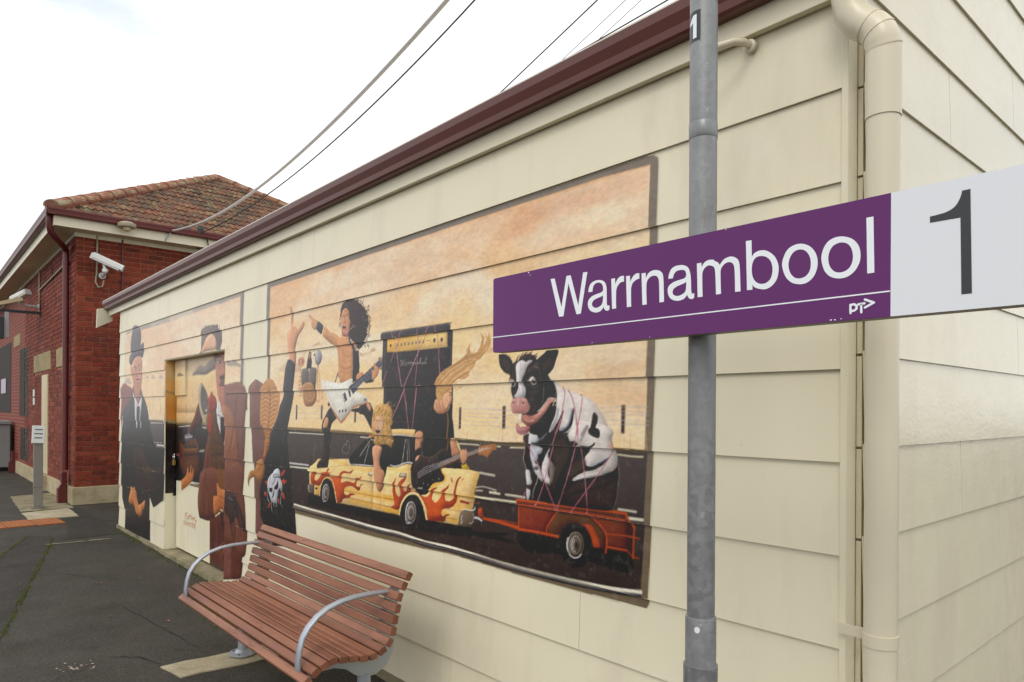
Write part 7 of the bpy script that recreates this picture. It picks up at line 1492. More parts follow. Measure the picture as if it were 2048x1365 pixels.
F W 60,58,62 s=1 | -2307,1732 -1,-4 -2,-3 -4,-2 -4,-1 -5,1 -3,2 -3,4 -1,4 1,4 3,3 3,2 5,1 4,-1 3,-3 3,-3
F W 22,20,24 s=1 | -2310,1730 -1,-3 -1,-3 -3,-1 -2,-1 -3,1 -3,2 -1,2 -1,3 1,3 1,2 3,2 2,0 3,0 3,-2 1,-2
F W 226,226,228 s=1 | -2318,1738 0,-2 -1,-1 -2,0 -1,-1 -2,1 -1,0 -1,2 0,1 0,1 1,1 1,1 2,0 1,0 2,-1 1,-1
S W 34,29,29 s=1 w=3.3 soft=2 | -2479,1747 18,4 17,-12
S W 34,29,29 s=1 w=3.2 soft=1.9 | -2343,1743 21,12 26,-14
S W 128,96,82 s=1 w=3.8 soft=3.2 o=0.7 | -2333,1704 23,-3 19,9
S W 110,82,70 s=1 w=3.8 soft=3.8 o=0.6 | -2352,1682 28,-10 28,13
S W 120,88,74 s=1 w=4.4 soft=4.4 o=0.6 | -2278,1785 9,-26 9,-31
S W 112,86,74 s=1 w=8.2 soft=8.2 o=0.6 | -2352,1778 37,18 37,-8
S W 150,160,170 s=1 w=1.6 o=0.7 | -2257,1703 2,-32 -6,-37
S W 206,214,224 s=1 w=2.4 o=0.8 | -2180,1676 7,-21
S W 26,23,25 s=1 w=15.5 soft=15.5 o=0.7 | -2233,1742 14,-46 0,-47
S W 74,58,50 s=1 w=15.8 soft=15.8 o=0.5 | -2323,1660 9,-45 -9,-22
F W 192,142,134 s=1 g=168,114,106,-2428,1654,-2404,1583 | -2455,1586 -15,19 -5,23 12,23 25,8 34,-1 29,-1 19,-16 12,-23 0,-19 -16,-13 -39,-3 -29,1
S W 222,178,168 s=1 w=9.8 soft=7.8 o=0.7 | -2423,1651 -5,-26
S W 216,168,158 s=1 w=7.7 soft=6.4 o=0.6 | -2390,1647 20,-6
S W 70,44,44 s=1 w=3.6 soft=1.3 | -2465,1638 7,-7 8,7
S W 70,44,44 s=1 w=3.9 soft=1.3 | -2401,1635 9,-9 12,12
S W 222,180,170 s=1 w=2.6 soft=1.6 o=0.8 | -2401,1625 16,-3 10,12
S W 214,190,180 s=1 w=1.6 o=0.8 | -2350,1629 8,1
S W 214,190,180 s=1 w=1.6 o=0.8 | -2349,1621 8,0
S W 214,190,180 s=1 w=1.6 o=0.8 | -2350,1614 8,-1
S W 214,190,180 s=1 w=1.6 o=0.8 | -2353,1608 7,-2
S W 214,190,180 s=1 w=1.6 o=0.8 | -2359,1601 7,-3
S W 214,190,180 s=1 w=1.6 o=0.8 | -2367,1596 6,-4
S W 214,190,180 s=1 w=1.6 o=0.8 | -2376,1591 4,-4
S W 214,190,180 s=1 w=1.6 o=0.8 | -2387,1588 3,-5
S W 214,190,180 s=1 w=1.6 o=0.8 | -2398,1586 1,-5
S W 214,190,180 s=1 w=1.6 o=0.8 | -2410,1585 0,-5
S W 214,190,180 s=1 w=1.6 o=0.8 | -2422,1586 -2,-5
S W 214,190,180 s=1 w=1.6 o=0.8 | -2434,1588 -3,-4
S W 214,190,180 s=1 w=1.6 o=0.8 | -2444,1592 -5,-4
S W 214,190,180 s=1 w=1.6 o=0.8 | -2454,1597 -6,-4
S W 214,190,180 s=1 w=1.6 o=0.8 | -2461,1603 -7,-3
S W 214,190,180 s=1 w=1.6 o=0.8 | -2466,1609 -8,-1
F W 226,220,200 s=1 soft=1.3 | -2418,1579 24,1 -4,-42 -15,6
S W 236,232,214 s=1 w=2.9 | -2401,1580 -2,-23 0,-36
F W 198,142,128 s=1 g=160,102,90,-2286,1618,-2332,1532 | -2394,1576 24,4 38,-6 37,10 27,19 27,25 22,21 13,6 35,-9 -13,-9 -22,-6 -21,-28 -27,-25 -32,-29 -36,-16 -33,-3 -34,14 -10,19
S W 226,178,164 s=1 w=5.8 soft=3.2 o=0.7 | -2374,1557 23,-9 38,4
S W 120,72,66 s=1 w=3.8 soft=2.5 o=0.7 | -2365,1577 33,-13 42,13
S W 216,164,150 s=1 w=6.8 soft=5 o=0.6 | -2313,1568 45,22 40,38 31,15
S W 232,226,198 s=1 w=4.3 soft=1.2 | -2291,1593 23,13 22,22 18,18 18,8 39,-7
S W 232,226,204 s=1 w=3.7 soft=0.9 | -2192,1621 6,16 13,3 2,-16 -10,-4
F W 186,128,124 s=1 g=152,92,92,-2403,1531,-2388,1489 | -2435,1524 5,13 12,0 15,-16 34,4 33,1 -5,-22 -23,-16 -39,-1 -24,11
S W 224,182,176 s=1 w=4.5 soft=3.2 o=0.6 | -2427,1521 19,-13 39,4
S W 224,206,196 s=1 w=1.6 o=0.8 | -2427,1496 1,-8
S W 224,206,196 s=1 w=1.6 o=0.8 | -2420,1495 1,-8
S W 224,206,196 s=1 w=1.6 o=0.8 | -2413,1495 2,-9
S W 224,206,196 s=1 w=1.6 o=0.8 | -2405,1494 1,-8
S W 224,206,196 s=1 w=1.6 o=0.8 | -2398,1494 1,-9
S W 224,206,196 s=1 w=1.6 o=0.8 | -2391,1494 1,-9
S W 224,206,196 s=1 w=1.6 o=0.8 | -2384,1494 1,-9
S W 224,206,196 s=1 w=1.6 o=0.8 | -2376,1494 1,-8
S W 224,206,196 s=1 w=1.6 o=0.8 | -2369,1495 1,-9
S W 224,206,196 s=1 w=1.6 o=0.8 | -2362,1496 1,-8
S W 224,206,196 s=1 w=1.6 o=0.8 | -2355,1497 1,-8
S W 224,206,196 s=1 w=1.6 o=0.8 | -2348,1498 1,-8
S W 170,98,106 s=1 w=4.5 soft=0.9 | -2135,1700 13,-24 -6,-43 -16,-70 -30,-72
S W 170,98,106 s=1 w=4.5 soft=0.9 | -2103,1686 25,-32 21,-63 17,-62 2,-34
S W 170,98,106 s=1 w=4.4 soft=0.9 | -2029,1664 10,-8 -5,-53 -18,-74 -6,-34
S W 174,104,122 s=1 w=4.7 soft=0.9 | -2141,1557 -55,-124 -52,-164 -38,-85 -12,-12
S W 174,104,122 s=1 w=4.4 soft=0.9 | -2051,1559 19,-98 24,-101 21,-122 6,-66
S W 174,104,122 s=1 w=4.5 soft=0.9 | -2033,1565 -28,-126 -44,-140 -55,-136
S W 174,104,122 s=1 w=4.7 soft=0.9 | -2382,1464 41,-50 65,-75 50,-81 62,-98
S W 174,104,122 s=1 w=4.3 soft=0.9 | -1844,1460 -4,-22 -55,-77 -80,-93 -94,-107
S W 174,104,122 s=1 w=4.8 soft=1 | -2359,1228 -28,-38
S W 206,146,158 s=1 w=1.5 o=0.7 | -2143,1551 -53,-118 -50,-158
S W 206,146,158 s=1 w=1.5 o=0.7 | -2037,1553 -24,-114 -44,-140
S W 206,146,158 s=1 w=1.5 o=0.7 | -2032,1461 24,-101 21,-122
S W 206,146,158 s=1 w=1.6 o=0.7 | -2341,1414 65,-75 50,-81
F W 176,110,136 s=1 | -2288,1173 -1,-2 -1,-2 -3,-1 -2,0 -3,0 -3,0 -1,2 -1,1 1,2 1,2 3,1 3,0 2,0 3,0 1,-2
F W 176,110,136 s=1 | -2153,1158 0,-2 -2,-1 -2,-1 -2,-1 -3,0 -2,1 -2,1 0,2 0,1 2,2 2,1 2,1 3,0 2,-1 2,-1
F W 176,110,136 s=1 | -2071,1160 0,-2 -2,-1 -2,-1 -2,-1 -3,0 -2,1 -1,1 -1,1 1,2 1,2 2,1 3,0 2,0 2,0 2,-2
F W 176,110,136 s=1 | -1974,1171 -1,-2 -1,-1 -2,-1 -3,-1 -2,0 -2,1 -1,1 -1,1 1,2 1,2 2,1 2,0 3,0 2,0 1,-2
F W 152,142,132 s=0 | -10057,2576 729,8 1069,1 1195,2 1154,1 -8,-239 -6,-338 5,-338 -2938,21 -1208,9
F W 222,186,152 s=0 g=228,204,164,-8153,2553,-8144,2075 | -10054,2541 185,4 900,-6 636,-8 1116,12 1225,13 11,-780 -4058,83
F W 224,192,150 s=0 g=226,196,150,-7876,2004,-7865,1423 | -10020,2089 4025,11 33,-682 -4041,-101
C W 230,214,190 o=0.6 clip=0 n=3 | -10057,2576 4125,7 16,-1122 -4116,-81
C W 212,166,134 o=0.4 clip=0 n=4 | -10057,2576 4125,7 16,-1122 -4116,-81
F W 126,116,108 s=0 | -5979,2589 69,-1 0,-780 -58,1
F W 170,152,140 s=1 soft=6.9 o=0.8 | -9210,1955 148,2 78,22 65,-30
F W 170,152,140 s=1 soft=6.7 o=0.8 | -8804,1946 74,38 100,-50
F W 170,152,140 s=1 soft=6.5 o=0.8 | -8498,1936 82,27 117,-30
F W 168,150,138 s=1 soft=8.3 o=0.8 | -10047,1920 41,41 155,17 86,-48 117,-12 -150,-17
F W 150,136,126 s=1 soft=6.2 o=0.85 | -6334,2007 65,16 73,-16 53,16 106,-36 103,-24 0,-18 -155,22 -125,5 -91,8
S W 96,84,96 s=1 w=7.7 | -8864,1656 0,-13
S W 96,84,96 s=1 w=7.7 | -8863,1633 0,-13
S W 96,84,96 s=1 w=7.7 | -8863,1610 0,-13
S W 96,84,96 s=1 w=7.7 | -8862,1587 0,-13
S W 96,84,96 s=1 w=7.7 | -8862,1564 0,-13
S W 96,84,96 s=1 w=7.3 | -8405,1654 0,-12
S W 96,84,96 s=1 w=7.3 | -8405,1632 1,-12
S W 96,84,96 s=1 w=7.3 | -8404,1610 0,-12
S W 96,84,96 s=1 w=7.3 | -8404,1588 0,-13
S W 96,84,96 s=1 w=7.3 | -8403,1566 0,-13
S W 150,150,170 s=1 w=13.7 soft=12.1 o=0.5 | -8733,1788 -11,-174 -26,-84
S W 150,150,170 s=1 w=14 soft=12.5 o=0.4 | -9008,1878 -28,-62
F W 126,110,78 s=0 | -8898,1467 626,0 1,-16 -626,-3
F W 82,76,76 s=0 g=64,56,56,-8657,1433,-8648,982 | -8941,1451 670,2 47,-518 -706,-47
S W 206,200,190 s=1 w=11.6 soft=2.2 | -8839,1428 568,6
S W 206,202,194 s=1 w=16.4 soft=4.5 | -8806,1180 263,0 276,6
S W 200,194,186 s=1 w=9.1 soft=3 | -8784,1200 68,-1
S W 200,194,186 s=1 w=9 soft=3 | -8658,1205 66,-1
S W 200,194,186 s=1 w=8.9 soft=3 | -8527,1210 64,-1
S W 200,194,186 s=1 w=8.8 soft=2.9 | -8415,1214 63,-1
F W 120,66,56 s=1 | -10309,1840 54,33 143,50 212,-40 238,-55 2,-140 -408,-143 -141,-121 -34,-105 -33,173 5,260
F W 58,56,62 s=0 g=40,38,42,-9562,1744,-9387,1018 | -9662,1828 15,49 399,-33 124,-120 151,-110 89,-108 46,-153 186,-146 270,-62 117,-31 16,-180 -2001,-135 -3,173 28,348 121,242 209,102 168,66
F W 36,34,37 s=0 | -10223,1049 1989,93 24,-492 -45,-57 -158,-48 -130,-45 -140,-41 -167,102 42,-378 20,-119 -1216,-31 -14,268 -147,120 -62,205 -23,263
F W 33,31,34 s=0 | -10252,942 1358,75 26,-458 23,-241 57,-258 -1203,-25 -40,275 -134,111
S W 84,82,90 s=1 w=42.5 soft=37.4 o=0.45 | -9929,1613 -100,-204 -32,-171
S W 80,78,84 s=1 w=31.1 soft=28 o=0.45 | -9092,1614 93,-187
F W 188,128,104 s=0 | -9785,2142 105,-34 86,91 171,31 140,-7 83,-58 2,-98 -11,-130 -467,14 -46,78
F W 186,124,98 s=0 g=168,104,80,-9439,2002,-9432,1678 | -9693,2010 488,-16 -29,-95 -13,-95 -91,-126 -46,-48 -64,64 -148,108 -36,124
S W 120,78,62 s=1 w=13.2 soft=11.7 o=0.6 | -9710,2132 33,-134
S W 60,44,44 s=1 w=8.6 soft=2.9 | -9577,2108 115,-20
S W 60,44,44 s=1 w=8.5 soft=2.8 | -9378,2096 83,28
F W 90,84,90 s=1 | -9283,2067 -3,-6 -8,-4 -13,-2 -14,-1 -15,2 -13,3 -8,5 -4,6 3,5 9,4 12,3 15,0 15,-1 13,-4 8,-5
S W 130,84,70 s=1 w=6.5 soft=4.3 o=0.7 | -9454,2092 -5,-148
S W 90,56,48 s=1 w=9.6 soft=4.8 | -9470,1939 127,-1
S W 110,70,58 s=1 w=12.8 soft=9.6 o=0.7 | -9452,1852 111,0
S W 150,96,78 s=1 w=16.3 soft=14.7 o=0.5 | -9567,1973 35,-131
F W 96,92,100 s=1 g=72,68,76,-9573,2591,-9565,2212 | -9675,2592 73,23 100,6 128,-33 85,-64 29,-80 1,-85 108,28 41,-59 -38,-67 -53,-57 -138,25 -197,-7 -116,-49 -43,-35 -105,13 -46,46 14,59 74,40 -2,104 27,116
S W 124,118,122 s=1 w=29.1 soft=26.2 o=0.5 clip=1 | -9544,2588 -26,-157
S W 60,56,62 s=1 w=18.5 soft=15.7 o=0.6 clip=1 | -9317,2512 3,-142
S W 130,118,112 s=1 w=5.7 soft=3.6 o=0.5 clip=1 | -9683,2281 343,-13
F W 200,196,196 s=0 | -9646,1811 84,-59 178,-122 138,119 30,39 -13,-143 -42,-191 33,-102 -62,-10 -20,224 -63,48 -63,-33 20,-226 -47,-1 -51,129 -53,180
F W 34,32,38 s=1 | -9446,1597 62,26 73,-21 9,-148 18,-104 -62,-13 -64,10 -18,137
F W 52,42,40 s=1 soft=10.8 o=0.8 | -9457,1338 219,14 94,-132 33,-125 180,-130 -614,-37 -102,159 96,135
F W 58,46,38 s=1 soft=12.6 o=0.9 | -9571,1079 348,17 222,-85 179,-102 337,31 192,-14 2,-80 -191,-95 -197,-109 -350,-70 -298,30 -156,65 -42,116 -123,142
S W 104,80,54 s=1 w=13.3 soft=11.4 o=0.6 | -9222,1038 186,-76 179,-65
S W 104,80,54 s=1 w=13.3 soft=11.4 o=0.6 | -9163,867 130,-67 248,-5
S W 104,80,54 s=1 w=12.7 soft=10.9 o=0.6 | -9404,625 446,1 411,74 130,56
S W 104,80,54 s=1 w=13.8 soft=11.8 o=0.6 | -9569,980 123,-191
F W 116,96,70 s=1 soft=4.8 o=0.7 | -9075,888 -2,-6 -7,-4 -11,-4 -12,-2 -13,0 -11,2 -7,4 -3,5 3,6 7,4 10,4 13,2 13,0 10,-3 8,-3
F W 116,96,70 s=1 soft=4.8 o=0.7 | -9031,866 -2,-5 -7,-5 -11,-4 -12,-2 -13,0 -10,2 -8,4 -2,5 2,6 7,4 11,4 12,2 13,0 11,-2 7,-4
F W 116,96,70 s=1 soft=4.8 o=0.7 | -8987,844 -2,-5 -7,-5 -11,-4 -12,-1 -13,0 -10,2 -7,4 -3,5 2,5 7,5 11,3 12,2 13,0 10,-2 7,-4
F W 116,96,70 s=1 soft=4.7 o=0.7 | -8945,896 -2,-5 -7,-5 -11,-3 -12,-2 -12,0 -11,2 -7,4 -3,5 3,5 7,5 10,3 12,2 13,0 10,-2 7,-4
F W 116,96,70 s=1 soft=4.7 o=0.7 | -8902,875 -2,-6 -7,-4 -11,-4 -12,-2 -12,0 -10,3 -8,3 -2,5 2,5 7,5 11,4 12,2 12,-1 10,-2 7,-4
F W 116,96,70 s=1 soft=4.7 o=0.7 | -8859,853 -3,-5 -7,-5 -10,-3 -12,-2 -12,0 -10,2 -7,4 -3,5 2,5 7,5 11,3 12,2 12,0 10,-2 7,-4
F W 116,96,70 s=1 soft=4.7 o=0.7 | -8819,905 -2,-6 -7,-4 -10,-4 -12,-2 -12,1 -10,2 -7,4 -2,4 2,6 7,4 10,4 12,2 12,-1 10,-2 7,-4
F W 116,96,70 s=1 soft=4.7 o=0.7 | -8777,883 -2,-5 -6,-5 -10,-3 -12,-2 -12,0 -11,2 -6,4 -3,5 2,5 7,5 10,3 12,2 12,0 10,-2 7,-4
F W 190,122,78 s=1 | -9702,614 121,-15 40,33 68,-53 52,-84 98,-69 113,32 55,10 73,41 37,-15 -17,-78 -72,-56 -55,-55 -131,-23 -116,24 -120,86 -253,8 7,98
S W 124,74,48 s=1 w=7.9 soft=5.9 o=0.7 | -9501,566 30,-116 111,-106
S W 124,74,48 s=1 w=7.7 soft=5.8 o=0.7 | -9154,454 -54,-122
S W 124,74,48 s=1 w=7.8 soft=5.8 o=0.7 | -9285,430 -17,-79
S W 22,21,25 s=1 w=9.8 soft=9.8 o=0.8 | -9574,1687 29,-139 47,-113
S W 22,21,25 s=1 w=9.5 soft=9.5 o=0.8 | -9209,1724 22,-158 -40,-143
S W 22,21,25 s=1 w=21.8 soft=21.8 o=0.5 | -10067,1494 179,-166 -31,-170
S W 22,21,25 s=1 w=20.3 soft=20.3 o=0.6 | -9152,1614 123,-156 150,-183
S W 22,21,25 s=1 w=25.5 soft=25.5 o=0.5 | -10170,1321 148,-252
S W 22,21,25 s=1 w=22.3 soft=22.3 o=0.6 | -8763,1165 222,-65 264,-23
S W 104,101,108 s=1 w=13.5 soft=13.5 o=0.5 | -9793,1647 -168,-152 -32,-136
S W 104,101,108 s=1 w=10.8 soft=10.8 o=0.5 | -9077,1645 135,-140 37,-122
S W 104,101,108 s=1 w=9.9 soft=9.9 o=0.5 | -9726,1705 48,57
S W 104,101,108 s=1 w=13.2 soft=13.2 o=0.35 | -8765,1233 356,-90
S W 20,18,21 s=1 w=19.2 soft=19.2 o=0.6 | -9249,512 78,-127 148,-70
S W 20,18,21 s=1 w=26.7 soft=26.7 o=0.5 | -9891,705 -37,-219
S W 20,18,21 s=1 w=18.7 soft=18.7 o=0.6 | -9027,496 147,-229
S W 20,18,21 s=1 w=29.9 soft=29.9 o=0.5 | -9714,203 124,-125
S W 20,18,21 s=1 w=20.1 soft=20.1 o=0.5 | -8415,630 -195,-101
S W 78,73,78 s=1 w=16.6 soft=16.6 o=0.4 | -10106,741 49,-226
S W 78,73,78 s=1 w=12.7 soft=12.7 o=0.35 | -8747,599 203,-35
S W 78,73,78 s=1 w=21.3 soft=21.3 o=0.3 | -9319,231 79,-145
S W 132,84,66 s=1 w=11.3 soft=9.9 o=0.6 | -9241,2153 4,-169
S W 214,158,130 s=1 w=13.1 soft=11.6 o=0.5 | -9535,2167 -12,-115
S W 120,74,58 s=1 w=7.3 soft=6.5 o=0.6 | -9568,1998 98,-44 63,30
S W 128,80,62 s=1 w=11.2 soft=9.6 o=0.6 | -9281,1964 -13,-111
S W 46,33,32 s=1 w=10.9 soft=2.9 o=0.95 | -9592,2113 64,-11 74,-15
S W 46,33,32 s=1 w=10.7 soft=2.9 o=0.95 | -9386,2096 50,13 55,16
F W 206,196,186 s=1 | -9485,2078 -3,-3 -11,-2 -16,-1 -18,0 -19,1 -16,3 -11,3 -4,3 4,4 11,2 16,1 18,0 19,-1 16,-3 10,-3
F W 206,196,186 s=1 | -9277,2069 -4,-4 -10,-2 -15,-2 -18,0 -18,2 -16,2 -10,4 -4,3 4,4 10,2 15,2 18,0 18,-2 16,-2 10,-4
F W 40,32,32 s=1 | -9502,2078 -2,-3 -4,-2 -8,-1 -9,-1 -8,1 -8,2 -5,3 -2,3 2,3 5,3 7,1 9,0 9,-1 7,-2 5,-2
F W 40,32,32 s=1 | -9294,2069 -2,-4 -4,-2 -7,-2 -9,0 -8,1 -8,2 -5,3 -1,3 1,4 5,2 7,2 9,0 8,-1 7,-2 5,-3
S W 110,68,54 s=1 w=7.9 soft=4.3 o=0.8 | -9454,2084 -21,-64 -22,-35 85,-8
S W 74,44,38 s=1 w=13.7 soft=4 o=0.9 | -9495,1947 83,3 94,-9
S W 226,186,160 s=1 w=6.4 soft=3.2 o=0.6 | -9469,1931 133,-2
S W 96,58,46 s=1 w=9.7 soft=4.8 o=0.8 | -9443,1905 44,-6 51,3
S W 148,94,74 s=1 w=18 soft=14.7 o=0.6 | -9617,1999 36,-115
S W 220,164,134 s=1 w=12.9 soft=9.7 o=0.6 | -9407,2017 7,-57
F W 112,98,92 s=2 g=90,78,76,-6865,2373,-6655,2158 | -7077,2135 54,18 -1,113 14,70 38,25 65,8 10,17 53,-12 42,7 62,-9 61,5 60,-12 80,-1 20,-35 58,-18 20,-61 5,-47 -23,-38 -19,-32 -97,3 -41,46 -121,15 -125,-12 -127,-55
S W 112,98,92 s=1 w=9.8 w2=2.1 | -6971,2357 3,42
S W 112,98,92 s=1 w=9.8 w2=2.1 | -6933,2354 15,46
S W 112,98,92 s=1 w=9.7 w2=2.1 | -6894,2351 24,50
S W 112,98,92 s=1 w=9.7 w2=2.1 | -6856,2347 3,58
S W 112,98,92 s=1 w=9.7 w2=2.1 | -6818,2344 14,41
S W 112,98,92 s=1 w=9.6 w2=2.1 | -6781,2341 24,45
S W 112,98,92 s=1 w=9.6 w2=2.1 | -6744,2338 4,52
S W 112,98,92 s=1 w=9.5 w2=2 | -6707,2335 14,56
S W 112,98,92 s=1 w=9.5 w2=2 | -6670,2332 23,39
S W 112,98,92 s=1 w=9.5 w2=2 | -6634,2329 3,46
S W 112,98,92 s=1 w=9.4 w2=2 | -6598,2326 13,50
S W 112,98,92 s=1 w=9.4 w2=2 | -6562,2323 22,54
S W 112,98,92 s=1 w=9.4 w2=2 | -6527,2320 3,40
S W 112,98,92 s=1 w=9.3 w2=2 | -6492,2317 13,44
F W 214,168,136 s=1 g=206,150,116,-6759,2288,-6904,2146 | -7011,2138 64,66 63,59 83,28 62,6 82,-24 61,-52 20,-55 -39,-28 -204,3
F W 122,80,70 s=0 | -6381,1807 188,7 159,10 102,-10 68,-32 30,-38 22,-156 -566,-2
S W 150,108,96 s=1 w=8.7 soft=6.2 o=0.7 | -6033,1754 16,31 69,8 67,-29
S W 80,54,48 s=1 w=5 o=0.7 | -6344,1808 310,15 119,-12 76,-48
F W 122,82,72 s=0 g=104,66,56,-6174,1698,-6075,1002 | -6392,1766 561,-10 9,-62 -23,-122 -15,-123 -4,-246 -23,-187 -15,-103 -476,-43
S W 84,56,50 s=1 w=25.3 soft=22.8 o=0.6 | -6067,1697 -33,-190
F W 150,96,66 s=0 g=118,72,54,-6263,1602,-6075,1002 | -6390,1644 127,-36 110,-57 54,-57 18,-63 53,-80 37,-124 18,-61 52,-90 18,-92 -7,-72 -468,-42
S W 84,50,40 s=1 w=19.2 soft=16.6 o=0.6 clip=1 | -6152,1442 -34,-128 -53,-106
S W 84,50,40 s=1 w=18.8 soft=16.3 o=0.6 clip=1 | -6081,1406 55,-149 27,-80
S W 84,50,40 s=1 w=18.9 soft=16.4 o=0.6 clip=1 | -6146,1060 69,93 104,-19
S W 84,50,40 s=1 w=19.1 soft=16.5 o=0.6 clip=1 | -6198,928 70,83 139,29
S W 172,116,84 s=1 w=15.3 soft=12.8 o=0.5 clip=1 | -6115,1354 -52,-104
S W 172,116,84 s=1 w=15.2 soft=12.6 o=0.5 clip=1 | -6183,1090 106,38
S W 172,116,84 s=1 w=15 soft=12.5 o=0.5 clip=1 | -6127,960 104,46
F W 96,58,48 s=0 | -6384,521 490,-174 -36,-194 -447,-83
F W 108,66,54 s=0 | -6392,1079 516,33 1,-99 -17,-136 30,-75 30,-109 21,-110 1,-112 -18,-87 -37,-33 -87,-9 -430,104
F W 92,54,44 s=0 | -6163,374 230,-29 -3,-50 6,-142 -229,-42
F W 118,74,66 s=0 | -6382,393 219,-12 4,-270 -218,-41
F W 60,50,50 s=1 soft=5.6 o=0.9 | -6389,872 270,-16 81,-43 100,-69 78,-83 39,-79 -115,-2 -100,88 -120,-73 -84,49 -146,73
S W 34,32,38 s=1 w=19 soft=10.2 o=0.8 | -6264,812 146,-51 142,-114
S W 34,32,38 s=1 w=18.8 soft=10.1 o=0.8 | -6160,830 123,-61
S W 34,32,38 s=1 w=18.9 soft=10.2 o=0.8 | -6116,659 22,-114 -28,-165
S W 34,32,38 s=1 w=19 soft=10.2 o=0.8 | -6198,620 43,-127
S W 140,88,66 s=1 w=10.1 soft=8.7 o=0.6 | -6097,705 42,-97 21,-84
S W 140,88,66 s=1 w=9.9 soft=8.5 o=0.6 | -5996,702 79,-119 2,-142
S W 140,88,66 s=1 w=10.4 soft=8.9 o=0.6 | -6240,614 -18,-150
S W 140,140,154 s=1 w=10.3 soft=7.3 o=0.7 | -6264,812 105,-12
F D 222,196,158 s=0 g=228,196,146,-7436,2117,-7431,1818 | -8301,2155 1614,-16 30,-646 -1632,-23
F D 226,190,140 s=0 | -8296,1884 1634,-42 5,-391 -1631,-31
F D 226,192,138 s=0 g=224,186,136,-7434,1945,-7428,1631 | -8298,1955 452,-19 198,9 397,-6 175,22 117,24 275,-11 6,-413 -1612,-10
F D 136,122,110 s=1 soft=5.7 | -7660,1945 84,43 141,47 160,-15 111,39 129,23 85,-19 1,-71 -127,-23 -175,-30 -229,8
F D 146,130,112 s=1 soft=4.7 | -8107,1949 53,38 78,-15 78,-22
S D 176,170,170 s=1 w=19.9 soft=16.8 o=0.6 | -7657,1785 14,-138
S D 190,180,176 s=1 w=15.8 soft=12.6 o=0.5 | -7973,1814 1,-47
S D 206,150,112 s=1 w=7.2 soft=5.7 o=0.6 | -7053,1918 -10,-101
S D 96,84,96 s=1 w=7.8 | -7874,1639 1,-110
F D 138,116,74 s=0 | -8288,1438 1631,33 0,-27 -1631,-41
F D 62,56,56 s=0 g=48,42,42,-7663,1409,-7654,874 | -8288,1412 1631,39 9,-562 -767,-71 -239,10 -623,-27
S D 206,202,196 s=1 w=10.8 soft=3.1 | -8124,1394 399,20
S D 206,202,196 s=1 w=10.2 soft=2.9 | -7333,1407 113,-5
S D 200,196,188 s=1 w=8.8 soft=2.9 | -7432,1160 149,8
S D 196,192,180 s=1 w=5.9 soft=2.2 | -7421,1174 149,8
S D 210,206,198 s=1 w=11.9 soft=3 | -7666,828 251,4
F D 128,112,86 s=0 | -7702,812 287,9 0,-30 -337,-2
F D 104,56,40 s=1 g=70,42,36,-7665,1485,-7379,1415 | -7761,1376 169,141 128,136 83,-90 47,-88 -91,-61 -189,-27 -97,-41
F D 150,140,116 s=1 g=180,166,132,-7431,1787,-7199,1455 | -7465,1743 22,74 57,44 92,-32 91,-68 44,-51 56,-73 -31,-72 -65,-103 -21,-51 -91,50 -93,87 -53,105
F D 74,64,62 s=1 g=110,100,96,-7362,1786,-7223,1564 | -7395,1742 21,74 34,14 92,-54 57,-73 12,-80 -66,-81 -67,7 -70,89
F D 110,98,84 s=1 soft=4.4 | -7119,1576 -6,-12 -16,-10 -24,-7 -28,-2 -29,2 -25,6 -17,10 -6,12 6,12 16,10 25,7 29,2 28,-2 25,-7 16,-10
F D 176,164,140 s=1 soft=3.7 | -7192,1575 -2,-5 -7,-5 -10,-3 -11,-1 -12,1 -11,3 -7,4 -2,6 2,6 7,4 10,4 12,1 12,-1 10,-3 7,-5
S D 212,202,176 s=1 w=6.7 soft=3.7 o=0.8 | -7443,1787 14,-134 95,-134 113,-79
F D 120,112,120 s=1 g=52,48,54,-7786,1321,-7759,1213 | -7912,1309 101,19 149,-3 38,-53 -61,-55 -162,-7 -52,45
S D 196,194,206 s=1 w=15.3 soft=10.7 o=0.8 | -7874,1287 213,15
S D 180,176,176 s=1 w=9.3 soft=3.1 | -7774,1383 -12,-39 38,-30
F D 92,58,40 s=0 | -8095,1256 133,-59 374,92 143,-100 -10,-60 36,-88 -22,-91 -141,-56 -375,-4 -106,72
F D 126,82,52 s=0 g=96,62,42,-7709,1185,-7708,1123 | -7949,1166 493,30 1,-56 -480,-32
F D 74,64,58 s=0 | -7936,1210 349,14 119,-29 -468,-24
S D 50,34,28 s=1 w=13.5 soft=7.5 | -7934,1096 479,33
S D 126,86,54 s=1 w=10.7 soft=7.7 o=0.7 | -7856,1006 174,34 122,-8
S D 150,96,60 s=1 w=12 soft=4.5 | -7588,1289 120,-94
S D 120,72,46 s=1 w=14.2 soft=6.3 | -8081,1248 146,-105
F D 186,116,68 s=0 | -8021,822 116,40 64,36 36,84 30,2 -4,-73 55,19 18,74 30,0 -9,-79 30,-5 18,62 29,2 -3,-92 -43,-56 -147,-59 -179,-59 -39,-3
S D 130,76,44 s=1 w=5.4 soft=4.7 o=0.7 | -7778,903 -37,-49
S D 130,76,44 s=1 w=5.4 soft=4.6 o=0.7 | -7692,917 -36,-57
S D 130,76,44 s=1 w=5.5 soft=4.7 o=0.7 | -7904,839 -25,-81
F D 190,128,106 s=0 g=176,116,96,-6909,2110,-6779,1630 | -6993,2129 297,11 8,-579 -90,24 -125,144 -55,185 -13,143
F D 100,86,82 s=1 o=0.9 | -7014,2130 187,7 -82,-27 -51,-68 -21,15
S D 70,54,52 s=1 w=8.4 soft=3.5 | -6929,2090 62,10 51,-16
F D 150,140,140 s=1 soft=3.5 | -6815,2041 -3,-5 -9,-3 -13,-3 -16,0 -16,2 -13,3 -9,5 -3,5 3,5 9,3 13,2 16,0 15,-1 14,-4 9,-4
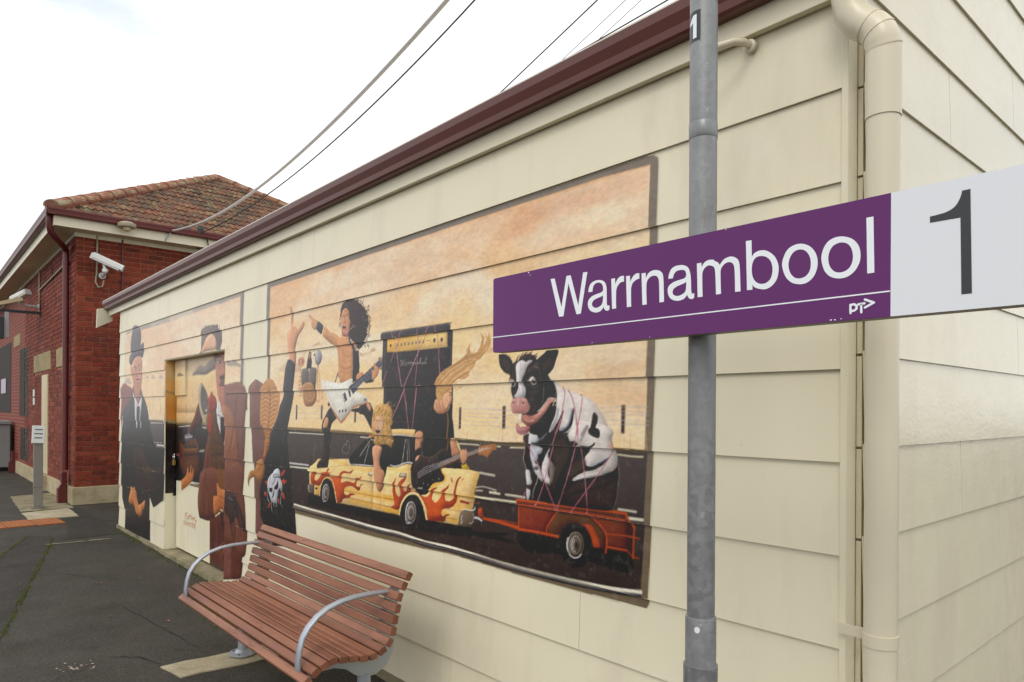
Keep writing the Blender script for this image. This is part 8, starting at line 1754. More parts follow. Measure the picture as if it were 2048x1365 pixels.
F D 60,50,52 s=1 | -6834,2042 -1,-3 -3,-3 -6,-2 -6,0 -6,1 -5,2 -4,3 -1,3 1,4 3,2 6,2 6,0 6,-1 6,-2 3,-3
F D 110,76,66 s=1 | -6844,1907 61,2 70,4 11,-97 -100,-4 -61,8 40,48
S D 150,98,80 s=1 w=11.2 soft=9.8 o=0.6 | -6896,1983 92,-18
S D 150,98,82 s=1 w=9.7 soft=8.3 o=0.6 | -6784,2006 11,-84
S D 206,160,140 s=1 w=12.7 soft=11.3 o=0.4 | -6906,1913 1,-71
S D 140,90,76 s=1 w=8.3 soft=5.5 o=0.6 | -6842,1785 141,-7
S D 44,34,34 s=1 w=12 soft=2.8 o=0.95 | -6933,2087 55,11 72,-13
F D 208,200,192 s=1 | -6813,2039 -4,-5 -10,-4 -16,-2 -19,0 -19,2 -16,3 -11,6 -4,5 4,5 11,4 16,3 19,0 18,-2 16,-4 11,-5
F D 38,32,34 s=1 | -6827,2040 -2,-4 -5,-4 -7,-2 -9,0 -8,1 -8,3 -5,4 -2,4 2,4 5,4 7,2 9,0 9,-1 7,-3 5,-4
S D 60,40,36 s=1 w=6.3 soft=2.1 o=0.9 | -6908,2054 45,5 58,-12
S D 70,44,38 s=1 w=30.6 soft=8.3 o=0.9 | -6840,1898 67,-7 66,8
S D 120,74,60 s=1 w=11.3 soft=8.5 o=0.6 | -6906,1941 18,-71 -16,-70
S D 216,164,140 s=1 w=9.7 soft=6.9 o=0.6 | -6785,2027 14,-84
S D 96,56,46 s=1 w=7.6 soft=3.5 o=0.8 | -6803,1923 56,-9 40,6
F D 112,70,58 s=0 g=98,58,48,-6981,1352,-7080,846 | -7153,1347 87,31 168,47 120,190 109,0 12,-778 -757,-68 88,204 87,225
F D 206,202,200 s=0 | -6942,1566 60,134 83,-85 32,-69 70,-34 12,-165 -28,-97 -61,94 -61,13 -64,103
F D 54,40,42 s=0 | -6828,1511 51,14 80,-13 6,-151 -32,-84 -71,11 -21,97
S D 60,54,58 s=1 w=5.6 soft=2.1 | -6937,1538 58,-3 62,-17
S D 120,118,124 s=1 w=7 soft=5.6 o=0.5 | -6882,1693 3,-183
F D 186,126,100 s=0 | -6799,1636 130,0 1,-96 -99,-4
F D 150,66,46 s=1 g=130,52,42,-7072,1759,-7069,1565 | -7168,1630 -12,58 43,29 32,28 43,25 33,-33 53,-19 43,-39 11,-71 -62,-42 -85,-22 -65,13
F D 92,64,42 s=0 g=84,60,40,-6983,1494,-6870,934 | -7069,1544 126,57 44,-141 84,-103 123,-148 11,-123 3,-192 -212,-25 -85,93 -86,101 -68,140 -13,144
F D 150,62,46 s=1 | -7189,1543 120,8 23,-93 -20,-94 -32,-19 -77,31
S D 120,86,50 s=1 w=18.4 soft=15.6 o=0.6 | -7025,1480 86,-127 126,-135
S D 120,86,50 s=1 w=18.6 soft=15.8 o=0.6 | -7098,1320 34,-114 88,-138
S D 120,86,50 s=1 w=18.1 soft=15.3 o=0.6 | -6893,1101 102,34 81,-51
S D 120,86,50 s=1 w=18.1 soft=15.3 o=0.6 | -6872,1074 63,-100 121,-60
S D 52,36,28 s=1 w=14.1 soft=12.7 o=0.7 | -7063,1135 169,30 122,-1
S D 52,36,28 s=1 w=13.9 soft=12.6 o=0.7 | -6980,1281 166,-22
S D 52,36,28 s=1 w=14.1 soft=12.7 o=0.7 | -6934,1071 43,-139
S D 70,40,34 s=1 w=14.8 soft=13.3 o=0.6 | -7260,1124 -87,-227
S D 70,40,34 s=1 w=14.5 soft=13.1 o=0.6 | -7174,1274 -17,-292
F D 112,68,56 s=1 g=94,56,46,-7280,940,-7146,533 | -7346,978 462,31 4,-242 -105,-239 -380,-42 -80,55 -29,126 38,133
S D 72,42,36 s=1 w=15.2 soft=13.5 o=0.6 | -7277,729 -10,-170
S D 72,42,36 s=1 w=14.9 soft=13.3 o=0.6 | -7124,752 -9,-209
S D 72,42,36 s=1 w=15 soft=13.3 o=0.6 | -7331,877 156,-88
F D 116,74,46 s=0 | -6932,1014 290,20 4,-244 -149,18 -95,56
F D 84,48,40 s=0 g=92,54,44,-7021,507,-6776,58 | -7108,513 135,33 370,138 9,-625 -507,16
F D 188,116,68 s=1 g=166,100,60,-6929,844,-6784,616 | -7000,747 96,18 -14,120 107,-47 161,-17 15,-235 -103,51 -81,7 0,-24 -154,-54 -31,91
S D 118,70,44 s=1 w=7.1 soft=6.3 o=0.7 | -6880,767 186,-22
S D 118,70,44 s=1 w=7.1 soft=6.3 o=0.7 | -6856,721 186,-37
S D 118,70,44 s=1 w=7.3 soft=6.5 o=0.7 | -6918,869 37,-78
F D 60,44,32 s=1 soft=6.3 | -6808,638 116,-43 58,-72 -32,-130 -70,86 -71,87
S D 150,100,56 s=1 w=14.5 soft=9.7 o=0.7 | -6734,336 -139,-77 48,-25
S D 150,100,56 s=1 w=14.3 soft=9.6 o=0.7 | -6642,318 -136,-93 -11,-49
S D 150,100,56 s=1 w=14.2 soft=9.5 o=0.7 | -6688,327 1,-63
S D 62,36,32 s=1 w=21.3 soft=21.3 o=0.5 | -7045,488 30,-349
S D 62,36,32 s=1 w=20.8 soft=20.8 o=0.5 | -6876,493 50,-171
S D 62,34,28 s=1 w=16.2 soft=16.2 o=0.6 | -7262,1227 -31,-149 -55,-122
S D 62,34,28 s=1 w=11.5 soft=11.5 o=0.6 | -7066,1335 -30,-145
S D 62,34,28 s=1 w=16.1 soft=16.1 o=0.6 | -7192,1055 -64,-187
S D 62,34,28 s=1 w=12.6 soft=12.6 o=0.5 | -6940,1410 65,-125
S D 150,98,80 s=1 w=11.7 soft=11.7 o=0.5 | -7195,1229 -21,-103
S D 150,98,80 s=1 w=11.8 soft=11.8 o=0.5 | -7302,938 -44,-115
S D 146,94,76 s=1 w=15.4 soft=15.4 o=0.5 | -7395,752 -11,-189
S D 146,94,76 s=1 w=13.4 soft=13.4 o=0.5 | -7200,762 -9,-228
S D 146,94,76 s=1 w=16.2 soft=16.2 o=0.5 | -6924,503 17,-306
S D 178,72,50 s=0 w=8.1 soft=0.9 | -7880,478 -11,-60
S D 178,72,50 s=0 w=8 soft=0.9 | -7886,477 64,10
S D 178,72,50 s=0 w=8 soft=0.9 | -7886,450 50,9
S D 178,72,50 s=0 w=8 soft=0.9 | -7807,446 -14,-19 35,4 2,20 3,-21
S D 178,72,50 s=0 w=8 soft=0.9 | -7753,484 1,-51
S D 178,72,50 s=0 w=8 soft=0.9 | -7775,461 45,7
S D 178,72,50 s=0 w=7.9 soft=0.9 | -7707,485 1,-49
S D 178,72,50 s=0 w=7.9 soft=0.9 | -7727,463 43,7
S D 178,72,50 s=0 w=7.9 soft=0.9 | -7670,480 -2,-42
S D 178,72,50 s=0 w=7.9 soft=0.9 | -7670,452 25,14 12,-25
S D 178,72,50 s=0 w=7.9 soft=0.9 | -7622,451 28,10 -17,7 -17,-16 17,-10 22,4
S D 178,72,50 s=0 w=7.8 soft=0.9 | -7572,446 0,18 22,4
S D 178,72,50 s=0 w=8.1 soft=0.9 | -7926,396 -5,-50
S D 178,72,50 s=0 w=8.1 soft=0.9 | -7926,396 42,-31 34,42 1,-51
S D 178,72,50 s=0 w=8 soft=0.9 | -7803,391 -23,-19 24,-10 16,24 7,-25
S D 178,72,50 s=0 w=8 soft=0.9 | -7757,399 1,-40
S D 178,72,50 s=0 w=8 soft=0.9 | -7757,397 29,-3 -23,-14 29,-19
S D 178,72,50 s=0 w=7.9 soft=0.9 | -7700,402 1,-40
S D 178,72,50 s=0 w=7.9 soft=0.9 | -7660,404 -34,-22 40,-19
S D 178,72,50 s=0 w=7.9 soft=0.9 | -7605,407 -33,-6 1,-38 39,2
S D 178,72,50 s=0 w=7.9 soft=0.9 | -7638,383 28,2
S D 178,72,50 s=0 w=7.8 soft=0.9 | -7582,405 0,-47
S D 178,72,50 s=0 w=7.8 soft=0.9 | -7582,403 36,-2 -30,-18 44,-25
S D 178,72,50 s=0 w=7.8 soft=0.9 | -7550,442 33,2
S D 178,72,50 s=0 w=7.8 soft=0.9 | -7550,432 33,2
"""
KP, HZ = 1.12, .022
def paintcol(c):
    l = np.where(c <= .04045, c/12.92, ((c+.055)/1.055)**2.4); return np.clip((l-HZ)*KP, .006, .85)
def sample(P, X, Z, n):
    X, Z = np.meshgrid(X*1000, Z*1000); out = 0; al = 0
    for dx, dz in n:
        i = np.clip(np.round((X+dx-P.x0)/P.r).astype(int), 0, P.w-1); j = np.clip(np.round((Z+dz-P.z0)/P.r).astype(int), 0, P.h-1)
        a = P.a[j, i]; out = out+P.c[j, i]*a[..., None]; al = al+a
    return out/np.maximum(al, 1e-4)[..., None], al/len(n)
def paintsheet(name, strips, parent, label):
    """strips: (xs, zs, y(x,z) grid, colours, alpha); keeps only the painted cells"""
    V, Fc, Cc, k = [], [], [], 0
    for xs, zs, yy, col, al in strips:
        nz_, nx = len(zs), len(xs); XX, ZZ = np.meshgrid(xs, zs)
        keep = np.maximum.reduce([al[:-1, :-1], al[1:, :-1], al[:-1, 1:], al[1:, 1:]]) > .03
        if not keep.any(): continue
        idx = np.arange(nz_*nx).reshape(nz_, nx)
        q = np.stack([idx[:-1, :-1][keep], idx[:-1, 1:][keep], idx[1:, 1:][keep], idx[1:, :-1][keep]], 1)
        used = np.unique(q); mp_ = np.full(nz_*nx, -1); mp_[used] = np.arange(len(used)); q = mp_[q]
        V.append(np.stack([XX.ravel()[used], yy.ravel()[used], ZZ.ravel()[used]], 1)); Fc.append(q+k); Cc.append(np.concatenate([paintcol(col.reshape(-1, 3)[used]), al.ravel()[used][:, None]], 1)); k += len(used)
    V = np.concatenate(V)-np.array(origin(parent)); Fq = np.concatenate(Fc); Cq = np.concatenate(Cc)
    me = bpy.data.meshes.new(name); me.vertices.add(len(V)); me.vertices.foreach_set('co', V.astype(np.float32).ravel())
    me.loops.add(len(Fq)*4); me.loops.foreach_set('vertex_index', Fq.astype(np.int32).ravel()); me.polygons.add(len(Fq)); me.polygons.foreach_set('loop_start', np.arange(0, len(Fq)*4, 4, dtype=np.int32))
    at = me.color_attributes.new('paint', 'FLOAT_COLOR', 'POINT'); at.data.foreach_set('color', Cq.astype(np.float32).ravel()); me.update(calc_edges=True)
    return link(name, me, M['mural'], parent, label)
def xgrid(a, b):
    xs = [a]
    while xs[-1] < b: xs.append(xs[-1]+min(.0085, max(.0032, .0032+(-1.6-xs[-1])*.0009)))
    xs[-1] = b; return np.array(xs)
PW = Paint(-10500, -1550, -20, 2720, 4); PW.run(MURAL, 'W'); PW.mottle()
PD = Paint(-8400, -6300, -20, 2250, 5); PD.run(MURAL, 'D'); PD.mottle()
def wallstrips(xa, xb, dz, nb):
    out = []; 
    for k in range(10):
        for a, b in ((xa, min(xb, DX0)), (max(xa, DX0), min(xb, DX1)), (max(xa, DX1), xb)):
            if b-a < .01: continue
            za, zb = ZL[k]+.0006, ZL[k+1]-.0004
            if a >= DX0-1e-6 and b <= DX1+1e-6:
                if zb <= DZ: continue
                za = max(za, DZ+.0006)
            zs = np.linspace(za, zb, max(2, int((zb-za)/dz)+1)); xs = xgrid(a, b)
            col, al = sample(PW, xs, zs, nb); yy = np.repeat((D-.007+.011*(zs-ZL[k])/(ZL[k+1]-ZL[k])-.0009)[:, None], len(xs), 1)
            rg_ = np.random.RandomState(k*31+int(-a*100)); ch = np.convolve(rg_.rand(len(xs)+6), np.ones(7)/7, 'valid'); al = al.copy(); al[0] *= np.where(ch < .64, 1, .45); out.append((xs, zs, yy, col, al))
    return out
paintsheet('mural', wallstrips(-5.801, -1.60, .0036, [(-1, -1), (1, 1)]), WB, 'painted panel of rock band in flaming yellow car towing a cow on a trailer')
paintsheet('mural', wallstrips(X0+.002, -5.801, .0058, [(-2, -2), (2, 2), (2, -2), (-2, 2)]), WB, 'painted panel of man in top hat and wheat landscape beside the door')
st = []
for xa, xb, za, zb, dy in ((DX0+.046, -7.842, .076, 1.736, .001), (DX0+.051, -7.842, 1.7375, DZ-.0145, .0198), (-7.839, DX1-.005, .076, DZ-.0125, .001)):
    xs = np.linspace(xa, xb, int((xb-xa)/.0075)+2); zs = np.linspace(za, zb, int((zb-za)/.006)+2); col, al = sample(PD, -8.2+(xs+8.2)*.982, zs, [(-2, -2), (2, 2), (2, -2), (-2, 2)]); st.append((xs, zs, np.full((len(zs), len(xs)), DY-dy), col, al))
paintsheet('mural', st, dr, 'painted second man with rooster and gramophone on the door')
# painted jamb
zz = np.linspace(.62, DZ-.01, 240); yj = np.linspace(D+.006, DY+.05, 10)
stops = [(.60, (46, 38, 36)), (1.36, (52, 44, 40)), (1.44, (70, 60, 46)), (1.455, (150, 140, 108)), (1.5, (196, 132, 66)), (1.62, (188, 126, 66)), (1.75, (204, 152, 88)), (1.79, (150, 130, 96)), (1.80, (206, 156, 92)), (1.93, (204, 160, 100)), (1.96, (196, 172, 128)), (2.05, (206, 168, 112)), (2.13, (208, 164, 106))]
cj = np.zeros((240, 10, 3)); rg = np.random.RandomState(5); wob = np.cumsum(rg.randn(10))*.006
for j in range(10):
    for c in range(3): cj[:, j, c] = np.interp(zz+wob[j], [s[0] for s in stops], [s[1][c]/255 for s in stops])
aj = np.ones((240, 10)); aj[zz < .66, :5] = 0; aj[zz < .63] = 0
V = [(DX0+.0092, y, z) for z in zz for y in yj]; k0 = np.arange(2400).reshape(240, 10); fq = [tuple(int(v) for v in (k0[i, j], k0[i, j+1], k0[i+1, j+1], k0[i+1, j])) for i in range(239) for j in range(9) if aj[i:i+2, j:j+2].max() > 0]
me = bpy.data.meshes.new('mural'); oo = origin(WB); me.from_pydata([(a-oo.x, b-oo.y, c-oo.z) for a, b, c in V], [], fq); at = me.color_attributes.new('paint', 'FLOAT_COLOR', 'POINT'); at.data.foreach_set('color', np.concatenate([paintcol(cj.reshape(-1, 3)), aj.reshape(-1, 1)], 1).astype(np.float32).ravel()); link('mural', me, M['mural'], rv)

# ================================================================== BRICK STATION BUILDING
XB, YB, OV, ZE, BW = -13.28, 2.13, .36, 4.47, 6.6
BB = thing('brick_building', (XB, YB, 0), 'red brick station building with mossy terracotta tiled roof', 'building')
g = G(); g.box(-19.5, XB, YB, YB+BW, 0, ZE); g.obj('mortar_wall', M['mortar'], BB)
g = G(); g.box(-60, -19.5, YB-.006, YB+BW, 0, ZE); g.obj('wall', M['brickfar'], BB)
CH = .0825
def bprism(l, h, d):
    g = G(); b = .004
    g.add([(0, -l/2, -h/2), (0, l/2, -h/2), (0, l/2, h/2), (0, -l/2, h/2), (d, -l/2+b, -h/2+b), (d, l/2-b, -h/2+b), (d, l/2-b, h/2-b), (d, -l/2+b, h/2-b)], [(4, 5, 6, 7), (0, 1, 5, 4), (1, 2, 6, 5), (2, 3, 7, 6), (3, 0, 4, 7)]); return g.mesh('brick')
bs, bh_, bq = bprism(.230, .073, .011), bprism(.110, .073, .011), bprism(.06, .073, .011)
rest = G(); kr = 0; cnt = 0
def addrest(y, z, l, d=.011): rest.box(XB-.001, XB+d, y-l/2+.002, y+l/2-.002, z-.036, z+.036)
ncourse = int((ZE-.30)/CH)
cand = []
for c in range(ncourse+1):
    z = .30+CH*(c+.5)
    if z+.037 > ZE: continue
    y = YB+.002; header = (c % 6 == 3); i = 0
    while y < YB+BW-.05:
        if header: l = .110
        else: l = .110 if (i == 0 and c % 2) else .230
        yc = y+l/2; cand.append((yc, z, l)); y += l+.010; i += 1
for yc, z, l in cand:
    # heights the shed leaves in view from here or a step to the side
    lim = 2.98 if z < 2.85 else 2.75+(z-2.75)*1.02+.25
    if yc < lim and cnt < 300:
        link('brick', bs if l > .2 else bh_, M['brick'], BB, loc=(XB+rd.uniform(-.002, .002), yc, z)); cnt += 1
    else: addrest(yc, z, l)
rest.obj('brick', M['brickS'], BB, kind='stuff')
# platform face bricks (a few pixels each)
fa, fd = G(), G(); DARKS = ((-20.4, -18.8, 1.40, 2.98), (-20.2, -18.7, .38, 1.12)); OPEN = ((-16.75, -16.0, .3, 2.26), (-17.94, -15.74, 2.32, 2.70), (-15.07, -14.37, 2.32, 2.66))
for c in range(ncourse+1):
    z = .30+CH*(c+.5)
    if z+.037 > ZE: continue
    x = XB-.002; i = 0
    while x > -19.4:
        l = .110 if ((i == 0 and c % 2 == 0) or c % 6 == 3) else .230; xc = x-l/2
        if not any(a < xc < b and e < z < f for a, b, e, f in OPEN):
            (fd if any(a < xc < b and e < z < f for a, b, e, f in DARKS) else fa).box(xc-l/2+.001, xc+l/2-.001, YB-.011+rd.uniform(-.002, .002), YB+.001, z-.036, z+.036)
        x -= l+.010; i += 1
fa.obj('brick', M['brickS'], BB, kind='stuff'); fd.obj('brick', M['brickD'], BB, kind='stuff')
for q in ((-20.4, -19.5, 1.40, 2.98), (-20.2, -19.5, .38, 1.12), (-25.4, -22.2, 1.46, 3.3)):
    g = G(); g.box(q[0], q[1], YB-.014, YB-.005, q[2], q[3]); g.obj('dark_painted_panel', M['brickD'], BB)
# plinth
g = G(); g.box(XB-.3, XB+.05, YB-.05, YB+BW, 0, .292); g.box(-15.9, XB-.301, YB-.049, YB, 0, .29); g.box(-60, -16.85, YB-.049, YB, 0, .29); g.obj('plinth', M['plinth'], BB, bevel=.008)
# stone blocks, door
for x0, x1, z0, z1 in ((-17.94, -15.74, 2.325, 2.69), (-15.065, -14.375, 2.325, 2.655), (-21.5, -20.3, 3.09, 3.37)):
    g = G(); g.box(x0, x1, YB-.022, YB+.03, z0, z1); g.obj('stone_lintel', M['stone'], BB, bevel=.01)
g = G(); g.box(-16.95, -15.95, YB-.0095, YB+.05, .2, 2.32); g.obj('door_recess', M['brickfar'], BB)
g = G(); g.box(-16.74, -16.02, YB-.03, YB+.02, .30, 2.24); dd = g.obj('door', M['doorcream'], BB, bevel=.006)
for z0, z1 in ((.45, 1.1), (1.25, 2.1)):
    g = G(); g.box(-16.62, -16.14, YB-.035, YB-.0305, z0, z1); g.obj('door_panel', M['doorcream'], dd)
g = G(); g.box(-16.9, -15.9, YB-.12, YB, 0, .29); g.obj('doorstep', M['plinth'], BB)
for x, z0, z1 in ((-17.95, 1.83, 1.98), (-17.93, 1.65, 1.80)):
    g = G(); g.box(x-.12, x+.12, YB-.02, YB-.012, z0, z1); g.obj('wall_notice', M['white'], None, 'small white notice on brick wall, the %s of two by the cream door' % ('upper' if z0 > 1.8 else 'lower'), 'notice', 'notices by the station door', loc=(x, YB-.016, z0))
g = G(); g.box(-24.4, -23.2, YB-.03, YB-.012, 1.98, 2.38); g.obj('wall_sign', M['purple'], None, 'small purple sign on the far brick wall', 'sign', loc=(-23.8, YB-.02, 1.98))
# eaves
ex, ey = XB+OV, YB-OV
g = G(); g.add([(ex, ey, ZE), (-60, ey, ZE), (-60, YB+.05, ZE), (XB-.05, YB+.05, ZE), (XB-.05, YB+BW+OV, ZE), (ex, YB+BW+OV, ZE)], [(0, 1, 2, 3), (0, 3, 4, 5)]); g.obj('soffit', M['doorcream'], BB)
g = G(); g.box(ex-.02, ex, ey, YB+BW+OV, ZE-.012, ZE+.19); g.box(-60, ex-.0205, ey, ey+.02, ZE-.012, ZE+.19); g.obj('fascia', M['fascia'], BB)
g = G(); g.box(XB+.002, XB+.03, YB-.02, YB+BW, ZE-.07, ZE-.002); g.box(-60, XB+.029, YB-.03, YB-.003, ZE-.07, ZE-.003); g.obj('eave_moulding', M['fascia'], BB)
GP = [(0, 0), (.075, 0), (.09, .012), (.098, .05), (.112, .085), (.112, .105), (.10, .105), (.098, .09), (.085, .05), (.08, .014), (0, .01)]
g = G(); zg = ZE+.135; g.prism([(ex+a, zg+b) for a, b in GP], ey-.112, YB+BW+OV, 'y'); g.prism([(ey-a, zg+b) for a, b in GP], -60, ex+.112, 'x'); g.obj('gutter', M['gutter2'], BB)
# roof
PT_ = R(31); run = BW/2+OV; zr = ZE+.22
ap = Vector((ex-run, YB+BW/2, zr+run*math.tan(PT_))); ap2 = Vector((-50, YB+BW/2, ap.z))
cs = [Vector((ex+.04, ey-.04, zr-.02)), Vector((ex+.04, YB+BW+OV+.04, zr-.02)), Vector((-55, YB+BW+OV+.04, zr-.02)), Vector((-55, ey-.04, zr-.02))]
g = G(); g.add([tuple(v) for v in (cs[0], cs[1], cs[2], cs[3], ap, ap2)], [(0, 1, 4), (1, 2, 5, 4), (2, 3, 5), (3, 0, 4, 5)]); rf = g.obj('roof', M['bedding'], BB)
us = Vector((-math.cos(PT_), 0, math.sin(PT_))); nn = Vector((math.sin(PT_), 0, math.cos(PT_)))
TW, TG = .205, .285
def tilemesh():
    n = 10; prof = [(i/n, (.030*math.exp(-((i/n-.06)/.07)**2)+.022*math.exp(-((i/n-.5)/.12)**2)+.030*math.exp(-((i/n-1.0)/.06)**2))) for i in range(n+1)]
    v, f = [], []
    for row, (vv, dh) in enumerate(((0, -.02), (0, .026), (.33, .004))):
        for u, h in prof: v.append(Vector((0, (u-.5)*TW, 0))+us*vv+nn*(h+dh))
    for r_ in range(2):
        for i in range(n): f.append((r_*(n+1)+i, r_*(n+1)+i+1, (r_+1)*(n+1)+i+1, (r_+1)*(n+1)+i))
    g = G(); g.add(v, f); return g.mesh('roof_tile')
tmesh = tilemesh(); st0 = Vector((ex+.06, 0, zr-.015)); nt_ = 0; tg = G(); L = run/math.cos(PT_)
for r_ in range(int(L/TG)+1):
    h = r_*TG*math.cos(PT_); ya, yb = YB-OV+h, YB+BW+OV-h; y = YB+BW/2-TW*40+TW/2+(0 if r_ % 2 else 0)
    while y < yb:
        if y > ya-.03 and y < yb+.03 and nt_ < 300:
            p = st0+us*(r_*TG); o = link('roof_tile', tmesh, M['tile'], rf, loc=(p.x+rd.uniform(-.004, .004), y+rd.uniform(-.004, .004), p.z+rd.uniform(-.004, .006))); nt_ += 1
            o.rotation_euler = (rd.uniform(-.02, .02), rd.uniform(-.02, .02), rd.uniform(-.012, .012))
        y += TW
def caps(a, b, name):
    d = (b-a); n = int(d.length/.37); d.normalize(); 
    w = d.cross(Vector((0, 0, 1))).normalized(); u = w.cross(d).normalized(); g = G(); k = 9
    for j, (t0, sc) in enumerate(((0, 1.12), (.05, 1.12), (.052, 1.0), (.42, .9))):
        pass
    V = []; F_ = []
    for t0, sc in ((0, 1.16), (.055, 1.14), (.058, 1.02), (.41, .9)):
        for i in range(k): 
            an = math.pi*i/(k-1); V.append(d*t0+w*(.115*sc*math.cos(an))+u*(.085*sc*math.sin(an)-.012))
    for r_ in range(3):
        for i in range(k-1): F_.append((r_*k+i, r_*k+i+1, (r_+1)*k+i+1, (r_+1)*k+i))
    F_.append(tuple(range(k))); g.add(V, F_); me = g.mesh('ridge_cap')
    for i in range(n):
        o = link('ridge_cap', me, M['hip'], rf, loc=a+d*(i*.37)+u*.03); o.rotation_euler = (rd.uniform(-.015, .015), rd.uniform(-.015, .015), rd.uniform(-.02, .02))
    gg = G(); gg.tube([a+u*-.005, b+u*-.005], .115, 8); gg.obj('hip_bedding', M['bedding'], rf)
caps(cs[0]+Vector((.0, .0, .05)), ap.copy(), 'l'); caps(cs[1]+Vector((0, 0, .05)), ap.copy(), 'r')
# burgundy downpipe on the platform face
px_, py_ = -13.72, YB-.075
g = G(); g.tube([(ex-.14, ey+.01-.05, zg+.01), (ex-.15, ey-.04, zg-.14), (ex-.18, ey-.02, zg-.22), (ex-.24, ey+.03, zg-.27), (px_+.1, py_-.05, zg-.335), (px_+.01, py_-.01, zg-.37), (px_, py_, zg-.44), (px_, py_, .55)], .048, 12); autosmooth(g.obj('downpipe', M['gutter2'], BB), 60)
for z in (4.0, 1.75):
    g = G(); g.tube([(px_, py_, z), (px_, py_, z+.05)], .054, 12); g.box(px_-.08, px_+.08, py_+.05, YB-.011, z+.005, z+.045); autosmooth(g.obj('pipe_clip', M['gutter2'], BB))
def boot(x, y, nm):
    g = G(); g.prism([(y-.06, 0), (y-.06, .25), (y-.01, .34), (y-.01, .52), (y+.07, .52), (y+.07, 0)], x-.075, x+.075, 'x'); return g
b1 = boot(px_, py_-.05, ''); b1.obj('downpipe_boot', M['gutter2'], BB, bevel=.008); b2 = boot(-20.85, YB-.12, ''); b2.obj('downpipe_boot', M['gutter2'], BB, bevel=.008)
# conduits and pipes on walls
g = G(); g.tube([(-17.2, YB-.03, 3.99), (-14.05, YB-.03, 4.07)], .018, 8); g.tube([(-17.1, YB-.03, 4.4), (-17.1, YB-.03, 3.45)], .016, 8); g.obj('wall_conduit', M['tan'], BB)
g = G(); g.tube([(XB+.03, 2.80, ZE-.02), (XB+.03, 2.80, 2.3)], .016, 8); g.obj('thin_red_pipe', M['gutter2'], BB)
g = G(); g.box(-15.6, -15.55, YB-.02, YB-.011, 4.05, 4.22); g.obj('air_vent', M['dark'], BB)
# ================================================================== THINGS ON AND NEAR THE BRICK BUILDING
def cctv(base, wall_n, out, aim, label, drop=0):
    t = thing('security_camera', base, label, 'security camera', 'security cameras on the brick building'); b = Vector(base); n = Vector(wall_n)
    head = b+n*out+Vector((0, 0, .20)); a = Vector(aim).normalized(); s = a.cross(Vector((0, 0, 1))).normalized(); u = s.cross(a).normalized(); m = Matrix((s, a, u)).transposed().to_4x4(); m.translation = head
    g = G(); ax = 'x' if abs(n.x) > .5 else 'y'; sg = n.x if ax == 'x' else n.y
    g.lathe([(0, 0), (.055, 0), (.055, .02*sg), (.03, .035*sg)], b, 14, ax); g.obj('mount_plate', M['white'], t)
    g = G(); g.tube([b+n*.02, b+n*out*.6, b+n*out+Vector((0, 0, .03))], .026, 10); g.lathe([(0, 0), (.045, 0), (.045, .05), (0, .05)], b+n*out+Vector((0, 0, .03)), 12); g.tube([b+n*out+Vector((0, 0, .05)), head-u*.05], .024, 10); g.obj('bracket', M['white'], t, smooth=False)
    w, h, l = .062, .05, .24
    prof = [(-w, -h), (-w, h*.5), (-w*.7, h), (w*.7, h), (w, h*.5), (w, -h)]
    g = G(); g.prism(prof, -l*.9, l*.95, 'y', m); g.obj('housing', M['white'], t)
    g = G(); g.prism([(-w-.012, -h*.5), (-w-.012, h*.7), (-w*.72, h+.016), (w*.72, h+.016), (w+.012, h*.7), (w+.012, -h*.5), (w+.006, -h*.5), (w+.006, h*.66), (w*.7, h+.009), (-w*.7, h+.009), (-w-.006, h*.66), (-w-.006, -h*.5)], -l*.8, l*1.15, 'y', m); g.obj('sun_shield', M['white'], t)
    g = G(); g.prism([(-w*.75, -h*.75), (-w*.75, h*.6), (w*.75, h*.6), (w*.75, -h*.75)], l*.951, l*.958, 'y', m); g.obj('lens_window', M['lens'], t)
    return t
cm = cctv((XB+.012, 2.50, 3.80), (1, 0, 0), .24, (.28, .93, -.42), 'white security camera on the brick end wall pointing right'); 
g = G(); g.tube([(XB+.03, 2.425, ZE-.02), (XB+.03, 2.42, 3.85), (XB+.035, 2.40, 3.68), (XB+.05, 2.44, 3.60), (XB+.05, 2.50, 3.62), (XB+.05, 2.52, 3.72)], .014, 8); g.obj('cable_conduit', M['tan'], cm)
cctv((-17.1, YB-.03, 3.66), (0, -1, 0), .30, (-.86, -.42, -.26), 'white security camera on bracket along the platform side wall')
# display arm with strip light
t = thing('platform_display', (-17.0, YB, 3.5), 'dark platform display hanging from a black wall arm with strip light', 'display')
g = G(); g.box(-17.03, -16.97, .9, YB-.01, 3.49, 3.54); g.obj('arm', M['wire'], t); g = G(); g.prism([(1.28, 3.56), (1.28, 3.62), (1.75, 3.80), (1.80, 3.78), (1.80, 3.73)], -17.08, -16.92, 'x'); g.obj('strip_light', M['doorcream'], t)
g = G(); g.box(-17.03, -16.97, 1.52, 1.58, 2.98, 3.489); g.obj('hanger', M['galv_light'], t); g = G(); g.box(-17.12, -16.9, .7, 1.5, 2.95, 3.38); g.obj('screen_box', M['screen'], t, bevel=.01)
# eave light
t = thing('eave_light', (ex+.02, 2.76, 4.66), 'round beige light fitting on the end fascia of the brick building', 'light')
g = G(); g.lathe([(0, 0), (.13, 0), (.14, .02), (.135, .06), (.09, .085), (0, .085)], (ex+.115+.03, 2.76, 4.56), 20); g.box(ex, ex+.06, 2.72, 2.80, 4.565, 4.62); autosmooth(g.obj('body', M['tan'], t)); g = G(); g.lathe([(0, -.055), (.05, -.05), (.06, -.001), (0, -.001)], (ex+.145, 2.76, 4.56), 16); autosmooth(g.obj('diffuser', M['doorcream'], t))
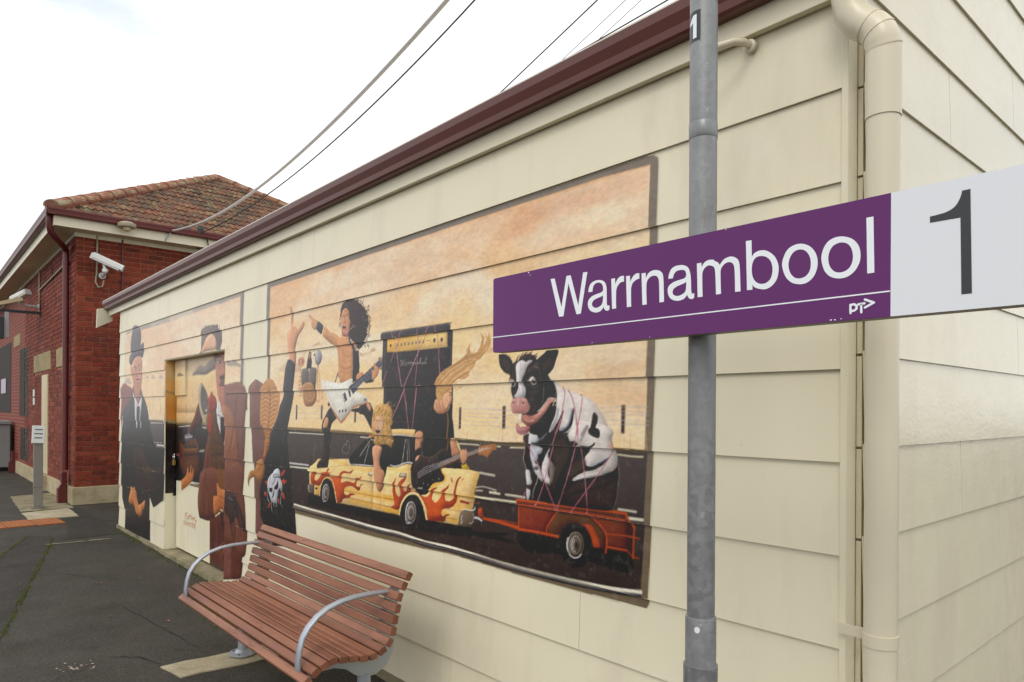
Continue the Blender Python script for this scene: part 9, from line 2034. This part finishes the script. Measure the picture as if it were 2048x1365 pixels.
# service cables
def cable(name, a, b, sag, r, mat, label, n=36, extra=None):
    a, b = Vector(a), Vector(b); P = [a+(b-a)*(i/n)-Vector((0, 0, 4*sag*(i/n)*(1-i/n))) for i in range(n+1)]
    if extra: P = extra+P
    g = G(); g.tube(P, r, 14); return autosmooth(g.obj(name, M[mat], None, label, 'cable'), 60)
cable('service_cable', (-12.900, 3.480, 4.655), (-1.110, 2.832, 5.279), 0.660, .0165, 'cable', 'thick pale grey service cable sagging up from the brick building fascia')
cable('service_cable', (-12.850, 3.950, 4.690), (-2.585, 4.153, 6.346), 0.520, .0085, 'wire', 'thin black cable hanging below the thick pale service cable')
cable('overhead_wire', (-20.771, 6.500, 2.600), (7.698, 6.500, 10.547), .05, 0.009, 'wire', 'dark overhead wire leftmost of those above the shed roof')
cable('overhead_wire', (-23.607, 8.000, 2.600), (3.071, 8.000, 10.619), .05, 0.005, 'wire', 'thin faint overhead wire next right of the dark one above the roof')
cable('overhead_wire', (-24.554, 8.500, 2.600), (-1.284, 8.500, 9.567), .05, 0.005, 'wire', 'thin faint overhead wire further right above the shed gutter')
cable('overhead_wire', (-110.280, 7.000, 2.600), (-2.414, 7.000, 6.717), .05, 0.009, 'wire', 'dark overhead wire nearest the pole above the gutter')
t = thing('cable_bracket', (ex+.02, 3.94, 4.70), 'dark insulator bracket holding black cable on brick building fascia', 'bracket')
g = G(); g.lathe([(0, -.05), (.045, -.05), (.055, .03), (.04, .09), (0, .09)], (ex+.07, 3.94, 4.72), 12); g.obj('insulator', M['wire'], t); g = G(); g.box(ex, ex+.06, 3.92, 3.96, 4.64, 4.70); g.obj('bracket_arm', M['galv_light'], t); g = G(); g.tube([(ex+.07, 3.96, 4.68), (ex+.06, 4.05, 4.6), (ex+.03, 4.09, 4.48), (ex-.05, 4.02, 4.42), (ex-.12, 3.93, 4.45)], .012, 8); g.obj('drip_loop', M['wire'], t)
t = thing('cable_hook', (ex+.01, 3.50, 4.64), 'galvanised hook holding pale service cable on brick building fascia', 'hook')
g = G(); g.tube([(ex, 3.46, 4.66), (ex+.05, 3.47, 4.66), (ex+.06, 3.45, 4.60), (ex+.03, 3.40, 4.52), (ex+.01, 3.38, 4.47)], .012, 8); g.obj('hook', M['galv_light'], t)
# steel post with white sign head
t = thing('information_post', (-13.17, 1.61, 0), 'stainless steel post with small white sign head before the brick building', 'post')
g = G(); g.box(-13.20, -13.14, 1.55, 1.675, .035, 1.03); g.obj('column', M['steel'], t, bevel=.004); g = G(); g.box(-13.24, -13.10, 1.52, 1.71, .012, .034); g.obj('base_plate', M['steel'], t)
mm = Matrix.Translation((-13.15, 1.612, 1.17)) @ Matrix.Rotation(R(-8), 4, 'Y') @ Matrix.Rotation(R(-3), 4, 'X'); g = G(); g.box(-.03, .02, -.085, .085, -.14, .14, mm); sh = g.obj('sign_head', M['white'], t, bevel=.006)
for zz_, w in ((.075, .05), (.01, .055), (-.055, .05)):
    g = G()
    for q in range(5): g.box(.0205, .0215, -w+q*w*.41, -w+q*w*.41+w*.33, zz_-.009+rd.uniform(-.004, .004), zz_+.010, mm)
    g.obj('printed_line', M['black'], sh)
g = G(); g.box(-13.139, -13.137, 1.55, 1.675, .34, .36); g.obj('joint_band', M['chrome'], t)
# cabinet
t = thing('equipment_cabinet', (-21.9, 1.6, 0), 'grey metal cabinet standing against the far brick wall', 'cabinet')
g = G(); g.box(-22.5, -21.35, 1.0, 2.03, .10, 1.17); g.obj('body', M['grey'], t, bevel=.01); g = G(); g.box(-22.54, -21.31, .97, 2.05, 1.171, 1.25); g.obj('lid', M['grey'], t, bevel=.01); g = G(); g.box(-22.45, -21.4, 1.05, 1.98, 0, .099); g.obj('plinth_frame', M['dark'], t)
# ================================================================== BENCH
BN = thing('slatted_bench', (-3.78, 1.6, 0), 'brown slatted bench with curved galvanised armrests in front of the mural', 'bench')
SP = [(1.827, .799), (1.801, .757), (1.779, .707), (1.763, .657), (1.751, .606), (1.740, .554), (1.726, .503), (1.688, .472), (1.637, .459), (1.587, .463), (1.537, .472), (1.487, .479), (1.438, .482), (1.393, .474), (1.353, .453), (1.316, .421)]
w2, t2, b = .0203, .0150, .0045
sec = [(-w2+b, -t2), (w2-b, -t2), (w2, -t2+b), (w2, t2-b), (w2-b, t2), (-w2+b, t2), (-w2, t2-b), (-w2, -t2+b)]
g = G(); g.prism(sec, -.895, .895, 'x'); sm_ = g.mesh('slat'); tang = []
for i, (y, z) in enumerate(SP):
    a, c_ = SP[max(i-1, 0)], SP[min(i+1, len(SP)-1)]; an = math.atan2(c_[1]-a[1], c_[0]-a[0]); tang.append(an)
    o = link('slat', sm_, M['slat'], BN, loc=(-3.72+rd.uniform(-.006, .006), y, z)); o.rotation_euler.x = an
# end castings and legs
low = [(1.36, .405), (1.43, .405), (1.50, .405), (1.56, .385), (1.61, .345), (1.66, .322), (1.72, .325), (1.775, .355), (1.81, .41), (1.825, .50), (1.835, .62), (1.852, .74)]
upb = []
for i in range(len(SP)-2, 0, -1):
    y, z = SP[i]; an = tang[i]; n = (-math.sin(an), math.cos(an)); sgn = 1
    if i <= 7: pass
    upb.append((y+n[0]*.0155*sgn, z+n[1]*.0155*sgn))
def upper(i):
    y, z = SP[i]; an = tang[i]; n = Vector((-math.sin(an), math.cos(an)))
    # outward = away from the sitter
    if n.dot(Vector((.6, -.8))) < 0: n = -n
    return (y+n.x*.0155, z+n.y*.0155)
UP = [upper(i) for i in range(14, 1, -1)]
for xc in (-2.965, -4.53):
    g = G(); poly = UP+list(reversed(low)); g.prism(poly, xc-.024, xc+.024, 'x'); sb = g.obj('end_casting', M['alu'], BN, bevel=.004)
    g = G(); g.tube([(xc, 1.665, .035), (xc, 1.665, .34)], .032, 18); autosmooth(g.obj('leg', M['galv_light'], BN)); g = G(); g.lathe([(0, .014), (.075, .014), (.085, .020), (.085, .030), (.05, .032), (.034, .05), (.034, .06)], (xc, 1.665, -.005), 24); fl = g.obj('leg_flange', M['galv_light'], BN); autosmooth(fl)
    for q in range(4):
        g = G(); a = R(45+90*q); g.lathe([(0, .034), (.009, .034), (.009, .024)], (xc+.066*math.cos(a), 1.665+.066*math.sin(a), 0), 6); g.obj('bolt', M['galv'], fl)
AR = [(1.83, .712), (1.775, .716), (1.687, .720), (1.602, .719), (1.527, .710), (1.461, .691), (1.409, .661), (1.369, .623), (1.341, .580), (1.327, .530), (1.320, .480), (1.320, .445), (1.326, .425), (1.345, .413), (1.39, .402)]
for xc in (-2.935, -4.555):
    V = []; hw, th = .019, .008
    for i, (y, z) in enumerate(AR):
        a, c_ = AR[max(i-1, 0)], AR[min(i+1, len(AR)-1)]; tt = Vector((c_[0]-a[0], c_[1]-a[1])).normalized(); n = Vector((-tt.y, tt.x))
        for s, q in ((-hw*.8, -th), (hw*.8, -th), (hw, -th*.5), (hw, th*.5), (hw*.8, th), (-hw*.8, th), (-hw, th*.5), (-hw, -th*.5)): V.append((xc+s, y+n.x*q, z+n.y*q))
    f = [(i*8+k, i*8+(k+1) % 8, (i+1)*8+(k+1) % 8, (i+1)*8+k) for i in range(len(AR)-1) for k in range(8)]+[tuple(range(8)), tuple(range((len(AR)-1)*8, len(AR)*8))]
    g = G(); g.add(V, f); autosmooth(g.obj('armrest', M['galv_light'], BN), 50)
# ================================================================== POLE AND SIGN
PO = thing('galvanised_pole', (POLE.x, POLE.y, 0), 'round galvanised steel pole carrying the purple station sign', 'pole')
g = G(); g.tube([(POLE.x, POLE.y, 1.0), (POLE.x, POLE.y, 3.6)], .035, 32, False); g.tube([(POLE.x, POLE.y, 2.30), (POLE.x, POLE.y, 2.302), (POLE.x, POLE.y, 2.34), (POLE.x, POLE.y, 2.342)], [.035, .0362, .0362, .035], 32, False); autosmooth(g.obj('upper_tube', M['galv'], PO))
g = G(); g.tube([(POLE.x, POLE.y, 0), (POLE.x, POLE.y, 1.066), (POLE.x, POLE.y, 1.070), (POLE.x, POLE.y, 1.071)], [.0392, .0392, .038, .034], 32); autosmooth(g.obj('lower_sleeve', M['galv'], PO))
g = G(); g.tube([(POLE.x, POLE.y, .70), (POLE.x, POLE.y, .945)], .0435, 32); autosmooth(g.obj('clamp_band', M['galv'], PO))
def wrapped(name, poly, mat, parent, r, a0, s=1):
    """flat polygon (u along the pole's girth in m, z) bent onto the pole"""
    bm = bmesh.new(); vs = [bm.verts.new((u, 0, z)) for u, z in poly]; bm.faces.new(vs)
    for k in range(-40, 41): bmesh.ops.bisect_plane(bm, geom=bm.verts[:]+bm.edges[:]+bm.faces[:], plane_co=(k*.004, 0, 0), plane_no=(1, 0, 0))
    oo = origin(parent)
    for v in bm.verts: a = a0+v.co.x/r; v.co = Vector((POLE.x+r*math.cos(a), POLE.y+r*math.sin(a), v.co.z))-oo
    bmesh.ops.recalc_face_normals(bm, faces=bm.faces[:]); me = bpy.data.meshes.new(name); bm.to_mesh(me); bm.free(); return link(name, me, mat, parent)
tocam = math.atan2(-POLE.y, -POLE.x)
sk_ = wrapped('number_sticker', [(-.046, 2.545), (-.004, 2.545), (-.004, 2.623), (-.046, 2.623)], M['black'], PO, .0354, tocam-.12); wrapped('numeral_one', [(-.026, 2.553), (-.0145, 2.553), (-.0145, 2.613), (-.024, 2.613), (-.040, 2.597), (-.038, 2.588), (-.026, 2.594)], M['letter'], sk_, .0357, tocam-.12)
dot = [(.0075*math.cos(a)-.009, 1.043+.0085*math.sin(a)) for a in [k*.5 for k in range(12)]]; wrapped('round_sticker', dot, M['signwhite'], PO, .0396, tocam)
YS = 1.455; SX0, SX1, SXM, SZ0, SZ1 = -1.757, -.19, -.537, 1.786, 2.0295
SG_ = thing('station_sign', (SX0, YS, SZ0), 'purple and white platform name sign reading Warrnambool 1', 'sign')
def rrect(x0, x1, z0, z1, r, left=True, right=True):
    P = []
    for cx_, cz_, a0, on in ((x1-r, z1-r, 0, right), (x0+r, z1-r, 90, left), (x0+r, z0+r, 180, left), (x1-r, z0+r, 270, right)):
        if on: P += [(cx_+r*math.cos(R(a0+15*i)), cz_+r*math.sin(R(a0+15*i))) for i in range(7)]
        else: P.append({0: (x1, z1), 90: (x0, z1), 180: (x0, z0), 270: (x1, z0)}[a0])
    return P
g = G(); g.prism(rrect(SX0, SX1, SZ0, SZ1, .008), YS+.002, YS+.036, 'y'); g.obj('sign_box', M['rim'], SG_)
g = G(); g.prism(rrect(SX0+.0006, SXM, SZ0+.0006, SZ1-.0006, .008, True, False), YS, YS+.0019, 'y'); g.obj('purple_face', M['purple'], SG_); g = G(); g.prism(rrect(SXM+.0003, SX1-.0006, SZ0+.0006, SZ1-.0006, .008, False, True), YS, YS+.0019, 'y'); wf = g.obj('white_face', M['signwhite'], SG_)
g = G(); g.box(SX0+.0008, SXM-.0005, YS-.0006, YS-.0001, 1.8350, 1.8378); g.obj('white_line', M['letter'], SG_)
g = G()
for x, z, s_ in ((-1.585, 2.024, .004), (-1.578, 2.0155, .0018), (-.645, 1.7905, .0022), (-.653, 1.7905, .0022), (-.632, 1.7912, .0018), (-1.32, 1.7895, .0018), (-1.12, 1.79, .0016), (-.90, 2.0265, .0018)):
    g.add([(x+s_*math.cos(q)*rd.uniform(.5, 1.3), YS-.0004, z+s_*math.sin(q)*rd.uniform(.4, .9)) for q in (.2, 1.2, 2.4, 3.3, 4.5, 5.5)], [(0, 1, 2, 3, 4, 5)])
g.obj('edge_chips', M['letter'], SG_, kind='stuff')
g = G(); g.box(-1.10, -.96, YS+.0361, 1.5225, 1.84, 1.875); g.box(-1.10, -.96, YS+.0361, 1.5225, 1.94, 1.975); g.obj('mounting_bracket', M['galv'], SG_)
LETTERS = [('W', 0, [[(-14879, 19908), (-14707, 19903), (-14419, 19024), (-14220, 19907), (-14050, 19906), (-13740, 19001), (-13559, 19914), (-13397, 19905), (-13639, 18752), (-13811, 18751), (-14137, 19678), (-14334, 18744), (-14515, 18749)]]), ('a', 1, [[(-13352, 19326), (-13340, 19428), (-13277, 19544), (-13162, 19603), (-13031, 19622), (-12869, 19599), (-12740, 19521), (-12685, 19393), (-12674, 19271), (-12666, 18932), (-12640, 18868), (-12571, 18873), (-12570, 18765), (-12639, 18731), (-12735, 18765), (-12783, 18848), (-12895, 18750), (-13057, 18725), (-13222, 18771), (-13329, 18857), (-13373, 18986), (-13341, 19106), (-13225, 19191), (-13061, 19233), (-12866, 19266), (-12809, 19312), (-12809, 19409), (-12852, 19493), (-12949, 19545), (-13063, 19545), (-13161, 19479), (-13199, 19324)], [(-12808, 19178), (-12865, 19149), (-13027, 19119), (-13158, 19073), (-13217, 18993), (-13190, 18916), (-13107, 18863), (-12993, 18858), (-12864, 18917), (-12813, 19021)]]), ('r', 1, [[(-12513, 19587), (-12379, 19588), (-12368, 19424), (-12286, 19556), (-12179, 19612), (-12067, 19608), (-12066, 19454), (-12178, 19446), (-12285, 19365), (-12336, 19229), (-12333, 18763), (-12476, 18762)]]), ('r', 1, [[(-11997, 19586), (-11863, 19586), (-11853, 19414), (-11759, 19553), (-11656, 19608), (-11549, 19604), (-11548, 19461), (-11655, 19445), (-11772, 19368), (-11822, 19235), (-11813, 18755), (-11962, 18755)]]), ('n', 1, [[(-11479, 19589), (-11342, 19586), (-11335, 19452), (-11239, 19571), (-11099, 19614), (-10947, 19592), (-10823, 19511), (-10781, 19370), (-10758, 18764), (-10900, 18762), (-10917, 19299), (-10959, 19418), (-11057, 19472), (-11196, 19455), (-11289, 19372), (-11317, 19239), (-11302, 18757), (-11445, 18757)]]), ('a', 1, [[(-10627, 19327), (-10611, 19436), (-10553, 19549), (-10448, 19611), (-10316, 19624), (-10161, 19600), (-10032, 19515), (-9975, 19366), (-9959, 19235), (-9947, 18953), (-9927, 18864), (-9861, 18873), (-9861, 18770), (-9913, 18737), (-10002, 18760), (-10066, 18859), (-10155, 18772), (-10311, 18740), (-10469, 18771), (-10589, 18856), (-10644, 18996), (-10626, 19127), (-10525, 19202), (-10366, 19247), (-10159, 19273), (-10102, 19320), (-10103, 19406), (-10147, 19474), (-10264, 19500), (-10394, 19482), (-10460, 19414), (-10486, 19325)], [(-10094, 19184), (-10158, 19153), (-10339, 19112), (-10457, 19061), (-10497, 18988), (-10470, 18908), (-10377, 18864), (-10260, 18871), (-10131, 18932), (-10098, 19037)]]), ('m', 1, [[(-9790, 19586), (-9662, 19585), (-9656, 19470), (-9583, 19575), (-9461, 19620), (-9317, 19603), (-9310, 19581), (-9206, 19519), (-9160, 19456), (-9041, 19572), (-8916, 19608), (-8792, 19588), (-8681, 19504), (-8638, 19365), (-8611, 18762), (-8752, 18766), (-8770, 19318), (-8815, 19436), (-8903, 19483), (-9015, 19467), (-9111, 19381), (-9136, 19283), (-9120, 18767), (-9256, 18765), (-9282, 19327), (-9322, 19435), (-9426, 19485), (-9509, 19479), (-9594, 19418), (-9635, 19318), (-9622, 18759), (-9763, 18762)]]), ('b', 1, [[(-8482, 19898), (-8342, 19895), (-8330, 19513), (-8262, 19589), (-8145, 19623), (-8007, 19606), (-7870, 19524), (-7757, 19399), (-7689, 19220), (-7688, 19072), (-7732, 18910), (-7843, 18787), (-7979, 18735), (-8117, 18752), (-8258, 18809), (-8312, 18881), (-8311, 18762), (-8447, 18768)], [(-8308, 19379), (-8238, 19477), (-8122, 19497), (-7983, 19457), (-7880, 19355), (-7834, 19221), (-7834, 19072), (-7889, 18932), (-8003, 18866), (-8141, 18876), (-8258, 18961), (-8318, 19099), (-8331, 19253)]]), ('o', 1, [[(-7605, 19207), (-7568, 19390), (-7471, 19541), (-7320, 19608), (-7150, 19603), (-6983, 19519), (-6858, 19356), (-6812, 19167), (-6836, 18989), (-6917, 18839), (-7062, 18747), (-7230, 18744), (-7402, 18813), (-7533, 18966)], [(-7458, 19185), (-7426, 19346), (-7341, 19456), (-7213, 19491), (-7086, 19445), (-6992, 19317), (-6960, 19170), (-6980, 19010), (-7062, 18900), (-7188, 18864), (-7316, 18898), (-7414, 19012)]]), ('o', 1, [[(-6736, 19215), (-6696, 19409), (-6597, 19551), (-6439, 19612), (-6265, 19596), (-6093, 19510), (-5979, 19364), (-5937, 19184), (-5959, 19014), (-6052, 18854), (-6203, 18759), (-6376, 18750), (-6553, 18818), (-6674, 18965)], [(-6589, 19191), (-6560, 19346), (-6478, 19451), (-6341, 19486), (-6206, 19443), (-6120, 19330), (-6087, 19169), (-6109, 19018), (-6185, 18912), (-6319, 18867), (-6455, 18903), (-6555, 19027)]]), ('l', 0, [[(-5828, 19893), (-5692, 19890), (-5670, 18770), (-5806, 18768)]])]
NUMERAL = [(-4679, 19681), (-4549, 19690), (-4399, 19712), (-4270, 19778), (-4188, 19906), (-4150, 20047), (-4019, 20050), (-3987, 18151), (-4154, 18151), (-4175, 19561), (-4677, 19563)]
LOGO = [[(-6129, 18010), (-6133, 18175), (-6058, 18181), (-6010, 18143), (-6010, 18085), (-6057, 18051), (-6127, 18052)], [(-5977, 18170), (-5858, 18178)], [(-5921, 18171), (-5917, 18004)], [(-5848, 18253), (-5676, 18173), (-5847, 18092)]]

def flat(name, loops, smooth, mat, parent, y, s=1e-4):
    cu = bpy.data.curves.new(name, 'CURVE'); cu.dimensions = '2D'; cu.fill_mode = 'FRONT'
    for lp in loops:
        P = [(a*s, b_*s) for a, b_ in lp]
        if smooth:
            # round the bends, keep real corners
            Q = []; n = len(P)
            for i in range(n):
                p0, p1, p2, p3 = (Vector(P[(i+k) % n]) for k in (-1, 0, 1, 2))
                def cor(a, b, c): u, v = (b-a), (c-b); return u.length > 1e-6 and v.length > 1e-6 and u.angle(v) > R(52)
                t1 = Vector((0, 0)) if cor(p0, p1, p2) else (p2-p0)*.5*min(1, (p2-p1).length/max(1e-6, (p1-p0).length+(p2-p1).length)*2)
                t2_ = Vector((0, 0)) if cor(p1, p2, p3) else (p3-p1)*.5*min(1, (p2-p1).length/max(1e-6, (p3-p2).length+(p2-p1).length)*2)
                if t1.length == 0: t1 = (p2-p1)-.5*t2_ if t2_.length else (p2-p1)
                if t2_.length == 0: t2_ = (p2-p1)-.5*t1 if t1.length else (p2-p1)
                m_ = 1 if (p2-p1).length < .004 else 4
                for k in range(m_):
                    u = k/m_; Q.append(tuple(p1*(2*u**3-3*u*u+1)+t1*(u**3-2*u*u+u)+p2*(-2*u**3+3*u*u)+t2_*(u**3-u*u)))
            P = Q
        sp = cu.splines.new('POLY'); sp.points.add(len(P)-1); sp.use_cyclic_u = True
        for q, (a, b_) in zip(sp.points, P): q.co = (a, b_, 0, 1)
    tmp = bpy.data.objects.new(name, cu); C.objects.link(tmp); dg = bpy.context.evaluated_depsgraph_get(); me = bpy.data.meshes.new_from_object(tmp.evaluated_get(dg)); bpy.data.objects.remove(tmp); me.materials.clear()
    oo = origin(parent); n = len(me.vertices); co_ = np.empty(n*3, np.float32); me.vertices.foreach_get('co', co_); co_ = co_.reshape(-1, 3); me.vertices.foreach_set('co', np.stack([co_[:, 0]-oo.x, np.full(n, y-oo.y), co_[:, 1]-oo.z], 1).astype(np.float32).ravel())
    bm = bmesh.new(); bm.from_mesh(me); bmesh.ops.remove_doubles(bm, verts=bm.verts[:], dist=1e-6)
    for f in bm.faces:
        f.normal_update()
        if f.normal.y > 0: f.normal_flip()
    bm.to_mesh(me); bm.free(); me.name = name; return link(name, me, mat, parent)
for ch, sm, loops in LETTERS: flat('letter', loops, sm, M['letter'], SG_, YS-.0005)
flat('numeral', [NUMERAL], True, M['black'], wf, YS-.0005)
def ribbon(name, P, w, y, parent):
    P = [Vector((a*1e-4, b_*1e-4)) for a, b_ in P]; g = G(); k = 0
    for i, p in enumerate(P):
        yy = y-.00002*(2*i); n = 12; g.add([(p.x+w/2*math.cos(2*math.pi*j/n), yy, p.y+w/2*math.sin(2*math.pi*j/n)) for j in range(n)], [tuple(range(n))])
        if i < len(P)-1:
            q = P[i+1]; d = (q-p).normalized(); nn_ = Vector((-d.y, d.x))*w/2; yy -= .00002; g.add([(p.x+nn_.x, yy, p.y+nn_.y), (q.x+nn_.x, yy, q.y+nn_.y), (q.x-nn_.x, yy, q.y-nn_.y), (p.x-nn_.x, yy, p.y-nn_.y)], [(0, 1, 2, 3)])
    return g.obj(name, M['letter'], parent)
for p in LOGO: ribbon('logo_stroke', p, .0046, YS-.0005, SG_)
